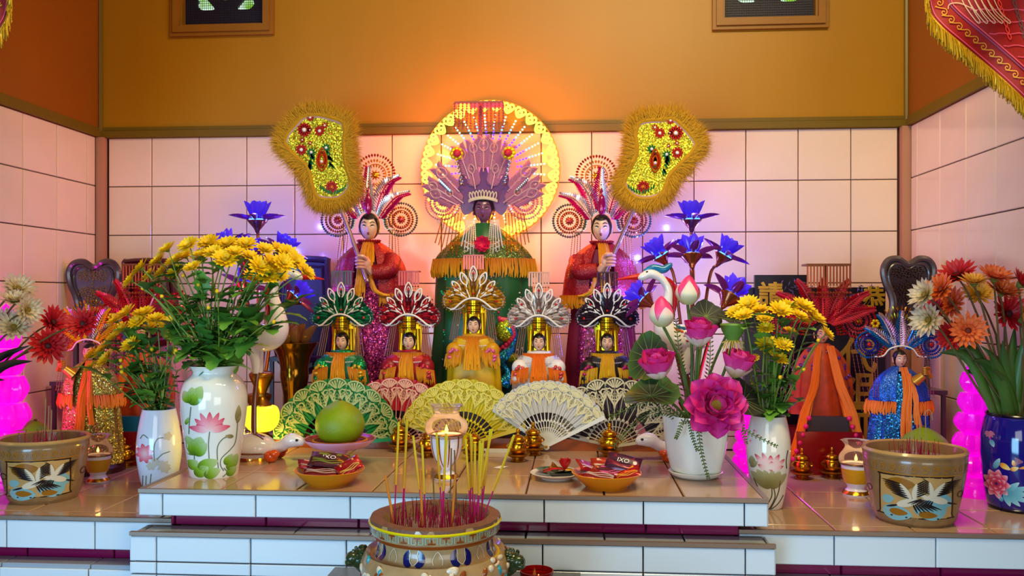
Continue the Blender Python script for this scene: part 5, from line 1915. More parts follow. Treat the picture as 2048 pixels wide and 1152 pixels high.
FUR = gmat('ochre_fur', [(0, '#c08a10'), (.6, '#cc920c'), (1, '#8a5408')], .9)
FURB = mat('ochre_fur_base', '#b88408', .95, var=.2, vs=.1)
def feather_fan(att, outline, grip_px, cx, cy, lab):
    T0, base, k, hp = att
    hand_w = base + V(hp) * k
    Tk = Thing('feather_fan', lab, 'fan', hand_w, k, group='long-handled feather fans')
    gx, gz = grip_px
    pts = [(x - gx, gz - y) for x, y in outline]
    C = ((cx - gx), (gz - cy))
    loop = spl(pts, 5, True)
    mb = MB(); mb.prism(loop, -1.5, 2.5); Tk.part('sequin_panel', mb, sequin('gold_sequin', '#b8a008', .62, tilt=.85, col2='#fff040'), smooth=False)
    mb = MB(); mb.tube([(x, 0, z) for x, z in loop], 3.0, 6, True); Tk.part('piping', mb, mat('mauve_piping', '#b8908c', .6))
    sc = lambda q, f: (C[0] + (q[0] - C[0]) * f, C[1] + (q[1] - C[1]) * f)
    mb = MB(); mb.tube([(sc(q, 1.05)[0], 5, sc(q, 1.05)[1]) for q in loop], 10, 8, True, .7)
    Tk.part('fur_base', mb, FURB)
    mb = MB()
    n = len(loop)
    for i in range(8500):
        j = random.random() * n
        a, b = loop[int(j) % n], loop[(int(j) + 1) % n]
        t = j - int(j)
        p = V((a[0] + (b[0] - a[0]) * t, random.uniform(-5, 9), a[1] + (b[1] - a[1]) * t))
        d = V((p.x - C[0], 0, p.z - C[1])).normalized()
        d = (d + V((random.uniform(-.55, .55), random.uniform(-.25, .25), random.uniform(-.55, .55)))).normalized()
        p += d * random.uniform(2, 16)
        s = d.cross(V((0, 1, 0))).normalized()
        l = random.uniform(12, 27) if i % 12 else random.uniform(26, 38)
        m = p + d * l * .55
        q = p + d * l + V((random.uniform(-5, 5), random.uniform(-3, 3), random.uniform(-6, 3)))
        w = .5 if i % 12 else .3
        mb.add([p - s * w, p + s * w, m - s * w * .8, m + s * w * .8, q], [(0, 1, 3, 2), (2, 3, 4)], [0, 0, .55, .55, 1])
    Tk.part('fur', mb, FUR, stuff=True)
    # staff from the panel's foot down through the hand
    return Tk, pts, C

def staff(Tk, a, b, r=4.2):
    mb = MB(); mb.tube([a, b], r, 10); mb.sph(b, r * 1.3, 8, 6)
    Tk.part('staff', mb, mat('rosy_steel_staff', '#b08a90', .25, .8))

def flower2(mb, S, cx, cz, r, n, m_p, m_c, off=.6):
    mb.m = m_p
    for i in range(n):
        a = 2 * pi * i / n
        leafstroke(mb, S, cx + r * .3 * cos(a), cz + r * .3 * sin(a), cx + r * cos(a), cz + r * sin(a), r * .42, off)
    mb.m = m_c
    c = S(cx, cz, off); mb.sph(c, (r * .28, r * .16, r * .28), 8, 6)

def fan_deco(Tk, f):
    """f maps 0..1 panel coordinates to local x, z"""
    S = lambda x, z, off=0: V((x, -2.2 - off, z))
    m = [mat('red_bead', '#b81c14', .3, .4), PEARL, mat('orange_bead', '#d85a10', .3, .4), mat('green_bead', '#0c6a2c', .3, .4)]
    mb = MB()
    for (u, v, r, n) in ((.40, .82, 15, 12), (.72, .76, 11, 10), (.22, .62, 12, 10), (.60, .93, 8, 8), (.45, .66, 5, 6), (.30, .72, 6, 6), (.86, .80, 7, 7), (.52, .80, 5, 6)):
        x, z = f(u, v); flower2(mb, S, x, z, r, n, 0, 1)
    Tk.part('bead_flower', mb, m)
    mb = MB()
    x, z = f(.60, .45)
    for s_, o_ in ((1, 0), (.72, .5), (.45, 1)):
        L = leaf_loop((x, -3.2 - o_, z - 22 * s_), 0, 44 * s_, 24 * s_)
        mb.m = 2 if s_ != .72 else 0
        mb.tube(L, 1.3, 4, True)
    mb.m = 1; mb.sph((x, -4, z - 4), 3.4, 8, 6)
    x, z = f(.64, .12); flower2(mb, S, x, z + 2, 13, 11, 0, 2)
    Tk.part('beaded_flame', mb, m)
    mb = MB(); mb.m = 3
    for sg, (u, v) in ((-1, (.42, .56)), (1, (.76, .56))):
        x, z = f(u, v)
        mb.m = 3
        for i in range(16):
            a = -1.2 - .8 * sg * .3 + random.uniform(-.5, .5); t = random.uniform(0, 34)
            leafstroke(mb, S, x + sg * t * .25, z - t, x + sg * t * .25 + 9 * cos(a + (i % 2) * 1.6), z - t - 9, 3.6, .8, nw=2)
        for i in range(9):
            a = 2 * pi * i / 9
            leafstroke(mb, S, x, z, x + 10 * cos(a), z + 10 * sin(a), 3.2, .8, nw=2)
        mb.m = 1; mb.sph((x, -3.4, z), 3.2, 8, 6)
    mb.m = 3
    x, z = f(.64, .06)
    for i in range(10):
        t = (i - 4.5) * 5
        leafstroke(mb, S, x + t, z - 2 + .02 * t * t, x + t + 3 * (1 if t > 0 else -1), z + 7 + .02 * t * t, 3.4, .8, nw=2)
    Tk.part('beaded_leaf', mb, m)

OL1 = [(540 + x / 3.6, 200 + y / 3.6) for x, y in [(300, 165), (390, 155), (480, 175), (560, 205), (582, 260), (575, 340), (578, 420), (590, 500), (620, 590), (605, 660), (550, 715), (470, 725), (400, 710), (365, 660), (340, 560), (310, 490), (240, 430), (190, 380), (172, 330), (195, 270), (245, 215)]]
OL2 = [(1100 + x / 3.6, 230 + y / 3.6) for x, y in [(630, 115), (690, 95), (770, 92), (850, 85), (905, 125), (960, 180), (1005, 250), (980, 310), (900, 390), (835, 460), (812, 520), (785, 575), (720, 612), (620, 610), (560, 565), (530, 505), (560, 430), (600, 350), (615, 280), (605, 190)]]
def add_fan(att, OL, grip, lab, bot, low, mirror):
    Tk, pts, C = feather_fan(att, OL, grip, sum(x for x, y in OL) / len(OL), sum(y for x, y in OL) / len(OL), lab)
    # panel axis from foot to top
    foot = V((bot[0] - grip[0], grip[1] - bot[1])); ax = V((C[0], C[1])) - foot; H = ax.length * 2; ax.normalize(); sx = V((ax.y, -ax.x)) * (-1 if mirror else 1)
    def f(u, v):
        w = 78 if v > .5 else 70
        q = foot + ax * (v * H) + sx * ((u - .60) * w * 1.15)
        return q.x, q.y
    fan_deco(Tk, f)
    staff(Tk, (C[0] * .8, 4, C[1] * .8), (low[0] - grip[0], 0, grip[1] - low[1]))
    return Tk
FF1 = add_fan(A1, OL1, (733, 528), 'brighter gold sequinned fan with ochre fur, raised over the yellow chrysanthemums', (680, 404), (747, 562), False)
FF2 = add_fan(A2, OL2, (1220, 524), 'gold sequinned fan with ochre fur on a staff, above the blue lotus lamp', (1277, 404), (1205, 556), True)

# ---- the great central deity
YG = 3.16
def great():
    px, fy = 968, 419
    k = kof(px, YG); b = at(px, 0, YG); base = V((b.x, YG, ZT1))
    T = Thing('great_deity', 'large central deity with dark face, towering plumed crown and green robe before the lit halo', 'statue', base, k)
    Z0 = HZ + (CZ - ZT1) / k
    o = Z0 - fy
    head(T, (0, -6, o), 27, SKIND, brow=mat('dark_brow', '#2c1020', .4))
    fn, nu, nv = robe([(0, 108, 52, 6), (80, 104, 52, 6), (150, 98, 50, 4), (o - 118, 92, 46, 2), (o - 70, 70, 36, 0), (o - 44, 44, 26, 0), (o - 28, 18, 16, 0)], .045, 9)
    mb = MB(); mb.grid(fn, nu, nv, cu=True); T.part('robe', mb, mat('green_satin', '#1c5a2c', .35, sheen=.4, var=.2, vs=.02))
    # sequinned dragon and beads on the robe
    bb, cols = MB(), [mat('teal_sequin_bead', '#10b088', .2, .3), mat('pink_sequin_bead', '#e83870', .2, .3), PEARL]
    for i in range(60):
        u = .5 + random.uniform(-.16, .16); v = random.uniform(.12, .62)
        bb.m = i % 3; bb.sph(fn(u, v) + V((0, -1, 0)), 2.0, 6, 5)
    for i in range(12):
        a = pi + pi * i / 11; p = fn(.5 - .10 + .02 * cos(a), .42); bb.m = 0; bb.sph(p + V((10 * cos(a), -1.5, 10 * sin(a))), 2.4, 6, 5)
    T.part('robe_bead', bb, cols)
    mb = MB()
    path = spl([(42, -52, 140), (62, -50, 118), (58, -54, 92), (40, -58, 70), (52, -56, 46), (44, -58, 20)], 6)
    mb.tube(path, [9 + 4 * sin(i * .5) for i in range(len(path))], 8)
    T.part('dragon', mb, sequin('blue_sequin', '#0c6ea8', .6, tilt=.8, col2='#40e0f0'))
    mb = MB()
    for (a, r) in ((0, 1),):
        mb.tube(spl([(34, -56, 150), (54, -52, 146), (64, -48, 124), (56, -50, 100), (44, -54, 92)], 6), 5, 7)
    for i in range(14):
        t = i / 13; mb.sph((36 + 28 * sin(pi * t), -57, 152 - 60 * t), 4.4, 7, 5)
    T.part('dragon_mane', mb, mat('hot_pink_trim', '#e0204c', .4))
    mb = MB(); mb.sph((46, -56, 128), (17, 8, 22), 12, 9); mb.sph((60, -57, 76), (15, 8, 10), 10, 8); T.part('yellow_patch', mb, sequin('lime_sequin', '#b0b810', .6))
    # shoulder cape with gold fringe
    cf, nu, nv = robe([(o - 112, 100, 52, 2), (o - 92, 92, 46, 0), (o - 66, 68, 36, 0), (o - 44, 44, 25, 0), (o - 34, 24, 18, 0)], .03, 8)
    mb = MB(); mb.grid(cf, nu, nv, cu=True); T.part('shoulder_cape', mb, sequin('olive_sequin', '#4c5a20', .6, metal=.5, tilt=.7))
    mb = MB(); fringe_on(mb, cf, .16, .02, .98, 190, 34, 1.5, rows=2); fringe_on(mb, cf, .5, .3, .7, 60, 26, 1.3); T.part('gold_fringe', mb, FRG)
    # chest: pearl strands and a red flower
    mb = MB()
    for sg in (-1, 1):
        for i in range(6):
            strand(mb, (sg * (16 + 3 * i), -22 - i, o - 24), (sg * (10 + 6 * i), -46 + i, o - 100 + 5 * i), 20, 1.9)
    for i in range(4):
        strand(mb, (-34, -40, o - 66 - 9 * i), (34, -40, o - 66 - 9 * i), 18, 1.9, sag=16)
    T.part('pearl_strand', mb, PEARL)
    mb = MB()
    for ring, n in ((0, 9), (1, 7), (2, 5)):
        for i in range(n):
            a = 2 * pi * i / n + ring * .4
            M = Matrix.Translation((2, -50 - 2 * ring, o - 72)) @ Matrix.Rotation(pi / 2, 4, 'X') @ Matrix.Rotation(a, 4, 'Z')
            mb.petal(M, 17 - 4 * ring, 13 - 3 * ring, .3, .25 + .25 * ring, 3, 4)
    T.part('red_flower', mb, mat('crimson_petal', '#e01848', .5))
    # crown
    mb = MB()
    for i in range(9):
        x = (i - 4) * 5.6
        mb.tube(leaf_loop((x, -27 + abs(i - 4) * 1.6, o + 21 - abs(i - 4) * .9), (i - 4) * .06, 15, 6.5), 1.1, 5, True)
    for zz, rr in ((19, 2.2), (22, 1.4)):
        mb.tube([(29 * sin(q), -27 + 9 * (1 - cos(q)), o + zz - 6 * abs(sin(q)) ** 2) for q in [math.radians(-75 + 150 * i / 16) for i in range(17)]], rr, 5)
    T.part('tiara', mb, mat('ivory_gilt', '#ecd9b8', .3, .3))
    mb = MB()
    mb.prism(spl([(-38, o - 12), (-52, o + 30), (-46, o + 72), (-20, o + 48), (0, o + 92), (20, o + 48), (46, o + 72), (52, o + 30), (38, o - 12), (0, o + 12)], 4, True), -4, 4)
    T.part('crown_plate', mb, mat('plum_lacquer', '#6a2468', .35, coat=.3), ang=30)
    LO = mat('pink_gilt_cord', '#d8a0a8', .35, .3); LF = mat('mauve_feather', '#c07898', .5, .2)
    mb, mf = MB(), MB()
    for (x, z, a, h, w) in ((0, 74, 0, 66, 22), (-28, 60, -.35, 66, 22), (28, 60, .35, 66, 22), (-48, 34, -.75, 66, 22), (48, 34, .75, 66, 22), (-52, 8, -1.1, 62, 20), (52, 8, 1.1, 62, 20), (-40, 12, -.95, 44, 16), (40, 12, .95, 44, 16), (-16, 40, -.2, 50, 14), (16, 40, .2, 50, 14), (-66, 24, -1.0, 52, 18), (66, 24, 1.0, 52, 18), (-14, 78, -.15, 54, 18), (14, 78, .15, 54, 18)):
        c = (x, -10, o + z)
        d = V((sin(a), 0, cos(a)))
        tip = V(c) + d * h
        L = leaf_loop(tuple(V(c) + d * h * .62), a, h * .38, w)
        mb.tube(L, 1.5, 5, True)
        mb.tube([V(c), V(c) + d * h * .62], 1.5, 5)
        for j in range(14):
            t = j / 13
            s = V((d.z, 0, -d.x))
            for sg in (-1, 1):
                mf.drop(V(c) + d * h * (.1 + .85 * t) + V((0, 3, 0)), d * .9 + s * sg, 19, 4.2)
        mb.bead(V(c) + d * h * .8 + V((0, -1, 0)), 3)
    T.part('crown_plume', mf, LF); T.part('plume_outline', mb, LO)
    for sg in (-1, 1):
        mb = MB(); rosette(mb, (sg * 82, -2, o + 14), 38, 4, 3.4, fac=1.3); T.part('rosette', mb, [LO, LF, mat('red_jewel')])
        mb = MB()
        mb.m = 1
        for i in range(8):
            a = 2 * pi * i / 8
            mb.sph((sg * 52 + 9 * cos(a), -26, o + 108 + 9 * sin(a)), (5, 4, 5), 8, 6)
        mb.m = 0; mb.sph((sg * 50, -30, o + 108), 8, 12, 9)
        T.part('pompom_flower', mb, [mat('red_pompom', '#d01c2c', .5), mat('yellow_foil', '#e8c010', .3, .5)])
    mb = MB()
    for sg in (-1, 1):
        for i in range(8):
            mb.drop((sg * (36 + 2 * i), -14, o + 46 + 8 * i), (sg * 1, -.3, .6), 13, 3)
            mb.drop((sg * (64 + 3 * i), -10, o + 30 + 3 * i), (sg * .4, -.3, 1), 13, 3)
    T.part('silver_leaf', mb, SILVER)
    # flat board with hanging beads, high above
    zb = Z0 - 209
    mb = MB(); mb.box((-8, 0, zb), (98, 44, 4)); mb.box((-8, 8, zb - 40), (8, 5, 80)); bd = T.part('crown_board', mb, mat('rose_board', '#a85048', .35, .3), smooth=False)
    mb = MB()
    for i in range(13):
        strand(mb, (-56 + 8 * i, -22, zb - 3), (-56 + 8 * i, -22, zb - 52), 10, 2.4)
    T.part('bead_curtain', mb, mat('rose_gold_bead', '#c0586c', .22, .6), bd)
    mb = MB()
    for sg in (-1, 1):
        for i in range(7):
            strand(mb, (sg * (44 + 6 * i), -12, o - 10), (sg * (50 + 7 * i), -40, o - 92 + 4 * i), 22, 1.7)
    T.part('gold_bead_strand', mb, mat('gold_bead', '#d89018', .22, .8))
    return T
GREAT = great()

# ---- LED halo behind it
YH = 3.345
def halo():
    px, py, R = 980, 340, 139
    k = kof(px, YH); c = at(px, py, YH)
    T = Thing('led_halo', 'round clear LED halo with glowing yellow hearts and coloured light spokes behind the great deity', 'lamp', c, k)
    mb = MB(); mb.lathe([(0, -1), (R, -1), (R + 1, 0), (R, 1), (0, 1)], 72, cap=False); mb.v = [(x, z, y) for x, y, z in mb.v]
    T.part('disc', mb, clear('clear_acrylic', '#ffffff', .99, .1, milk=.02))
    mb = MB(); mb.tube([((R + .5) * cos(2 * pi * i / 72), 0, (R + .5) * sin(2 * pi * i / 72)) for i in range(72)], 1.2, 6, True); T.part('rim', mb, mat('amber_rim', '#d08018', .3))
    HEART = glow('heart_led', '#ffe648', 3.0)
    HCORE = glow('heart_led_core', '#fff0a0', 2.2)
    n = 32
    h = [(0, -9), (-10, 2), (-9, 8), (-4.5, 9.5), (0, 6), (4.5, 9.5), (9, 8), (10, 2)]
    hl = spl(h, 4, True)
    mh = MB(); mh.tube([(x * 1.0, 0, z * 1.0) for x, z in hl], 2.3, 6, True); mh.tube([(x * .42, -.5, z * .42) for x, z in hl], 1.7, 5, True)
    me = mesh_of('heart', mh, HEART, k)
    LED = [glow('led_white_green', '#a8f0b8', 2.6), glow('led_cyan', '#58b0ff', 3), glow('led_blue', '#3a20ff', 5), glow('led_violet', '#b020ff', 5)]
    ms = MB()
    for j in range(9):
        ms.m = (0, 0, 0, 1, 1, 2, 2, 2, 3)[j]
        ms.sph((0, 0, -j * 6.6), 2.1, 8, 6)
    me2 = mesh_of('led_strand', ms, LED, k)
    post = MB()
    for i in range(n):
        a = 2 * pi * i / n + .1
        T.link('heart', me, (127 * sin(a), -4, 127 * cos(a)), (0, a + pi, 0) if False else (0, a, 0))
        T.link('led_strand', me2, (109 * sin(a), -4, 109 * cos(a)), (0, a, 0))
    mb = MB(); mb.tube([(0, 4, -R * .2), (0, 6, -R * 2.6)], 5, 8); mb.box((0, 2, -R * 2.62), (40, 10, 16)); T.part('post', mb, mat('dark_metal', '#3a2c24', .4, .6))
    # the halo's own light on the wall behind and the figure in front
    for i in range(8):
        a = 2 * pi * (i + .5) / 8
        bulb('halo_led_light', c + V((120 * sin(a) * k, -.10, 120 * cos(a) * k)), HALO_W / 8, (1.0, .22, .0), .03)
    bulb('halo_violet_light', c + V((0, -.03, -.02)), VIOLET_W, (.75, .10, 1.0), .03)
HALO_W, VIOLET_W = 20.0, .6
halo()
# ------------------------------------------------------------------ folding hand fans leaning in front of the tier
def hand_fan(px, py, R, a0, a1, Y, cloth, lace, stickm, lab, n=17, ri=.40):
    k = kof(px, Y); c = at(px, py, Y)
    T = Thing('hand_fan', lab, 'fan', (c.x, c.y, c.z), k, group='row of folding hand fans', rot=(-.10, 0, 0))
    A0, A1 = math.radians(a0), math.radians(a1)
    r_in = R * .52
    def P(a, r, y):
        return V((r * cos(a), y, r * sin(a)))
    edge = lambda a: R * (1 + .018 * abs(sin((a - A0) / (A1 - A0) * pi * n)))
    def leaf(u, v):
        a = A0 + (A1 - A0) * u
        zig = 1.4 * (1 if int(u * n * 2 + .001) % 2 else -1)
        return P(a, r_in + (edge(a) - r_in) * v, zig)
    mb = MB(); mb.grid(leaf, n * 2 * 3, 6)
    mb.grid(lambda u, v: leaf(1 - u, v) + V((0, .5, 0)), n * 2 * 3, 6)
    T.part('pleated_leaf', mb, cloth, ang=15)
    # lace border: shells, scrolls and points, raised on the cloth
    S = lambda x, z, off=0: V((x, -2.3 - off, z))
    mb = MB()
    nm = max(8, int(n * .55))
    for i in range(nm):
        a = A0 + (A1 - A0) * (i + .5) / nm
        w = (A1 - A0) / nm * R * .5
        def G(x, y):
            r = R * .90 + y
            q = a - x / (R * .9)
            return (r * cos(q), r * sin(q))
        for j in range(7):                                   # shell ribs
            t = (j - 3) / 3
            mb.stroke(S, [G(t * w * .18, -w * .25), G(t * w * .75, w * .62 - abs(t) * w * .32)], [1.6, 3.8], 1)
        mb.stroke(S, [G(w * .92 * cos(q), -w * .05 + w * .75 * sin(q)) for q in [pi * s / 10 for s in range(11)]], 2.8, 1, .4)
        for sg in (-1, 1):                                   # scrolls below the shell
            mb.stroke(S, [G(sg * w * .55 + sg * w * (.42 - .045 * s) * cos(s * .8), -w * .62 + w * (.42 - .045 * s) * sin(s * .8)) for s in range(9)], 3.0, 1, .3)
            mb.stroke(S, spl([G(sg * w * .95, -w * .2), G(sg * w * .70, -w * 1.1), G(sg * w * .2, -w * 1.7), G(0, -w * 2.25)], 4), 3.0, 1, .2)
            mb.stroke(S, spl([G(sg * w * .15, -w * .4), G(sg * w * .5, -w * 1.2), G(sg * w * .1, -w * 1.9)], 4), 2.7, 1, .4)
            for (cx, cy, r0) in ((.45, -1.15, .22), (.15, -1.55, .18), (.78, -.75, .2), (.0, -.95, .2)):
                mb.stroke(S, [G(sg * w * cx + w * r0 * cos(s), w * cy + w * r0 * sin(s)) for s in [2 * pi * h / 8 for h in range(9)]], 2.5, 1, .3)
    T.part('lace_border', mb, lace)
    for i in range(n):
        a = A0 + (A1 - A0) * (i + .5) / n
        mb = MB()
        d, s = V((cos(a), 0, sin(a))), V((-sin(a), 0, cos(a)))
        w0, w1 = R * .016, (A1 - A0) / n * R * ri * .44
        y = -.6 - .12 * i
        def Q(r, e, dy=0):
            return d * r + s * e + V((0, y + dy, 0))
        for sg in (-1, 1):                                   # slotted stick
            mb.tube([Q(-R * .05, sg * w0 * .4), Q(R * .2, sg * w0), Q(R * ri * .93, sg * w1), Q(R * ri, sg * w1 * .5)], [1.1, 1.2, 1.0, .9], 4)
        mb.tube([Q(R * .2, -w0), Q(R * .2, w0)], 1.0, 4)
        mb.tube([Q(R * ri * .72, -w1 * .7), Q(R * ri * .72, w1 * .7)], .8, 4)
        mb.sph(Q(R * ri, 0), (w1 * .9, 1.3, w1 * .9), 8, 5)
        mb.tube([Q(R * ri, 0), Q(R * .96, 0, -.8)], [1.2, .7], 4)
        T.part('stick', mb, stickm)
    for a in (A0, A1):                                       # guards
        d, s = V((cos(a), 0, sin(a))), V((-sin(a), 0, cos(a)))
        mb = MB()
        o = V((0, -3.2 if a == A0 else 2.4, 0))
        mb.add([d * -6 - s * 2.4 + o, d * -6 + s * 2.4 + o, d * R + s * 4.2 + o, d * R - s * 4.2 + o] + [q + V((0, 1.6, 0)) for q in (d * -6 - s * 2.4 + o, d * -6 + s * 2.4 + o, d * R + s * 4.2 + o, d * R - s * 4.2 + o)],
               [(0, 1, 2, 3), (7, 6, 5, 4), (0, 4, 5, 1), (1, 5, 6, 2), (2, 6, 7, 3), (3, 7, 4, 0)])
        T.part('guard', mb, stickm, smooth=False)
    mb = MB(); mb.sph((0, -3.4, 0), (2.6, 2.0, 2.6), 8, 6); T.part('rivet', mb, GOLD)
    return T
fm = lambda n, c, r=.55: mat(n, c, r, sheen=.4)
hand_fan(672, 889, 130, 6, 174, 2.800, fm('green_fan_cloth', '#0c7c34'), fm('pale_green_lace', '#a8b878'), mat('green_fan_stick', '#18904c', .3), 'green folding hand fan with pale green lace behind the big pomelo')
hand_fan(790, 891, 134, 12, 150, 2.816, fm('crimson_fan_cloth', '#b4081c'), fm('pink_lace', '#e0a488'), mat('red_fan_stick', '#d89888', .3), 'crimson folding hand fan with pink lace between the green and yellow fans')
hand_fan(925, 892, 132, 17, 160, 2.806, fm('yellow_fan_cloth', '#c4b208'), fm('yellow_lace', '#d8c850'), mat('yellow_fan_stick', '#d8c00c', .3), 'yellow folding hand fan with yellow lace behind the chalice lamp')
hand_fan(1093, 893, 130, 27, 146, 2.796, fm('white_fan_cloth', '#c4c2be'), fm('ivory_lace', '#dcd4a4'), mat('white_fan_stick', '#dfe2de', .3), 'white folding hand fan with ivory lace beside the yellow fan')
hand_fan(1228, 893, 136, 10, 168, 2.818, fm('black_fan_cloth', '#220c1a'), fm('cream_lace', '#cfc49c'), mat('black_fan_stick', '#bdb49c', .35), 'black folding hand fan with cream lace beside the lotus pot')
_w = at(985, 893, 2.77)
mb = MB(); mb.box((0, 0, 4), (70, 2, 8)); 
wf = solo('closed_fan_rib', 'flat white strip lying under the yellow hand fan guard', 'strip', mesh_of('closed_fan_rib', mb, mat('white_fan_stick'), kof(985, 2.77), False), (_w.x, 2.772, ZP), (0, 0, .02))

# ------------------------------------------------------------------ blue LED lotus lamps
BLUEP = crystal('blue_crystal_petal', '#7468ff', .55, .08, emit='#2a1cff', es=.22)
VIOP = crystal('violet_crystal_petal', '#6c48f0', .5, .10, emit='#3414e8', es=.14)
SEPAL = mat('rosy_metallic_sepal', '#8c2a8c', .22, .55, coat=.5)
COPPER = mat('copper_foil', '#b0603c', .22, .9)
LEDB = glow('blue_led', '#3a4cff', 14)
def lotus_proto():
    sh = lambda v: sin(pi * min(1, .12 + v * .88) ** .95) ** .75
    I = Matrix.Identity(4)
    a = MB(); a.petal(I, 36, 30, .40, .16, 4, 6, shape=sh)
    b = MB(); b.petal(I, 42, 28, .34, .12, 4, 6, shape=sh)
    s = MB(); s.petal(I, 50, 17, .5, .04, 4, 6, shape=sh)
    return a, b, s
def bloom(T, k, c, tilt, az, meshes, s=1.0, stem=None, W=.35):
    """crystal lotus: cup, LED, three rings of petals; tilt away from vertical towards azimuth az"""
    me_a, me_b, me_s, me_c, me_l, me_r = meshes
    e = put('lotus_bloom', me_c, T.o, V(c) * k)
    R = Matrix.Rotation(az, 4, 'Z') @ Matrix.Rotation(tilt, 4, 'X') @ Matrix.Rotation(-az, 4, 'Z')
    e.rotation_euler = R.to_euler()
    e.scale = (s, s, s)
    for n, me, el, off, z in ((5, me_a, 1.32, .2, 4), (7, me_b, .98, .6, 2), (6, me_s, .18, .1, 0)):
        for i in range(n):
            q = 2 * pi * i / n + off
            M = Matrix.Rotation(q, 4, 'Z') @ Matrix.Translation(V((0, 9 * k, z * k))) @ Matrix.Rotation(el, 4, 'X')
            o = put('petal', me, e)
            o.matrix_local = M
    put('led', me_l, e, (0, 0, 10 * k))
    put('led_ring', me_r, e, (0, 0, 1 * k))
    p = T.o.location + V(c) * k + (R @ V((0, 0, 24 * k * s))) + V((0, .16, 0))
    bulb('lotus_led_light', p, W, (.10, .12, 1.0), .012)
def lotus_lamp(px, Y, zb, blooms, lab, basekind, W):
    k = kof(px, Y)
    b = at(px, 600, Y)
    base = V((b.x, Y, zb))
    T = Thing('lotus_lamp', lab, 'lamp', base, k, group='blue lotus lamps')
    Z0 = HZ + (CZ - zb) / k
    a, bb, s = lotus_proto()
    mc = MB(); mc.lathe(sm([(0, -26), (4, -24), (7, -16), (15, -6), (20, 0), (21, 2)], 3) + [(18, 1), (0, 0)], 18, cap=False)
    ml = MB(); ml.sph((0, 0, 0), (6, 6, 7), 10, 8)
    mr = MB(); mr.tube([(17 * cos(2 * pi * i / 20), 17 * sin(2 * pi * i / 20), 2) for i in range(20)], 1.6, 5, True)
    meshes = [mesh_of('petal', a, BLUEP, k), mesh_of('petal', bb, VIOP, k), mesh_of('petal', s, SEPAL, k), mesh_of('lotus_bloom', mc, COPPER, k), mesh_of('led', ml, LEDB, k), mesh_of('led_ring', mr, glow('blue_led_ring', '#4a8cff', 4), k)]
    for (x, y, tilt, az, dy, sc) in blooms:
        c = V((x - px, dy, Z0 - y))
        bloom(T, k, c, tilt, az, meshes, sc, W=W)
        d = Matrix.Rotation(az, 3, 'Z') @ V((0, -sin(tilt), cos(tilt)))
        e = c - d * 24 * sc
        mb = MB(); mb.tube(spl([tuple(e), tuple(e - d * 30 * sc), (c.x * .25, dy * .3, c.z * .45 + 20), (0, 0, 60)], 6), 3.2, 8)
        T.part('stem', mb, COPPER)
    mb = MB(); mb.lathe(sm([(0, 0), (30, 0), (30, 6), (18, 16), (12, 40), (18, 70), (26, 90), (10, 96), (0, 97)], 4), 28, cap=False); T.part('base', mb, GOLDD)
    for i in range(6):
        a_ = 2 * pi * i / 6
        mb = MB(); mb.petal(Matrix.Translation((0, 0, 120 + 20 * i)) @ Matrix.Rotation(a_, 4, 'Z') @ Matrix.Rotation(.7, 4, 'X'), 30, 12, .4, -.1, 3, 4); T.part('small_leaf', mb, SEPAL)
    return T
# azimuth convention: tilt leans the bloom's top towards the picture left for az = +pi/2 and towards the viewer for az = 0
LL2 = lotus_lamp(1383, 2.93, ZP, [(1383, 441, 0.05, 0, 0, 1.0), (1322, 512, .55, -pi / 2 + .2, -10, .95), (1378, 516, .35, pi - .0, -40, 1.0), (1444, 512, .55, pi / 2 - .2, -10, .95), (1448, 596, .75, pi * .72, -46, 1.05), (1288, 600, .9, -pi * .62, -46, .95)],
                 'blue lit crystal lotus lamp on copper stems beside the lotus pot arrangement', 0, 1.9)
LL1 = lotus_lamp(517, 2.95, ZP, [(515, 442, 0.05, 0, 0, 1.0), (566, 508, .5, pi / 2 - .2, -10, .95), (512, 520, .35, pi, -40, 1.0), (462, 500, .55, -pi / 2 + .2, -10, .95), (604, 596, .85, pi * .68, -46, .9), (508, 575, .6, pi, -46, .9)],
                 'blue lit crystal lotus lamp half hidden by the tall bunch of yellow chrysanthemums', 0, 1.4)

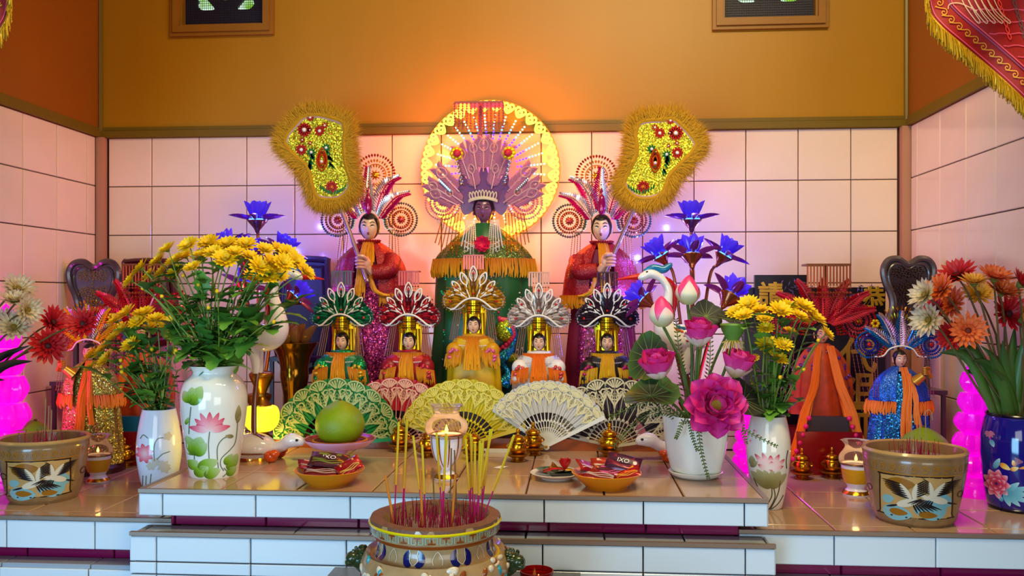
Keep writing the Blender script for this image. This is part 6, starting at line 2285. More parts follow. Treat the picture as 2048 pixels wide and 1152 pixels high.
# ------------------------------------------------------------------ magenta crystal tower lamps
MAGC = crystal('magenta_crystal', '#ff20f0', .35, .1, emit='#ff00f0', es=.36)
def tower(px, pyb, z, H, w, lab, W, Yfix=None):
    if Yfix:
        Y = Yfix; k = kof(px, Y); p = V((xr(px) * Y, Y, z))
    else:
        p, k = stand(px, pyb, z, w * .5)
    T = Thing('tower_lamp', lab, 'lamp', p, k, group='glowing magenta tower lamps')
    prof = []
    nl = 5
    prof = [(0, 0), (w * 1.02, 0), (w * 1.06, H * .06), (w * .86, H * .12), (w * .90, H * .16)]
    body = []
    z0 = H * .17
    for i in range(nl):
        f = 1 - .11 * i
        hh = H * .165
        body += [(w * .70 * f, z0 + hh * i), (w * .98 * f, z0 + hh * (i + .35)), (w * 1.0 * f, z0 + hh * (i + .6)), (w * .80 * f, z0 + hh * (i + .95))]
    mb = MB(); mb.lathe(prof + [(w * .6, H * .17)], 28, cap=False); T.part('base', mb, MAGC)
    for i in range(nl):
        seg = body[4 * i:4 * i + 4]
        mb = MB()
        nn = 8 - i // 2
        mb.lathe([(0, seg[0][1])] + sm(seg, 4) + [(0, seg[-1][1] + 1)], 48, cap=False, rf=lambda a, zz, i=i, nn=nn: 1 + .13 * sin(nn * a + i * 1.3) + .04 * sin(3 * nn * a))
        T.part('crystal_lobe', mb, MAGC)
    mb = MB(); mb.lathe(sm([(w * .34, H * .98), (w * .40, H * 1.02), (w * .2, H * 1.07), (0, H * 1.10)], 4), 20, cap=False); T.part('finial', mb, MAGC)
    for h in (.3, .65, .95):
        bulb('tower_lamp_light', p + V(((-1 if p.x < -.3 else 1) * w * 1.45 * k, .02, H * h * k)), W / 3, (1.0, .02, .75), .03)
    return T
tower(1950, 994, ZS, 248, 44, 'glowing magenta crystal tower lamp behind the larger crane censer by the cobalt vase', 2.4)
tower(12, 975, ZS, 330, 46, 'glowing magenta crystal tower lamp beside the smaller crane censer', 3.6)
tower(1490, 970, ZS, 165, 24, 'glowing magenta crystal tower lamp between the lotus pot and the crackle vase', .5, 2.80)

# ------------------------------------------------------------------ gold lotus stand, glowing amber lamp
p, k = V((at(589, 0, 3.02).x, 3.02, ZB)), kof(589, 3.02)
GV = Thing('gold_vase', 'tall brown-gold flared vase with amber lotus petals behind the green fan', 'vase', p, k)
zt_g = HZ + (CZ - ZB) / k
mb = MB(); mb.lathe(sm([(0, 0), (36, 0), (36, 8), (24, 24), (22, 60), (28, 100), (28, 120), (34, 145), (45, zt_g - 690), (43, zt_g - 684), (0, zt_g - 690)], 4), 36, cap=False); GV.part('body', mb, mat('brown_gold', '#8c5c10', .16, .9))
AMBP = crystal('amber_crystal_petal', '#a8641c', .35, .1)
for ring, (n, l, el) in enumerate(((7, 46, .95), (6, 44, 1.25))):
    pm = MB(); pm.petal(Matrix.Identity(4), l, 26, .5, .12, 4, 6, shape=lambda v: sin(pi * min(1, .14 + v * .86)) ** .7)
    pme = mesh_of('petal', pm, AMBP, k)
    for i in range(n):
        o = put('petal', pme, GV.o)
        o.matrix_local = Matrix.Translation(V((0, 0, (zt_g - 690) * k))) @ Matrix.Rotation(2 * pi * i / n + ring * .5, 4, 'Z') @ Matrix.Translation(V((0, (26 - 12 * ring) * k, 0))) @ Matrix.Rotation(el, 4, 'X')
p, k = V((at(523, 0, 2.78).x, 2.78, ZP)), kof(523, 2.78)
zl_ = HZ + (CZ - ZP) / k
YL_ = Thing('glowing_bowl_lamp', 'bright yellow glowing glass bowl lamp behind the crane figure legs', 'lamp', p, k)
mb = MB(); mb.lathe(sm([(0, zl_ - 862), (18, zl_ - 862), (30, zl_ - 852), (35, zl_ - 838), (34, zl_ - 822), (26, zl_ - 812), (0, zl_ - 812)], 5), 32, cap=False); YL_.part('shade', mb, glow('warm_lamp_shade', '#ffd628', 1.7))
mb = MB(); mb.lathe([(0, 0), (30, 0), (30, 5), (10, 10), (9, zl_ - 866), (20, zl_ - 860), (0, zl_ - 860)], 28, cap=False); mb.lathe(sm([(0, zl_ - 813), (20, zl_ - 811), (14, zl_ - 802), (8, zl_ - 790), (16, zl_ - 770), (24, zl_ - 752), (20, zl_ - 744), (0, zl_ - 740)], 3), 24, cap=False); YL_.part('metal_fitting', mb, GOLDD)
for i in range(7):
    a = 2 * pi * i / 7
    mb = MB(); mb.petal(Matrix.Translation((0, 0, zl_ - 780)) @ Matrix.Rotation(a, 4, 'Z') @ Matrix.Translation((0, 8, 0)) @ Matrix.Rotation(1.15, 4, 'X'), 40, 20, .4, .1, 3, 5); YL_.part('petal', mb, AMBP if i % 3 else crystal('pink_crystal_petal', '#e01878', .4, .1))
bulb('bowl_lamp_light', p + V((-.02, -.09, .05)), 1.6, (1.0, .70, .08), .03)

# ------------------------------------------------------------------ porcelain crane on a turtle, two mirrored
def crane_figure(px, pyb, sg, lab):
    """sg=+1 looks to the picture right"""
    p, k = stand(px, pyb, ZP, 26)
    T = Thing('crane_figure', lab, 'figurine', p, k, group='porcelain cranes on turtles', rz=0)
    WH = mat('crane_porcelain', '#ece8e6', .1, coat=.6)
    X = lambda x, y, z: (sg * x, y, z)
    mb = MB()                                               # body and neck in one skin
    path = [(-58, 0, 228), (-42, 0, 232), (-18, 0, 238), (8, 0, 246), (21, 0, 264), (23, 0, 292), (16, 0, 322), (16, 0, 344), (30, 0, 364), (50, 0, 373), (66, 0, 367), (76, 0, 366)]
    rad = [4, 16, 28, 33, 30, 19, 12.5, 10, 10, 12, 10, 6]
    P = spl([X(*q) for q in path], 5)
    Rr = [q[0] for q in spl([(r,) for r in rad], 5)]
    mb.tube(P, Rr, 18, False, .8)
    T.part('body', mb, WH)
    mb = MB(); mb.tube(spl([X(72, 0, 367), X(92, 0, 365), X(118, 0, 361)], 4), [7, 6.4, 5.6, 5, 4.2, 3.4, 2.4, 1.6, .6], 8); T.part('beak', mb, mat('red_beak', '#d01414', .2, coat=.5))
    for e in (-1, 1):
        mb = MB(); mb.sph(X(58, e * 9.4, 376), (2.6, 1.6, 2.2), 8, 6); T.part('eye', mb, DARK)
    mb = MB(); mb.tube(spl([X(64, 0, 379), X(44, 0, 385), X(26, 0, 381), X(14, 0, 388), X(8, 0, 394)], 5), [2, 3.5, 5, 6, 7, 7.5, 7.5, 8, 8, 8, 8, 8, 7.5, 7, 6.5, 6, 5.5, 5, 4, 2, 1][:21], 10); T.part('crest', mb, mat('teal_glaze', '#1474a4', .15, coat=.5))
    mb = MB(); mb.tube(spl([X(22, 0, 366), X(4, 0, 346), X(2, 0, 316), X(6, 0, 286)], 5), [4, 6, 8, 9, 10, 10, 10, 9, 8, 8, 7, 7, 6, 5, 4, 3], 10, False, .6); T.part('nape_stripe', mb, mat('red_glaze', '#b00c1c', .15, coat=.5))
    # painted folded wing
    def S(x, z, off=0):
        return V((sg * x, -25.5 - off + .006 * (x - 0) ** 2 * .5 + .004 * (z - 236) ** 2, z))
    mb = MB()
    mb.sph(X(-16, -9, 246), (42, 21, 25), 16, 12, Matrix.Rotation(-sg * .2, 3, 'Y'))
    w = T.part('wing', mb, WH)
    fe = [mat('red_glaze'), mat('orange_glaze', '#d8580c', .15, coat=.5), mat('teal_glaze')]
    mb = MB()
    for row in range(4):
        for i in range(7 - row):
            x, z = -48 + i * 9.5 + row * 5, 232 + row * 9 + i * 2.5
            mb.m = (0, 1, 1, 2)[row] if i % 3 else (0, 0, 1, 2)[row]
            mb.drop(X(x + 9, -27 + abs(i - 3) * .8 + row * .4, z + 4), X(-.9, -.05, -.42), 15, 3.6)
    T.part('wing_feather', mb, fe, w)
    mb = MB()
    for e in (-9, 9):
        mb.tube(spl([X(-24, e, 226), X(-20, e, 205), X(-18, e, 188), X(-18, e, 174)], 4), [15, 14, 13, 12, 11, 10, 9.5, 9, 8.5, 8, 7.5, 7, 6.5], 10)
    T.part('thigh_feather', mb, WH)
    for e in (-1, 1):
        mb = MB(); mb.tube(spl([X(-14 - 8 * (e > 0), e * 9, 176), X(-20 - 10 * (e > 0), e * 9, 118), X(-20 - 12 * (e > 0), e * 10, 52)], 5), 3.6, 8)
        lg = T.part('leg', mb, mat('brown_leg_glaze', '#7a3c14', .2, coat=.4))
        for a in (-.6, 0, .6):
            mb = MB(); mb.tube([X(-20 - 12 * (e > 0), e * 10, 54), X(0 - 10 * (e > 0), e * 10 + 14 * sin(a), 48 - 6 * abs(a))], [3.4, 1.4], 6); T.part('toe', mb, mat('brown_leg_glaze'), lg)
    # turtle
    mb = MB(); mb.sph(X(-26, 0, 25), (46, 34, 29), 22, 14)
    mb.v = [(x, y, max(z, 6)) for x, y, z in mb.v]
    sh = T.part('turtle_shell', mb, WH)
    mb = MB(); mb.tube([X(-26 + 46.5 * cos(2 * pi * i / 28), 34.5 * sin(2 * pi * i / 28), 17) for i in range(28)], 1.6, 5, True); T.part('shell_rim', mb, mat('brown_leg_glaze'), sh)
    mb = MB(); mb.tube(spl([X(12, 0, 22), X(34, -4, 30), X(52, -8, 41), X(70, -10, 40), X(80, -11, 34)], 5), [14, 13.5, 13, 12, 11.5, 11.5, 11.5, 12, 13, 14, 14.5, 14.5, 14, 13, 12, 11, 10, 9, 7, 5, 2], 14); hd = T.part('turtle_head', mb, WH)
    for e in (-1, 1):
        mb = MB(); mb.sph(X(69, -10 + e * 12.6, 44), (3, 1.6, 2.6), 8, 6); T.part('turtle_eye', mb, DARK, hd)
    for x, e in ((18, -26), (18, 24), (-58, -24), (-58, 24)):
        mb = MB(); mb.sph(X(x, e, 12), (14, 10, 12), 12, 8); mb.sph(X(x + 8, e - 3, 18), (11, 8, 8), 10, 8); mb.v = [(a, b, max(c, 0)) for a, b, c in mb.v]
        T.part('turtle_foot', mb, mat('orange_foot_glaze', '#dc5008', .15, coat=.5))
    return T
crane_figure(533, 925, 1, 'white porcelain crane on a white turtle, beside the tall lotus vase')
crane_figure(1352, 925, -1, 'white porcelain crane with teal crest on a turtle, behind the lotus pot')

# ------------------------------------------------------------------ side deities, plaque, carved chairs
def side_deity(px, fy, pyb, Y, col, cape, robem, fr, plum, band, lab, hand_sg, tilt=0.0, skinm=SKINP):
    k = kof(px, Y); b = at(px, 0, Y); base = V((b.x, Y, ZS))
    T = Thing('side_deity', lab, 'statue', base, k, group='standing side deities')
    Z0 = HZ + (CZ - ZS) / k; o = Z0 - fy
    bs = MB(); bs.lathe([(0, 0), (64, 0), (64, 10), (58, 16), (0, 16)], 32, cap=False); T.part('base', bs, mat('dark_red_wood'))
    head(T, (0, -4, o), 17.5, skinm)
    fn, nu, nv = robe([(16, 62, 36, 2), (80, 58, 34, 2), (140, 52, 30, 0), (o - 60, 40, 25, 0), (o - 30, 22, 15, 0)], .05, 10)
    mb = MB(); mb.grid(fn, nu, nv, cu=True); T.part('robe', mb, robem)
    cf, nu, nv = robe([(o - 84, 58, 36, 2), (o - 66, 55, 34, 0), (o - 40, 43, 27, 0), (o - 24, 26, 18, 0), (o - 15, 12, 10, 0)], .04, 9, ph=2)
    mb = MB(); mb.grid(lambda u, v: cf(.5 + .05 + .9 * u, v), nu, nv); T.part('cape', mb, cape)
    mb = MB()
    fringe_on(mb, lambda u, v: cf(.5 + u, v), 0.0, .05, .95, 90, 24, 1.8, rows=2, out=1)
    T.part('cape_fringe', mb, fr)
    mb = MB()
    tassel_fall(mb, [(4, -14, o - 18), (6, -28, o - 50), (2, -36, o - 90), (0, -38, o - 140), (-2, -40, o - 170)], 8, 40, 1.7)
    tassel_fall(mb, [(10, -20, o - 30), (18, -34, o - 70), (20, -38, o - 110), (24, -40, o - 150)], 5, 24, 1.7)
    T.part('fringe_scarf', mb, fr)
    mb = MB(); hand(mb, (hand_sg * 36, -36, o - 22), 13, hand_sg)
    mb.tube([(hand_sg * 20, -26, o - 44), (hand_sg * 34, -34, o - 30)], [11, 8], 9)
    T.part('gold_hand', mb, mat('gilded_hand', '#c88c2c', .3, .6))
    mb = MB()
    pz = o + 22
    for (x0, x1, z1, h) in ((0, 0, 74, 1), (-1, -44, 66, 1), (1, 44, 66, 1), (-1, -70, 40, .9), (1, 70, 40, .9)):
        if x0 == 0:
            plume(mb, [(0, -10, pz), (-2, -12, pz + 36), (0, -12, pz + 72)], 15, 2.0, 18, 0, 1)
        else:
            plume(mb, [(x0 * 10, -8, pz - 2), (x1 * .42, -11, pz + z1 * .35), (x1 * .75, -12, pz + z1 * .8), (x1, -12, pz + z1)], 15 * h, 2.0, 20, 0 if x0 < 0 else 1, 1 if x0 < 0 else 0)
    T.part('plume', mb, plum[:2])
    mb = MB()
    for j in range(2):
        for i in range(22):
            a = math.radians(-100 + 200 * i / 21)
            d = V((sin(a), -.1, cos(a)))
            mb.m = j
            mb.drop(V((0, 2, pz + 30)) + d * (28 + 14 * j), d, 13, 2.2)
    T.part('crown_backing', mb, [plum[2], GOLD])
    for sg in (-1, 1):
        mb = MB(); rosette(mb, (sg * 60, -4, o + 28), 29, 4, 3.0, fac=1.2); T.part('rosette', mb, [plum[0], plum[3], band])
        mb = MB()
        for i in range(6):
            a = 2 * pi * i / 6; mb.sph((sg * 50 + 6 * cos(a), -12, o + 70 + 6 * sin(a)), 3.4, 7, 5)
        T.part('foil_flower', mb, mat('yellow_foil'))
    mb = MB()
    for j in range(3):
        for i in range(20):
            a = math.radians(-85 + 170 * i / 19)
            r = 24 + 4 * j
            mb.m = j % 2
            mb.drop((r * sin(a) * 1.25, -9, o + 2 + r * cos(a) * .9), (sin(a), -.1, cos(a)), 7, 2.2)
    T.part('tiara', mb, [band, mat('orange_bead')])
    mb = MB(); mb.tube(spl([(-50, -8, o + 4), (-34, -10, o + 6), (-22, -12, o + 20), (0, -14, o + 26), (22, -12, o + 20), (34, -10, o + 6), (50, -8, o + 4)], 5), 1.5, 5); T.part('crown_edge', mb, mat('white_crown_cord'))
    mb = MB()
    for sg in (-1, 1):
        for i in range(3):
            strand(mb, (sg * (46 + 5 * i), -8, o + 8), (sg * (48 + 5 * i), -24, o - 74), 18, 1.4)
    T.part('bead_strand', mb, mat('rosy_bead', '#b86868', .25, .5))
    return T
BLS = sequin('blue_sequin_robe', '#0840b0', .62, rough=.25, metal=.7, tilt=.85, col2='#40b0ff')
side_deity(1798, 717, 0, 2.84, None, sequin('blue_sequin_cape', '#0838a0', .9, rough=.3, metal=.4, tilt=.4, col2='#1c6ce0'), BLS, FRO,
           [mat('blue_foil', '#0878c8', .2, .7), mat('pale_pink_foil', '#e0c0d0', .22, .8), mat('lime_gold_bead', '#b8a020', .25, .7), mat('indigo_foil', '#2838a0', .25, .6)], mat('red_bead'), 'standing deity in blue sequins with blue crown and orange fringed scarf', 1)
GDS = sequin('olive_gold_sequin_robe', '#8c7414', .62, rough=.25, metal=.75, tilt=.85, col2='#f0e070')
side_deity(182, 704, 0, 2.84, None, GDS, GDS, FRO,
           [mat('yellow_foil'), SILVER, mat('lime_gold_bead'), mat('rose_foil', '#b03050', .25, .6)], mat('red_bead'), 'standing deity in gold sequins with yellow-silver crown and long orange scarf', -1)

def throne_deity(px, pyb, Y, fy, lab, boxc, lean):
    """red-crowned figure on a red block, coral scarf over a dark cushion"""
    k = kof(px, Y); b = at(px, 0, Y); base = V((b.x, Y, ZS))
    T = Thing('throne_deity', lab, 'statue', base, k, group='red-crowned throne deities')
    Z0 = HZ + (CZ - ZS) / k; o = Z0 - fy
    zbx = Z0 - 855
    mb = MB(); mb.box((0, -10, zbx / 2), (124, 96, zbx)); T.part('red_block', mb, mat('red_lacquer', '#84040c', .25, coat=.4), smooth=False)
    mb = MB(); mb.box((0, -12, zbx + 14), (78, 76, 28)); T.part('cushion_box', mb, boxc, smooth=False)
    z1 = zbx + 28
    head(T, (0, -4, o), 19, SKINP)
    fn, nu, nv = robe([(z1, 62, 36, 2), (z1 + 50, 60, 36, 2), (z1 + 95, 50, 30, 0), (o - 34, 34, 22, 0), (o - 18, 14, 12, 0)], .05, 9)
    mb = MB(); mb.grid(fn, nu, nv, cu=True); T.part('robe', mb, mat('coral_robe', '#b03a14', .5, var=.5, vs=.05))
    mb = MB()
    for sg in (-1, 1):
        for i in range(16):
            mb.sph(fn(.5 + sg * random.uniform(.03, .2), random.uniform(.2, .9)) + V((0, -1, 0)), (4, 2.5, 4), 7, 5)
    T.part('embroidery', mb, sequin('violet_sequin', '#5c1878', .6, metal=.5))
    mb = MB()
    for sg in (-1, 1):
        tassel_fall(mb, [(sg * 12, -22, o - 24), (sg * 26, -40, z1 + 60), (sg * 44, -46, z1 + 10), (sg * 62, -52, zbx - 30), (sg * 76, -50, zbx - 60)], 8, 46, 2.0)
        tassel_fall(mb, [(sg * 30, -38, z1 + 40), (sg * 40, -44, z1 + 4), (sg * 44, -46, zbx + 4)], 10, 26, 1.8)
    T.part('orange_scarf', mb, FRO)
    mb = MB()
    for sg in (-1, 1):
        for i in range(6):
            mb.sph((sg * (38 + 6 * i), -56, zbx + 26 - 16 * i), 5, 8, 6)
    T.part('pink_pompom', mb, mat('hot_pink_pompom', '#e0186c', .6))
    R1, R2 = mat('ruby_foil', '#b80c24', .22, .5, coat=.4), mat('rose_red_foil', '#d84858', .25, .6)
    pz = o + 26
    mb = MB()
    for (x1, z1_) in ((0, 84), (-50, 80), (50, 80), (-88, 56), (88, 56), (-100, 24), (100, 24)):
        x0 = (x1 > 0) - (x1 < 0)
        plume(mb, [(x0 * 12, -8, pz - 4), (x1 * .4, -12, pz + z1_ * .35), (x1 * .75, -12, pz + z1_ * .8), (x1, -12, pz + z1_)], 17, 2.6, 24, 0, 1)
    T.part('plume', mb, [R1, R2])
    for sg in (-1, 1):
        mb = MB(); rosette(mb, (sg * 72, -2, o + 26), 36, 4, 3.4, fac=1.2); T.part('rosette', mb, [R1, R2, GOLD])
    mb = MB()
    for j in range(3):
        for i in range(22):
            a = math.radians(-90 + 180 * i / 21); r = 27 + 5 * j
            mb.m = j % 2; mb.drop((r * sin(a), -9, o + r * cos(a)), (sin(a), -.1, cos(a)), 8, 2.4)
    T.part('tiara', mb, [R1, GOLD])
    zb = Z0 - 530
    mb = MB(); mb.box((10, 0, zb), (86, 40, 4)); mb.box((10, 8, zb - 60), (7, 5, 116)); bd = T.part('crown_board', mb, mat('brown_board', '#7a4018', .4, .3), smooth=False)
    mb = MB()
    for i in range(14):
        x = -31 + 82 * i / 13
        mb.box((x, -18, zb - 22), (3.4, .8, 40)); mb.bead((x, -18.5, zb - 46), 3.0); mb.bead((x, -18.5, zb - 56), 3.6); mb.bead((x, -18.5, zb - 64), 2.6)
    T.part('bead_curtain', mb, mat('copper_bead'), bd)
    mb = MB()
    for sg in (-1, 1):
        for i in range(3):
            strand(mb, (sg * (52 + 6 * i), -8, o + 6), (sg * (70 + 10 * i), -30, z1 + 10), 22, 1.5)
    T.part('bead_strand', mb, mat('rosy_bead'))
    return T
throne_deity(1642, 935, 3.04, 668, 'red-crowned throne deity with coral scarf on a red block, before the black plaque', mat('slate_cushion', '#38343c', .4), 0)
throne_deity(286, 935, 3.04, 668, 'red-crowned throne deity on a red block with blue cushion, behind the chrysanthemums', mat('teal_blue_cushion', '#0c5a8c', .4), 0)

# black memorial plaque with gilt characters
YQ = 3.24
k = kof(1630, YQ)
q0, q1 = at(1487, 575, YQ), at(1768, 582, YQ)
zq = q0.z
PL = Thing('memorial_plaque', 'black lacquered memorial plaque with large gilt characters behind the red-crowned figure', 'plaque', ((q0.x + q1.x) / 2, YQ, ZS))
PLQ = mat('plaque_lacquer', '#0c0509', .4)
W = q1.x - q0.x; Hq = zq - ZS
mb = MB(); mb.box((0, 0, Hq / 2), (W, .03, Hq)); PL.part('board', mb, PLQ, smooth=False)
h0, h1 = at(1509, 550, YQ - .03), at(1614, 640, YQ - .03)
mb = MB(); mb.box(((h0.x + h1.x) / 2 - PL.o.location.x, -.028, (h0.z + h1.z) / 2 - ZS), (h1.x - h0.x, .022, h0.z - h1.z)); PL.part('header_board', mb, PLQ, smooth=False)
for (ch, px, py, s, yy) in (('請', 1541, 592, 44, -.042), ('恭', 1747, 598, 40, -.018), ('代', 1716, 716, 66, -.018), ('祖', 1716, 784, 66, -.018), ('師', 1716, 850, 68, -.018)):
    me = text_mesh('gilt_character', ch, s * k * 1.12, .004, mat('gilt_character', '#c09420', .35, .35), .0012, .0012)
    pt = at(px, py, YQ + yy)
    put('gilt_character', me, PL.o, (pt.x - PL.o.location.x, yy, pt.z - ZS), (pi / 2, 0, 0))
mb = MB()
for (cx, cy) in ((1590, 585), (1720, 590)):
    for i in range(30):
        pt = at(cx + random.uniform(-34, 34), cy + random.uniform(-18, 18), YQ - .02)
        a = random.uniform(0, pi)
        mb.drop((pt.x - PL.o.location.x, -.045 if cx < 1615 else -.018, pt.z - ZS), (cos(a), -.05, sin(a)), .02, .0025)
PL.part('carved_dragon', mb, mat('dull_silver_carving', '#6c6070', .4, .5))

def heart_chair(px, pyt, Y, w, h, lab, gold, framec, panelc, zb=ZS, flat=False):
    k = kof(px, Y); t = at(px, pyt, Y)
    T = Thing('carved_chair', lab, 'chair', (t.x, Y, zb), k, group='carved dark chairs')
    H = (t.z - zb) / k
    if flat:
        out = [(-w * .5, H - h), (-w * .5, H - 16), (-w * .42, H), (w * .42, H), (w * .5, H - 16), (w * .5, H - h)]
    else:
        out = [(0, H - 12), (w * .2, H - 1), (w * .40, H - 4), (w * .5, H - 22), (w * .46, H - 48), (w * .36, H - 70), (w * .32, H - 96), (w * .40, H - h), (-w * .40, H - h), (-w * .32, H - 96), (-w * .36, H - 70), (-w * .46, H - 48), (-w * .5, H - 22), (-w * .40, H - 4), (-w * .2, H - 1)]
    loop = spl(out, 5, True)
    cz = H - h * .5
    mb = MB(); mb.prism(loop, -4, 6); T.part('back_panel', mb, panelc, smooth=False)
    mb = MB(); mb.tube([(x * .98, -5, z) for x, z in loop], 6.5, 8, True)
    T.part('back_frame', mb, framec)
    mb = MB(); mb.tube([(x * .78, -6, cz + (z - cz) * .86) for x, z in loop], 2.4, 6, True); T.part('inner_bead', mb, framec)
    if not flat:
        mb = MB()
        for (x, z) in ((-16, H - 28), (16, H - 28), (-14, H - 62), (18, H - 60), (-2, H - 80)):
            for i in range(26):
                a, r = i * 2.4, 2.6 * sqrt(i)
                mb.bead((x + r * cos(a) * 1.25, -8 - .2 * (5 - r * .3), z + r * sin(a) * .9), 2.0)
        for i in range(14):
            mb.bead((2 * sin(i), -8, H - 16 - 7 * i), 2.6)
        T.part('gilt_flower', mb, gold)
    zseat = H * .38
    mb = MB(); mb.box((0, -34, zseat), (w * .95, 76, 8)); T.part('seat', mb, framec, smooth=False)
    for sx in (-1, 1):
        mb = MB(); mb.box((sx * w * .38, 0, (H - h + 8) / 2), (8, 8, H - h + 8)); T.part('rear_post', mb, framec, smooth=False)
        mb = MB(); mb.box((sx * w * .42, -66, zseat / 2), (7, 7, zseat)); T.part('leg', mb, framec, smooth=False)
    return T
GR = mat('gilt_relief', '#a88a3c', .3, .7)
heart_chair(190, 523, 3.16, 104, 150, 'dark carved chair with heart-shaped slate back and bright gilt flowers, beside the white-petalled gerberas', GR, mat('slate_brown_frame', '#3c3034', .25, coat=.5), mat('slate_panel', '#4a4c60', .18, coat=.6))
heart_chair(1815, 517, 3.08, 100, 150, 'dark carved chair with heart-shaped back and dull relief flowers, behind the blue deity', mat('dull_relief', '#4c3428', .4, .4), mat('grey_brown_frame', '#4a3a38', .3, coat=.4), mat('plum_black_panel', '#1c0a10', .2, coat=.5))
heart_chair(300, 524, 3.33, 100, 150, 'dark red lacquered chair back with rounded corners behind the red-crowned figure', GR, mat('dark_red_frame', '#4c1018', .25, coat=.5), mat('deep_red_panel', '#2c0610', .2, coat=.5), flat=True)
heart_chair(608, 520, 3.30, 100, 200, 'dark plum chair with tall rounded back behind the gold vase', GR, mat('plum_frame', '#2a0a24', .35), mat('plum_panel', '#22061c', .45), zb=ZB, flat=True)
# ------------------------------------------------------------------ flowers
def ring(mb, n, L, W, el, cup, curl, off=0., z=0., r0=.12, jit=.06, shape=None, nu=3, nv=4, droop=0.0, base=.35):
    for i in range(n):
        q = 2 * pi * i / n + off + random.uniform(-jit, jit)
        M = Matrix.Rotation(q, 4, 'Z') @ Matrix.Translation((0, r0, z)) @ Matrix.Rotation(el + random.uniform(-jit, jit) * 1.5, 4, 'X')
        mb.petal(M, L * random.uniform(.93, 1.04), W, cup, curl, nu, nv, shape=shape, base=base, droop=droop)

YEL = gmat('chrysanthemum_petal', [(0, '#c89400'), (.4, '#eec400'), (1, '#f6d400')], .55)
YELD = mat('chrysanthemum_disk', '#b0a010', .7, var=.3, vs=400)
GRN = mat('flower_stem_green', '#6f8f34', .55, var=.2, vs=30)
LEAFM = gmat('chrysanthemum_leaf', [(0, '#48781f'), (1, '#6aa436')], .5)
LEAFD = gmat('chrysanthemum_leaf_dark', [(0, '#2a5a1a'), (1, '#427c28')], .5)
def chrys_mesh():
    mb = MB()
    ring(mb, 15, .92, .30, .16, .12, .10, 0, 0, .1)
    ring(mb, 13, .72, .27, .42, .12, .12, .2, .05, .08)
    ring(mb, 8, .45, .22, .8, .15, .1, .1, .07, .05)
    mb.m = 1
    mb.sph((0, 0, .08), (.22, .22, .13), 10, 6)
    mb.m = 2
    mb.lathe([(.05, -.2), (.16, -.10), (.22, 0), (.1, .04)], 10)
    return mesh_of('bloom', mb, [YEL, YELD, GRN], 1, ang=60)
CH = [chrys_mesh() for _ in range(3)]
mb = MB(); mb.sph((0, 0, .1), (.34, .34, .36), 10, 8); ring(mb, 7, .5, .3, 1.25, .3, -.1, 0, 0, .12); mb.m = 1; mb.lathe([(.05, -.25), (.25, -.08), (.32, .06), (.1, .1)], 10)
CHB = mesh_of('bud', mb, [YEL, GRN], 1, ang=60)
def leaf_mesh(m):
    mb = MB()
    mb.petal(Matrix.Identity(4), 1, .72, .12, .05, 6, 16, shape=lambda v: (.10 + .95 * sin(pi * min(1, v ** 1.1)) ** .8) * (1 - .36 * abs(sin(v * pi * 3.2)) ** 3) if v < .985 else .02, droop=.25)
    return mesh_of('leaf', mb, m, 1, ang=60)
LF1, LF2 = leaf_mesh(LEAFM), leaf_mesh(LEAFD)
def rot_to(n, spin=0.):
    n = V(n).normalized()
    return (n.to_track_quat('Z', 'Y').to_matrix() @ Matrix.Rotation(spin, 3, 'Z')).to_euler()
def flower(name, lab, cat, group, base, tip, me, nrm, sc, sr, sm_, leaves=0, lmes=None, bend=.06, lsize=.05, part='bloom', lift=.4, lrange=(.25, .9), top=None):
    T = Thing(name, lab, cat, base, 1, group=group)
    t = tip - base
    n = V(nrm).normalized()
    end = t - n * sc * .18
    side = V((random.uniform(-1, 1), random.uniform(-1, 1), 0)) * bend * t.length
    P = spl([(0, 0, 0), tuple(end * .35 + side + V((0, 0, .05 * t.length))), tuple(end * .78 + side * .5 + V((0, 0, .06 * t.length))), tuple(end)], 4)
    mb = MB(); mb.tube(P, [sr * (1.15 - .4 * i / (len(P) - 1)) for i in range(len(P))], 6)
    T.part('stem', mb, sm_)
    T.link(part, me, t, rot_to(n, random.uniform(0, 6)), sc)
    for i in range(leaves):
        q = random.uniform(*lrange) * (len(P) - 1)
        p = V(P[int(q)])
        d = V((random.uniform(-1, 1), random.uniform(-1, .6), random.uniform(-.1, .8))).normalized()
        R = d.to_track_quat('Y', 'Z').to_euler()
        T.link('leaf', random.choice(lmes), p, R, lsize * random.uniform(.7, 1.25))
    return T
def bouquet(px, pym, vy, k, blooms, buds, lab, group, budlab, nl, ysp=.09, side='its wall side'):
    m = at(px, pym, vy)
    for i, (x, y, s) in enumerate(sorted(blooms)):
        Y = vy + random.uniform(-ysp, ysp)
        tip = at(x, y, Y)
        base = m + V((random.uniform(-14, 14) * k, random.uniform(-10, 10) * k, -.015))
        d = tip - m
        nrm = V((d.x * 1.2 + random.uniform(-.05, .05), -.16 + random.uniform(-.12, .06), .24 + random.uniform(-.04, .06)))
        flower('chrysanthemum', '%s, %s bloom counted from %s' % (lab, ORD[i], side), 'flower', group, base, tip, random.choice(CH), nrm, s * kof(x, Y), .0022, GRN, nl, (LF1, LF2), .05, .062)
    for i, (x, y) in enumerate(sorted(buds)):
        Y = vy + random.uniform(-ysp, ysp * .3) - .03
        tip = at(x, y, Y)
        base = m + V((random.uniform(-14, 14) * k, random.uniform(-10, 10) * k, -.015))
        flower('chrysanthemum_bud', '%s, %s from %s' % (budlab, ORD[i], side), 'flower', group + ' in bud', base, tip, CHB, (tip - m) + V((0, -.05, .2)), 11 * kof(x, Y), .0016, GRN, 1, (LF1, LF2), .06, .05, part='bud')
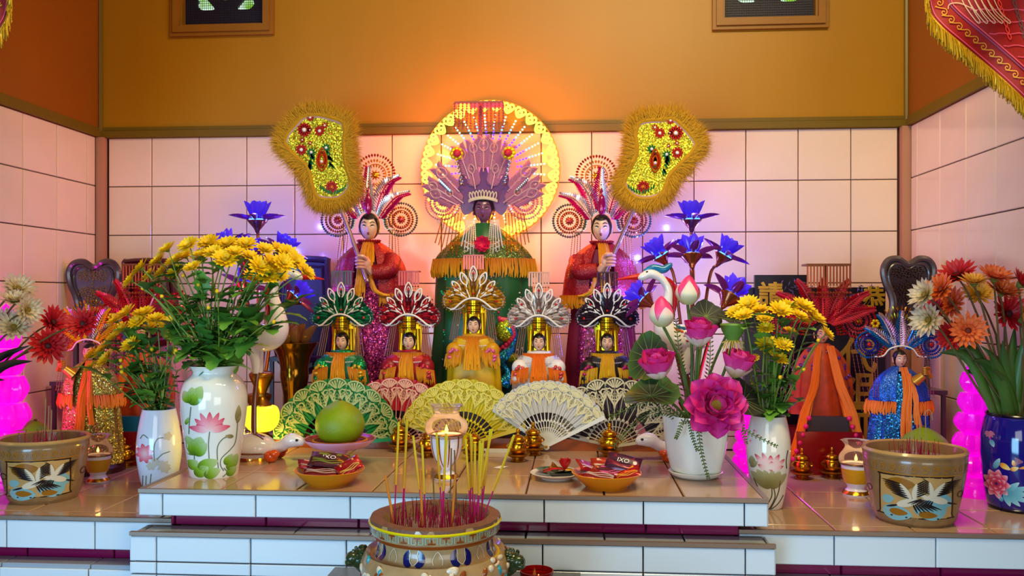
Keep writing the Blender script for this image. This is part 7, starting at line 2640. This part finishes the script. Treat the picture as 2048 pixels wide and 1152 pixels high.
B1 = [(335, 500, 25), (378, 492, 26), (318, 522, 24), (283, 537, 26), (352, 522, 25), (418, 488, 27), (402, 512, 26), (386, 536, 22), (352, 545, 24), (455, 490, 27), (450, 520, 30), (492, 490, 25), (500, 515, 24), (428, 506, 24), (520, 535, 28), (543, 528, 27), (566, 527, 26), (506, 556, 24), (534, 553, 27), (556, 550, 24), (576, 508, 25), (592, 524, 25), (611, 545, 24), (556, 500, 22), (530, 500, 22), (262, 562, 24), (300, 552, 24), (325, 545, 22), (372, 514, 22), (470, 506, 22)]
U1 = [(285, 567), (366, 553), (397, 571), (434, 584), (286, 578), (324, 594), (452, 648), (352, 702), (547, 645), (417, 617)]
bouquet(428, 742, p0.y, BIGV.k, B1, U1, 'yellow chrysanthemum in the tall white lotus vase', 'chrysanthemums in the tall lotus vase', 'unopened yellow chrysanthemum bud in the tall white lotus vase', 3)
B2 = [(233, 642, 25), (254, 627, 25), (288, 628, 26), (312, 640, 24), (245, 660, 22), (218, 690, 26), (264, 690, 26), (204, 702, 25), (182, 712, 24), (213, 720, 25), (180, 738, 20), (338, 650, 25), (350, 672, 22), (276, 645, 22), (300, 655, 20), (230, 674, 20)]
U2 = [(243, 735), (242, 722), (244, 745), (304, 700), (350, 706), (290, 662)]
bouquet(320, 826, p1.y, SLIMV.k, B2, U2, 'yellow chrysanthemum drooping from the slim pale vase', 'chrysanthemums in the slim vase', 'yellow chrysanthemum bud in the slim pale blue-white vase', 4, .07)
B3 = [(1497, 610, 26), (1488, 632, 23), (1520, 622, 23), (1470, 625, 20), (1560, 622, 28), (1578, 616, 24), (1606, 613, 26), (1628, 636, 30), (1604, 640, 22), (1530, 638, 20), (1653, 668, 20), (1580, 664, 17), (1536, 692, 28), (1566, 690, 22), (1558, 718, 22), (1532, 658, 20), (1598, 632, 20), (1508, 718, 14)]
U3 = [(1545, 678), (1508, 722), (1506, 768), (1636, 682), (1607, 740), (1560, 756), (1596, 737)]
bouquet(1537, 840, p2.y, RVASE.k, B3, U3, 'yellow chrysanthemum in the cream crackle vase', 'chrysanthemums in the crackle vase', 'yellow chrysanthemum bud in the cream crackle vase', 2, .06, 'the lotus pot')
# loose foliage filling the bunches, one sprig of leaves to a stem
def sprigs(px, pym, vy, k, spots, lab, group, n=7, size=.07):
    m = at(px, pym, vy)
    for (x, y) in spots:
        Y = vy + random.uniform(-.07, .07)
        tip = at(x, y, Y)
        T = Thing('leafy_sprig', lab, 'foliage', m + V((random.uniform(-12, 12) * k, random.uniform(-9, 9) * k, -.015)), 1, group=group)
        t = tip - T.o.location
        P = spl([(0, 0, 0), tuple(t * .5 + V((random.uniform(-.02, .02), 0, .02))), tuple(t)], 5)
        mb = MB(); mb.tube(P, .0018, 5); T.part('stem', mb, GRN)
        for i in range(n):
            q = random.uniform(.2, 1) * (len(P) - 1)
            d = V((random.uniform(-1, 1), random.uniform(-1, .4), random.uniform(-.3, .8))).normalized()
            T.link('leaf', random.choice((LF1, LF2)), P[int(q)], d.to_track_quat('Y', 'Z').to_euler(), size * random.uniform(.7, 1.3))
sprigs(428, 742, p0.y, BIGV.k, [(380, 620), (410, 650), (440, 640), (470, 600), (500, 640), (345, 640), (330, 600), (520, 670), (395, 690), (470, 690), (550, 640), (430, 590), (360, 580), (490, 580), (540, 600), (580, 610), (425, 700), (450, 730)], 'leafy green chrysanthemum sprig in the tall white lotus vase', 'sprigs in the tall lotus vase', 8, .075)
sprigs(320, 826, p1.y, SLIMV.k, [(270, 760), (255, 740), (300, 720), (330, 720), (355, 740), (240, 770), (285, 690), (345, 700), (310, 770), (265, 800)], 'leafy green chrysanthemum sprig in the slim pale blue-white vase', 'sprigs in the slim vase', 6, .05)
sprigs(1537, 840, p2.y, RVASE.k, [(1520, 780), (1560, 770), (1590, 720), (1610, 800), (1540, 740), (1500, 760), (1590, 690)], 'leafy green chrysanthemum sprig in the cream crackle vase', 'sprigs in the crackle vase', 5, .05)

# gerberas
def gerb(c1, c2, c3, dk):
    mb = MB()
    ring(mb, 17, .88, .22, .30, .15, .12, 0, 0, .16, shape=lambda v: (.45 + .55 * sin(min(1, v * 1.5) * pi / 2)) * sqrt(max(0, 1 - max(0, (v - .6) / .4) ** 2.5)))
    ring(mb, 15, .72, .20, .58, .15, .10, .2, .04, .14)
    ring(mb, 10, .42, .14, .9, .15, .1, .1, .07, .1)
    mb.m = 1; mb.sph((0, 0, .09), (.17, .17, .10), 10, 6)
    mb.m = 2; mb.lathe([(.06, -.28), (.17, -.16), (.26, -.02), (.1, .03)], 12)
    return mesh_of('bloom', mb, [gmat('gerbera_%s' % c2, [(0, c1), (.6, c2), (1, c3)], .5), mat('gerbera_centre_%s' % dk, dk, .7), mat('gerbera_calyx', '#6c7c34', .6)], 1, ang=60)
GE = {'r': gerb('#7c0810', '#c00c18', '#d02020', '#3c0c10'), 'o': gerb('#a83010', '#e0641c', '#e88440', '#702408'), 'y': gerb('#c08010', '#e0a828', '#e88a50', '#7c5008'), 'c': gerb('#a8901c', '#d8c49c', '#b09c90', '#806818'), 'h': gerb('#c83018', '#e8783c', '#d04810', '#601808')}
BRSTEM = mat('brown_green_stem', '#5c4a24', .6, var=.2, vs=30)
RL = [(1915, 552, 42, 'r', (-.5, -.5, .7)), (1990, 556, 38, 'h', (.1, -.5, .9)), (1948, 566, 32, 'y', (-.1, -.4, 1)), (1882, 580, 36, 'o', (-.8, -.5, .5)), (1903, 608, 38, 'o', (-.7, -.6, .3)), (1955, 588, 36, 'y', (-.2, -.8, .6)), (2004, 584, 40, 'o', (.2, -.6, .8)), (2042, 568, 36, 'r', (.6, -.4, .6)), (2016, 628, 44, 'r', (.2, -1, .3)), (1936, 662, 40, 'h', (-.3, -1, .2)), (1850, 590, 36, 'c', (-.9, -.4, .4)), (1858, 640, 40, 'c', (-.9, -.6, .1)), (1903, 672, 34, 'r', (-.6, -.8, .1)), (2046, 640, 34, 'y', (.7, -.6, .3)), (1872, 622, 30, 'r', (-.8, -.3, .4))]
GNAME = {'r': 'scarlet', 'o': 'orange-red', 'y': 'yellow-orange', 'c': 'cream', 'h': 'bright orange'}
def gerberas(px, pym, vy, L, where, grp):
    m = at(px, pym, vy); k = kof(px, vy)
    cnt = {}
    for (x, y, s, c, n) in sorted(L):
        cnt[c] = cnt.get(c, -1) + 1
        Y = vy + random.uniform(-.06, .10)
        tip = at(x, y, Y)
        base = m + V((random.uniform(-26, 26) * k, random.uniform(-16, 16) * k, -.02))
        flower('gerbera', '%s gerbera in %s, %s of that colour from the %s' % (GNAME[c], where, ORD[cnt[c]], 'blue deity' if grp == 'r' else 'picture edge'), 'flower', '%s gerberas in %s' % (GNAME[c], where), base, tip, GE[c], n, s * kof(x, Y) * 1.0, .0034, BRSTEM, 0, None, .04)
gerberas(2030, 842, pcr.y, RL, 'the cobalt peony vase', 'r')
LL = [(36, 578, 36, 'c', (.6, -.5, .5)), (30, 602, 32, 'c', (.2, -.4, .8)), (55, 620, 32, 'c', (.9, -.5, .1)), (28, 655, 38, 'c', (.4, -.7, .4)), (106, 645, 36, 'r', (.7, -.3, .3)), (166, 648, 36, 'r', (.2, -.9, .3)), (96, 692, 40, 'r', (.6, -.8, .1)), (6, 640, 30, 'c', (0, -.6, .7))]
gerberas(-100, 812, pcl.y, LL, 'the half-seen bunch', 'l')
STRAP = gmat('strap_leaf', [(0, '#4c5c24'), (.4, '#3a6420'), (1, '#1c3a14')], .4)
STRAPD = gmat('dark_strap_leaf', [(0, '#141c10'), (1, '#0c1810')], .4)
def straps(px, pym, vy, L, lab, grp, m, w=15):
    b0 = at(px, pym, vy); k = kof(px, vy)
    for i, (x, y, bow) in enumerate(sorted(L)):
        b = b0 + V((random.uniform(-30, 30) * k, random.uniform(-18, 18) * k, -.03))
        tip = at(x, y, vy + random.uniform(-.08, .06))
        t = tip - b
        T = Thing('strap_leaf', '%s, %s from %s' % (lab, ORD[i], 'the blue deity' if w > 22 else 'the picture edge'), 'leaf', b, 1, group=grp)
        P = spl([(0, 0, 0), tuple(t * .5 + V((0, 0, bow))), tuple(t)], 8)
        n = len(P) - 1
        tw = random.uniform(-.6, .6)
        def fn(u, v):
            i = min(int(v * n), n - 1); f = v * n - i
            p = V(P[i]) + (V(P[i + 1]) - V(P[i])) * f
            d = (V(P[i + 1]) - V(P[i])).normalized()
            s = d.cross(V((sin(tw), -cos(tw), 0))).normalized()
            ww = w * k * (.55 + .45 * sin(pi * min(1, v * 1.1))) * (1 - v ** 4) + .0004
            return p + s * ww * (u - .5) * 2 * .5 + d.cross(s) * (-ww * .25 * (1 - (2 * u - 1) ** 2))
        mb = MB(); mb.grid(fn, 4, 14); T.part('blade', mb, m)
straps(2030, 845, pcr.y, [(1895, 700, .10), (1930, 740, .06), (1960, 690, .05), (1975, 700, .04), (1990, 670, .04), (2005, 680, .03), (2030, 650, .03), (2046, 670, .03), (2060, 640, .03), (1945, 720, .07), (1985, 740, .05), (2080, 700, .04), (1878, 705, .09)], 'long green strap leaf in the cobalt peony vase', 'strap leaves by the cobalt vase', STRAP, 24)
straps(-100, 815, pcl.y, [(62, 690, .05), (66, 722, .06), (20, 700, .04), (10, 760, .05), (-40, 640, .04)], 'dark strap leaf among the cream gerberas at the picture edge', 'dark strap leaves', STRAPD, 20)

# ------------------------------------------------------------------ lotus arrangement
pt, kp = stand(1391, 962, ZP, 44)
POT = Thing('lotus_pot', 'white faceted square pot on a round saucer holding pink lotus flowers', 'pot', pt, kp)
rf = lambda a, z: .93 / ((abs(cos(a - .5)) ** 4.2 + abs(sin(a - .5)) ** 4.2) ** (1 / 4.2)) if z > 8 else 1
mb = MB(); mb.lathe([(0, 9)] + sm([(40, 9), (44, 14), (47, 24), (54, 60), (60, 119), (60, 122)], 4) + [(57, 122), (54, 104), (0, 102)], 48, cap=False, rf=rf); POT.part('pot', mb, PORC, ang=30)
mb = MB(); mb.lathe([(0, 0), (40, 0), (50, 6), (54, 12), (52, 13), (46, 8), (0, 8)], 40, cap=False); POT.part('saucer', mb, PORC)
mb = MB(); mb.lathe([(0, 110), (52, 109)], 24, cap=False, rf=rf); POT.part('moss', mb, mat('dark_moss', '#20240f', .9, bump=.5, bs=.5))
pm = at(1388, 852, pt.y)
LPET = gmat('lotus_petal', [(0, '#e8ecc0'), (.22, '#f0a4c0'), (.6, '#e8409a'), (1, '#d81880')], .5, sss=.15)
LPETD = gmat('deep_lotus_petal', [(0, '#e060a8'), (.5, '#d81484'), (1, '#e0409c')], .5, sss=.15)
LSEP = gmat('lotus_sepal', [(0, '#b8c878'), (.5, '#e8e4c8'), (1, '#f0b8cc')], .5, sss=.1)
LSTEM = mat('lotus_stem', '#4c6c2c', .55)
lsh = lambda v: (sin(pi * min(1, .10 + v * .90) ** 1.1) ** .62) if v < .999 else .0
def pm_(L, W, cup, curl, m, droop=0.):
    mb = MB(); mb.petal(Matrix.Identity(4), L, W, cup, curl, 6, 9, shape=lsh, droop=droop); return mesh_of('petal', mb, m, 1, ang=70)
LP1, LP2, LP3 = pm_(1, .74, .42, .30, LPET), pm_(1, .70, .45, .42, LPET), pm_(.82, .72, .35, .30, LSEP)
LD1, LD2 = pm_(1, .86, .30, .22, LPETD, .10), pm_(1, .80, .40, .45, LPETD)
def lotus(x, y, s, nrm, lab, kind, vy, stem=True):
    tip = at(x, y, vy); k = kof(x, vy); s = s * k
    base = pm + V((random.uniform(-20, 20) * kp, random.uniform(-12, 12) * kp, -.01))
    T = Thing('lotus_flower' if kind != 'bud' else 'lotus_bud', lab, 'flower', base, 1, group='pink lotus flowers' if kind != 'bud' else 'pink lotus buds')
    t = tip - base
    n = V(nrm).normalized()
    Q = n.to_track_quat('Z', 'Y').to_matrix().to_4x4()
    e0 = t - n * s * .12
    mb = MB(); mb.tube(spl([(0, 0, 0), tuple(e0 * .5 + V((.01, 0, .02))), tuple(e0 - n * .02), tuple(e0 + n * s * .1)], 6), .0042, 8); T.part('stem', mb, LSTEM)
    def put_ring(me, nn, el, z, off, sc, r0):
        for i in range(nn):
            q = 2 * pi * i / nn + off
            M = Matrix.Translation(t) @ Q @ Matrix.Rotation(q, 4, 'Z') @ Matrix.Translation((0, r0 * s, z * s)) @ Matrix.Rotation(el + random.uniform(-.07, .07), 4, 'X') @ Matrix.Scale(s * sc * random.uniform(.94, 1.05), 4)
            o = put('petal', me, T.o); o.matrix_local = M
    if kind == 'bud':
        mb = MB(); mb.lathe(sm([(0, -.5), (.22, -.46), (.46, -.12), (.42, .2), (.2, .56), (0, .74)], 5), 20, cap=False)
        mb.v = [tuple(t + Q.to_3x3() @ (V(q) * s)) for q in mb.v]
        T.part('inner_petals', mb, gmat('bud_petal', [(0, '#f0c0d0'), (.5, '#f04c90'), (1, '#e0146c')], .45, sss=.1))
        for i in range(4):
            mb = MB()
            def fn(u, v, i=i):
                zz = -.5 + v * (1.0 if i % 2 else .82)
                rr = rat(sm([(0, -.52), (.25, -.47), (.50, -.12), (.45, .2), (.26, .5), (.1, .7)], 5))(zz) * 1.03
                w = (1 - v) ** .55 * .95
                a = 2 * pi * i / 4 - .8 + (u - .5) * 2 * w
                return t + Q.to_3x3() @ (V((rr * cos(a), rr * sin(a), zz)) * s)
            mb.grid(fn, 6, 8); T.part('sepal', mb, LSEP)
        return
    if kind == 'open':
        for (me, nn, el, z, off, sc, r0) in ((LD1, 8, .10, -.02, 0, 1.0, .12), (LD1, 7, .34, .0, .4, .92, .12), (LD2, 6, .62, .04, .1, .78, .12), (LD2, 5, .9, .06, .5, .60, .12)):
            put_ring(me, nn, el, z, off, sc, r0)
        mb = MB(); mb.lathe([(0, 0), (.14, 0), (.20, .16), (.17, .19), (0, .19)], 18, cap=False); 
        mb.m = 1
        for i in range(26):
            a, r = i * 2.4, .034 * sqrt(i)
            mb.sph((r * cos(a), r * sin(a), .195), .018, 6, 4)
        for i in range(34):
            a = 2 * pi * i / 34; mb.sph((.22 * cos(a), .22 * sin(a), .13 + .02 * (i % 3)), (.02, .02, .03), 5, 4)
        mb.v = [tuple(t + Q.to_3x3() @ (V(q) * s)) for q in mb.v]
        T.part('seed_head', mb, [mat('lotus_seed_head', '#98a428', .6), mat('lotus_stamen', '#d8c04c', .6)])
        return
    for (me, nn, el, z, off, sc, r0) in ((LP3, 5, .55, -.05, .2, .80, .10), (LP1, 6, .72, .0, 0, .95, .10), (LP1, 6, .98, .04, .5, .94, .10), (LP2, 5, 1.22, .08, .2, .85, .08), (LP2, 4, 1.42, .08, .6, .72, .05)):
        put_ring(me, nn, el, z, off, sc, r0)
VY = pt.y
lotus(1376, 585, 48, (.05, -.05, 1), 'pink lotus bud with pale sepals, highest in the white pot', 'bud', VY + .02)
lotus(1324, 628, 50, (-.05, -.10, 1), 'pink lotus bud with pale sepals, lower one before the crane', 'bud', VY - .05)
lotus(1396, 690, 54, (.05, -.35, 1), 'half-open pink lotus right under the higher bud', 'cup', VY - .04)
lotus(1320, 754, 58, (-.2, -.45, .9), 'half-open magenta-pink lotus over the big green lotus leaves', 'cup', VY - .08)
lotus(1468, 752, 54, (.25, -.30, 1), 'half-open pink lotus close to the crackle vase chrysanthemums', 'cup', VY - .02)
lotus(1430, 812, 62, (.05, -1, .28), 'wide-open magenta lotus with yellow-green centre hanging over the pot rim', 'open', VY - .13)
# pod
tip = at(1466, 668, VY); k = kof(1466, VY)
T = Thing('lotus_pod', 'green lotus seed pod with yellow stamens beside the half-open lotus', 'flower', pm, 1)
t = tip - pm
mb = MB(); mb.tube(spl([(0, 0, 0), tuple(t * .5 + V((.02, 0, 0))), tuple(t - V((0, 0, 14 * k)))], 6), .004, 8); T.part('stem', mb, LSTEM)
mb = MB(); mb.lathe([(0, -16 * k), (10 * k, -15 * k), (22 * k, 6 * k), (26 * k, 18 * k), (24 * k, 21 * k), (0, 22 * k)], 22, tuple(t), cap=False, rf=lambda a, z: 1 + .02 * sin(11 * a)); T.part('pod', mb, mat('pod_green', '#5c8c34', .5, var=.15, vs=60))
mb = MB()
for i in range(40):
    a = 2 * pi * i / 40
    mb.tube([t + V((11 * k * cos(a), 11 * k * sin(a), -12 * k)), t + V((22 * k * cos(a), 22 * k * sin(a), -(18 + 10 * (i % 3)) * k))], .0008, 4)
T.part('stamen', mb, mat('lotus_stamen'))
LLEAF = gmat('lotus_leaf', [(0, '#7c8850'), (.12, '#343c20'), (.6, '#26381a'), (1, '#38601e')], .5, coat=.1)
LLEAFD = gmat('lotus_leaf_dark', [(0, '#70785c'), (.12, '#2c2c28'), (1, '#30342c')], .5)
def pad(x, y, vy, r, nrm, lab, m, fold=.0):
    c = at(x, y, vy); k = kof(x, vy)
    T = Thing('lotus_leaf', lab, 'leaf', pm, 1, group='lotus leaves')
    t = c - pm
    Q = V(nrm).normalized().to_track_quat('Z', 'Y').to_matrix()
    def fn(u, v):
        a = 2 * pi * u
        rr = r * k * v * (1 + .05 * sin(5 * a) * v + .03 * sin(13 * a) * v)
        z = r * k * (.16 * v ** 1.6 + .06 * v * v * sin(4 * a) - fold * v * v * cos(2 * a))
        return t + Q @ V((rr * cos(a), rr * sin(a), z))
    mb = MB(); mb.grid(fn, 44, 8, cu=True)
    T.part('pad', mb, m, ang=70)
    mb = MB()
    for i in range(13):
        a = 2 * pi * i / 13
        mb.tube([fn(a / (2 * pi), q / 6) + Q @ V((0, 0, .0008)) for q in range(7)], [.0012 - .00014 * q for q in range(7)], 4)
    T.part('vein', mb, mat('leaf_vein', '#7c8c50', .6))
    mb = MB(); mb.tube(spl([(0, 0, 0), tuple(t * .5 + V((0, .02, .02))), tuple(t)], 5), .004, 7); T.part('stem', mb, LSTEM)
pad(1298, 716, VY + .03, 50, (-.75, -.75, .35), 'large green lotus leaf, upright behind the magenta-pink lotus', LLEAF, .1)
pad(1302, 792, VY - .05, 56, (-.2, -.45, 1), 'large green lotus leaf folded low over the black fan', LLEAF, .2)
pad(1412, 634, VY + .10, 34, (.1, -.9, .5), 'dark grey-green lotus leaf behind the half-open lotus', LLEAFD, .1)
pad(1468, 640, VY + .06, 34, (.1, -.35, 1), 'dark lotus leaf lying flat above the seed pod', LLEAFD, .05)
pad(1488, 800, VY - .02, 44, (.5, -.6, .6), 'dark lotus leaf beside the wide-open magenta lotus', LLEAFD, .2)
FERN = mat('fern_green', '#4c6018', .55, var=.25, vs=60)
def fern(pts, lab, n=22, l=11):
    P = [at(x, y, VY + dy) for x, y, dy in pts]
    T = Thing('fern_sprig', lab, 'foliage', P[0], 1, group='fern sprigs')
    k = kof(pts[0][0], VY)
    Q = spl([tuple(p - P[0]) for p in P], 8)
    mb = MB(); mb.tube(Q, .0012, 5); T.part('stem', mb, LSTEM)
    mb = MB()
    m = len(Q) - 1
    for i in range(n):
        q = (i + 1) / n * m; j = min(int(q), m - 1)
        a, b = V(Q[j]), V(Q[j + 1]); p = a + (b - a) * (q - j); d = (b - a).normalized()
        s = d.cross(V((0, -1, 0))).normalized()
        for sg in (-1, 1):
            mb.drop(p, d * .7 + s * sg + V((0, -.15, 0)), l * k * (1.1 - .6 * i / n), 1.7 * k)
    T.part('leaflet', mb, FERN)
fern([(1380, 848, -.06), (1366, 842, -.11), (1358, 862, -.12), (1352, 876, -.12)], 'fern sprig hanging over the pot rim, shortest one', 12, 8)
fern([(1384, 850, -.06), (1380, 842, -.12), (1384, 870, -.13), (1394, 900, -.13)], 'fern sprig hanging down the pot front, middle length', 18, 8)
fern([(1394, 850, -.06), (1396, 846, -.12), (1402, 900, -.13), (1416, 955, -.13)], 'fern sprig hanging down the pot front to the saucer, longest one', 26, 9)
fern([(1404, 848, -.04), (1452, 836, -.13), (1492, 862, -.15), (1552, 892, -.16)], 'fern sprig reaching across to the crackle vase', 26, 9)
fern([(1440, 846, -.05), (1478, 838, -.08), (1486, 862, -.09), (1492, 886, -.09)], 'short fern sprig drooping beside the magenta lamp', 14, 9)
fern([(1370, 846, -.02), (1330, 822, -.06), (1280, 838, -.07), (1228, 892, -.08)], 'long fern sprig drooping across the black fan', 24, 15)
fern([(1372, 846, -.02), (1320, 800, -.06), (1270, 812, -.06), (1222, 834, -.06)], 'fern sprig arching over the black fan lace', 20, 14)
fern([(1380, 846, 0), (1366, 760, .02), (1358, 700, .02), (1352, 640, .02)], 'upright fern sprig between the lotus stems', 24, 14)
fern([(1396, 846, 0), (1412, 780, .02), (1420, 720, .02), (1420, 660, .02)], 'upright fern sprig near the seed pod', 24, 14)

# ------------------------------------------------------------------ embroidered altar curtains
REDC = mat('red_curtain_velvet', '#8c040a', .6, sheen=.4, var=.12, vs=12)
FRC = gmat('metallic_gold_fringe', [(0, '#b8860c'), (.5, '#d8a818'), (1, '#a06c10')], .35, .4)
YC = 2.16
def curtain(edge, X0, X1, sgn, lab):
    wv = lambda x, y: .012 * sin(x * .028 + y * .02) + .006 * sin(x * .06 - y * .03)
    S = lambda x, y, off=0: at(x, y, YC + wv(x, y) - off)
    E = spl(edge, 8)
    o = at(edge[0][0], -330, YC)
    T = Thing('embroidered_curtain', lab, 'curtain', o, 1, group='embroidered altar curtains')
    n = len(E) - 1
    def fn(u, v, d=0):
        i = min(int(u * n), n - 1); f = u * n - i
        ex, ey = E[i][0] + (E[i + 1][0] - E[i][0]) * f, E[i][1] + (E[i + 1][1] - E[i][1]) * f
        tx, ty = X0 + (X1 - X0) * u, -340
        return S(ex + (tx - ex) * v, ey + (ty - ey) * v, d) - o
    mb = MB(); mb.grid(fn, 70, 24); mb.grid(lambda u, v: fn(1 - u, v, -.003), 70, 24)
    T.part('cloth', mb, REDC)
    S0 = lambda x, y, off=0: S(x, y, .0025 + off) - o
    def offs(d):
        R = []
        for i, p in enumerate(E):
            a, b = E[max(i - 1, 0)], E[min(i + 1, n)]
            dx, dy = b[0] - a[0], b[1] - a[1]; l = sqrt(dx * dx + dy * dy) or 1
            R.append((p[0] + sgn * dy / l * d, p[1] - sgn * dx / l * d))
        return R
    mb = MB()
    for d, w in ((9, 2.0), (50, 2.2)):
        mb.stroke(S0, offs(d), w, 1)
    T.part('pink_cord', mb, mat('pink_cord', '#d04868', .6))
    mb = MB(); mb.stroke(S0, offs(45), 2.6, 1); T.part('violet_cord', mb, mat('violet_cord', '#7a3468', .6))
    mb = MB()
    O = offs(26); ln = 0; nxt = 0
    for i in range(len(O) - 1):
        a, b = O[i], O[i + 1]
        l = sqrt((b[0] - a[0]) ** 2 + (b[1] - a[1]) ** 2)
        while nxt < ln + l:
            f = (nxt - ln) / l
            c = (a[0] + (b[0] - a[0]) * f, a[1] + (b[1] - a[1]) * f)
            q = atan2(b[1] - a[1], b[0] - a[0])
            pts = []
            for j in range(16):
                r = 7.5 * (1 - j / 17); an = q * 1 + (-2.2 + j * .5) * sgn
                pts.append((c[0] + r * cos(an), c[1] + r * sin(an)))
            tails = [(c[0] - 20 * cos(q) - 6 * sin(q) * sgn, c[1] - 20 * sin(q) + 6 * cos(q) * sgn), (c[0] - 10 * cos(q) + 1 * sin(q) * sgn, c[1] - 10 * sin(q) - 1 * cos(q) * sgn)]
            mb.stroke(S0, spl(tails + pts, 2), 2.0, 1)
            nxt += 21
        ln += l
    T.part('gold_scroll', mb, mat('tan_gold_cord', '#c8902c', .5, .3))
    mb, mr, mw, mk = MB(), MB(), MB(), MB()
    ex = edge[3][0]
    X = lambda d: ex + sgn * d
    for i, y in enumerate((19, 43, 67, 91, 113, 136)):
        xe = min(E, key=lambda p: abs(p[1] - y))[0] + sgn * 84
        mb.stroke(S0, [(xe + sgn * 10 * j, y + 1.5 * sin(j * 1.9)) for j in range(28)], 1.8, 1)
    for i in range(6):
        x = X(130 + 30 * i)
        m = mr if i % 2 == 0 else mk
        for j in range(9):
            cx, cy = x + sgn * 4.3 * j * .9, -32 + 13 * j
            m.stroke(S0, [(cx + 3.0 * cos(a) + 2 * sin(a), cy + 6.5 * sin(a)) for a in [2 * pi * h / 10 for h in range(11)]], 1.9, 1, .0006)
    for i in range(5):
        x = X(62 + 13 * i)
        mw.stroke(S0, spl([(x, -40), (x + sgn * 14, -5), (x + sgn * 30, 26), (x + sgn * (40 + 2 * i), 42), (x + sgn * (34 + 2 * i), 44), (x + sgn * 8, 8), (x - sgn * 6, -30)], 5), 2.0, 1, .0012)
    mw.stroke(S0, spl([(X(38), 18), (X(42), 8), (X(60), 6), (X(80), 14), (X(96), 22)], 6), 2.0, 1, .0012)
    T.part('pink_embroidery', mb, mat('pink_cord')); T.part('coral_chain', mr, mat('coral_cord', '#e03c30', .6)); T.part('grey_chain', mk, mat('grey_cord', '#4a4038', .7)); T.part('cream_loop', mw, mat('cream_cord', '#c8a080', .6))
    mb = MB()
    tot = 0
    for i in range(n):
        a, b = E[i], E[i + 1]
        l = sqrt((b[0] - a[0]) ** 2 + (b[1] - a[1]) ** 2)
        for j in range(int(l * 2.2)):
            f = random.random()
            x, y = a[0] + (b[0] - a[0]) * f, a[1] + (b[1] - a[1]) * f
            p = S(x, y - 3, random.uniform(-.006, .010)) - o
            k = kof(x, YC); L = random.uniform(28, 42) * k
            sx = random.uniform(-3, 3) * k
            sl = sgn * 4 * k
            mb.tube([p, p + V((sx + sl * .4, -.004, -L * .5)), p + V((sx * 1.6 + sl, random.uniform(-.004, .004), -L * .95)), p + V((sx * 1.6 + sl + .9 * k, .002, -L))], [1.0 * k, 1.15 * k, 1.2 * k, .6 * k], 4)
    mb.tube([S(p[0], p[1] - 2, .006) - o for p in E], 2.2 * kof(1900, YC), 6)
    T.part('fringe', mb, FRC)
    # hanging rod end that carries it
    mb = MB(); mb.tube([at(X0, -338, YC) - o, at(X1, -338, YC) - o], .014, 10); T.part('rod', mb, mat('dark_wood_rod', '#4a2410', .4))
    mb = MB()
    for xx in (X0, X1):
        q = at(xx, -338, YC) - o; mb.box((q.x, 0, (q.z + 3.32 - o.z) / 2), (.02, .02, 3.32 - o.z - q.z))
    T.part('hanger', mb, mat('dark_wood_rod'), smooth=False)
EDG = [(x + 18, y - 4) for x, y in [(1826, -200), (1828, -110), (1832, -20), (1840, 28), (1862, 58), (1905, 95), (1950, 133), (1990, 168), (2030, 206), (2075, 252), (2130, 300), (2210, 350), (2300, 390)]]
curtain(EDG, 1834, 2290, 1, 'red curtain with gold fringe and long embroidered edge, the larger one in view')
curtain([(24 - .62 * (x - 1850), y) for x, y in EDG], 34, -260, -1, 'red curtain with gold fringe of which only a corner shows')
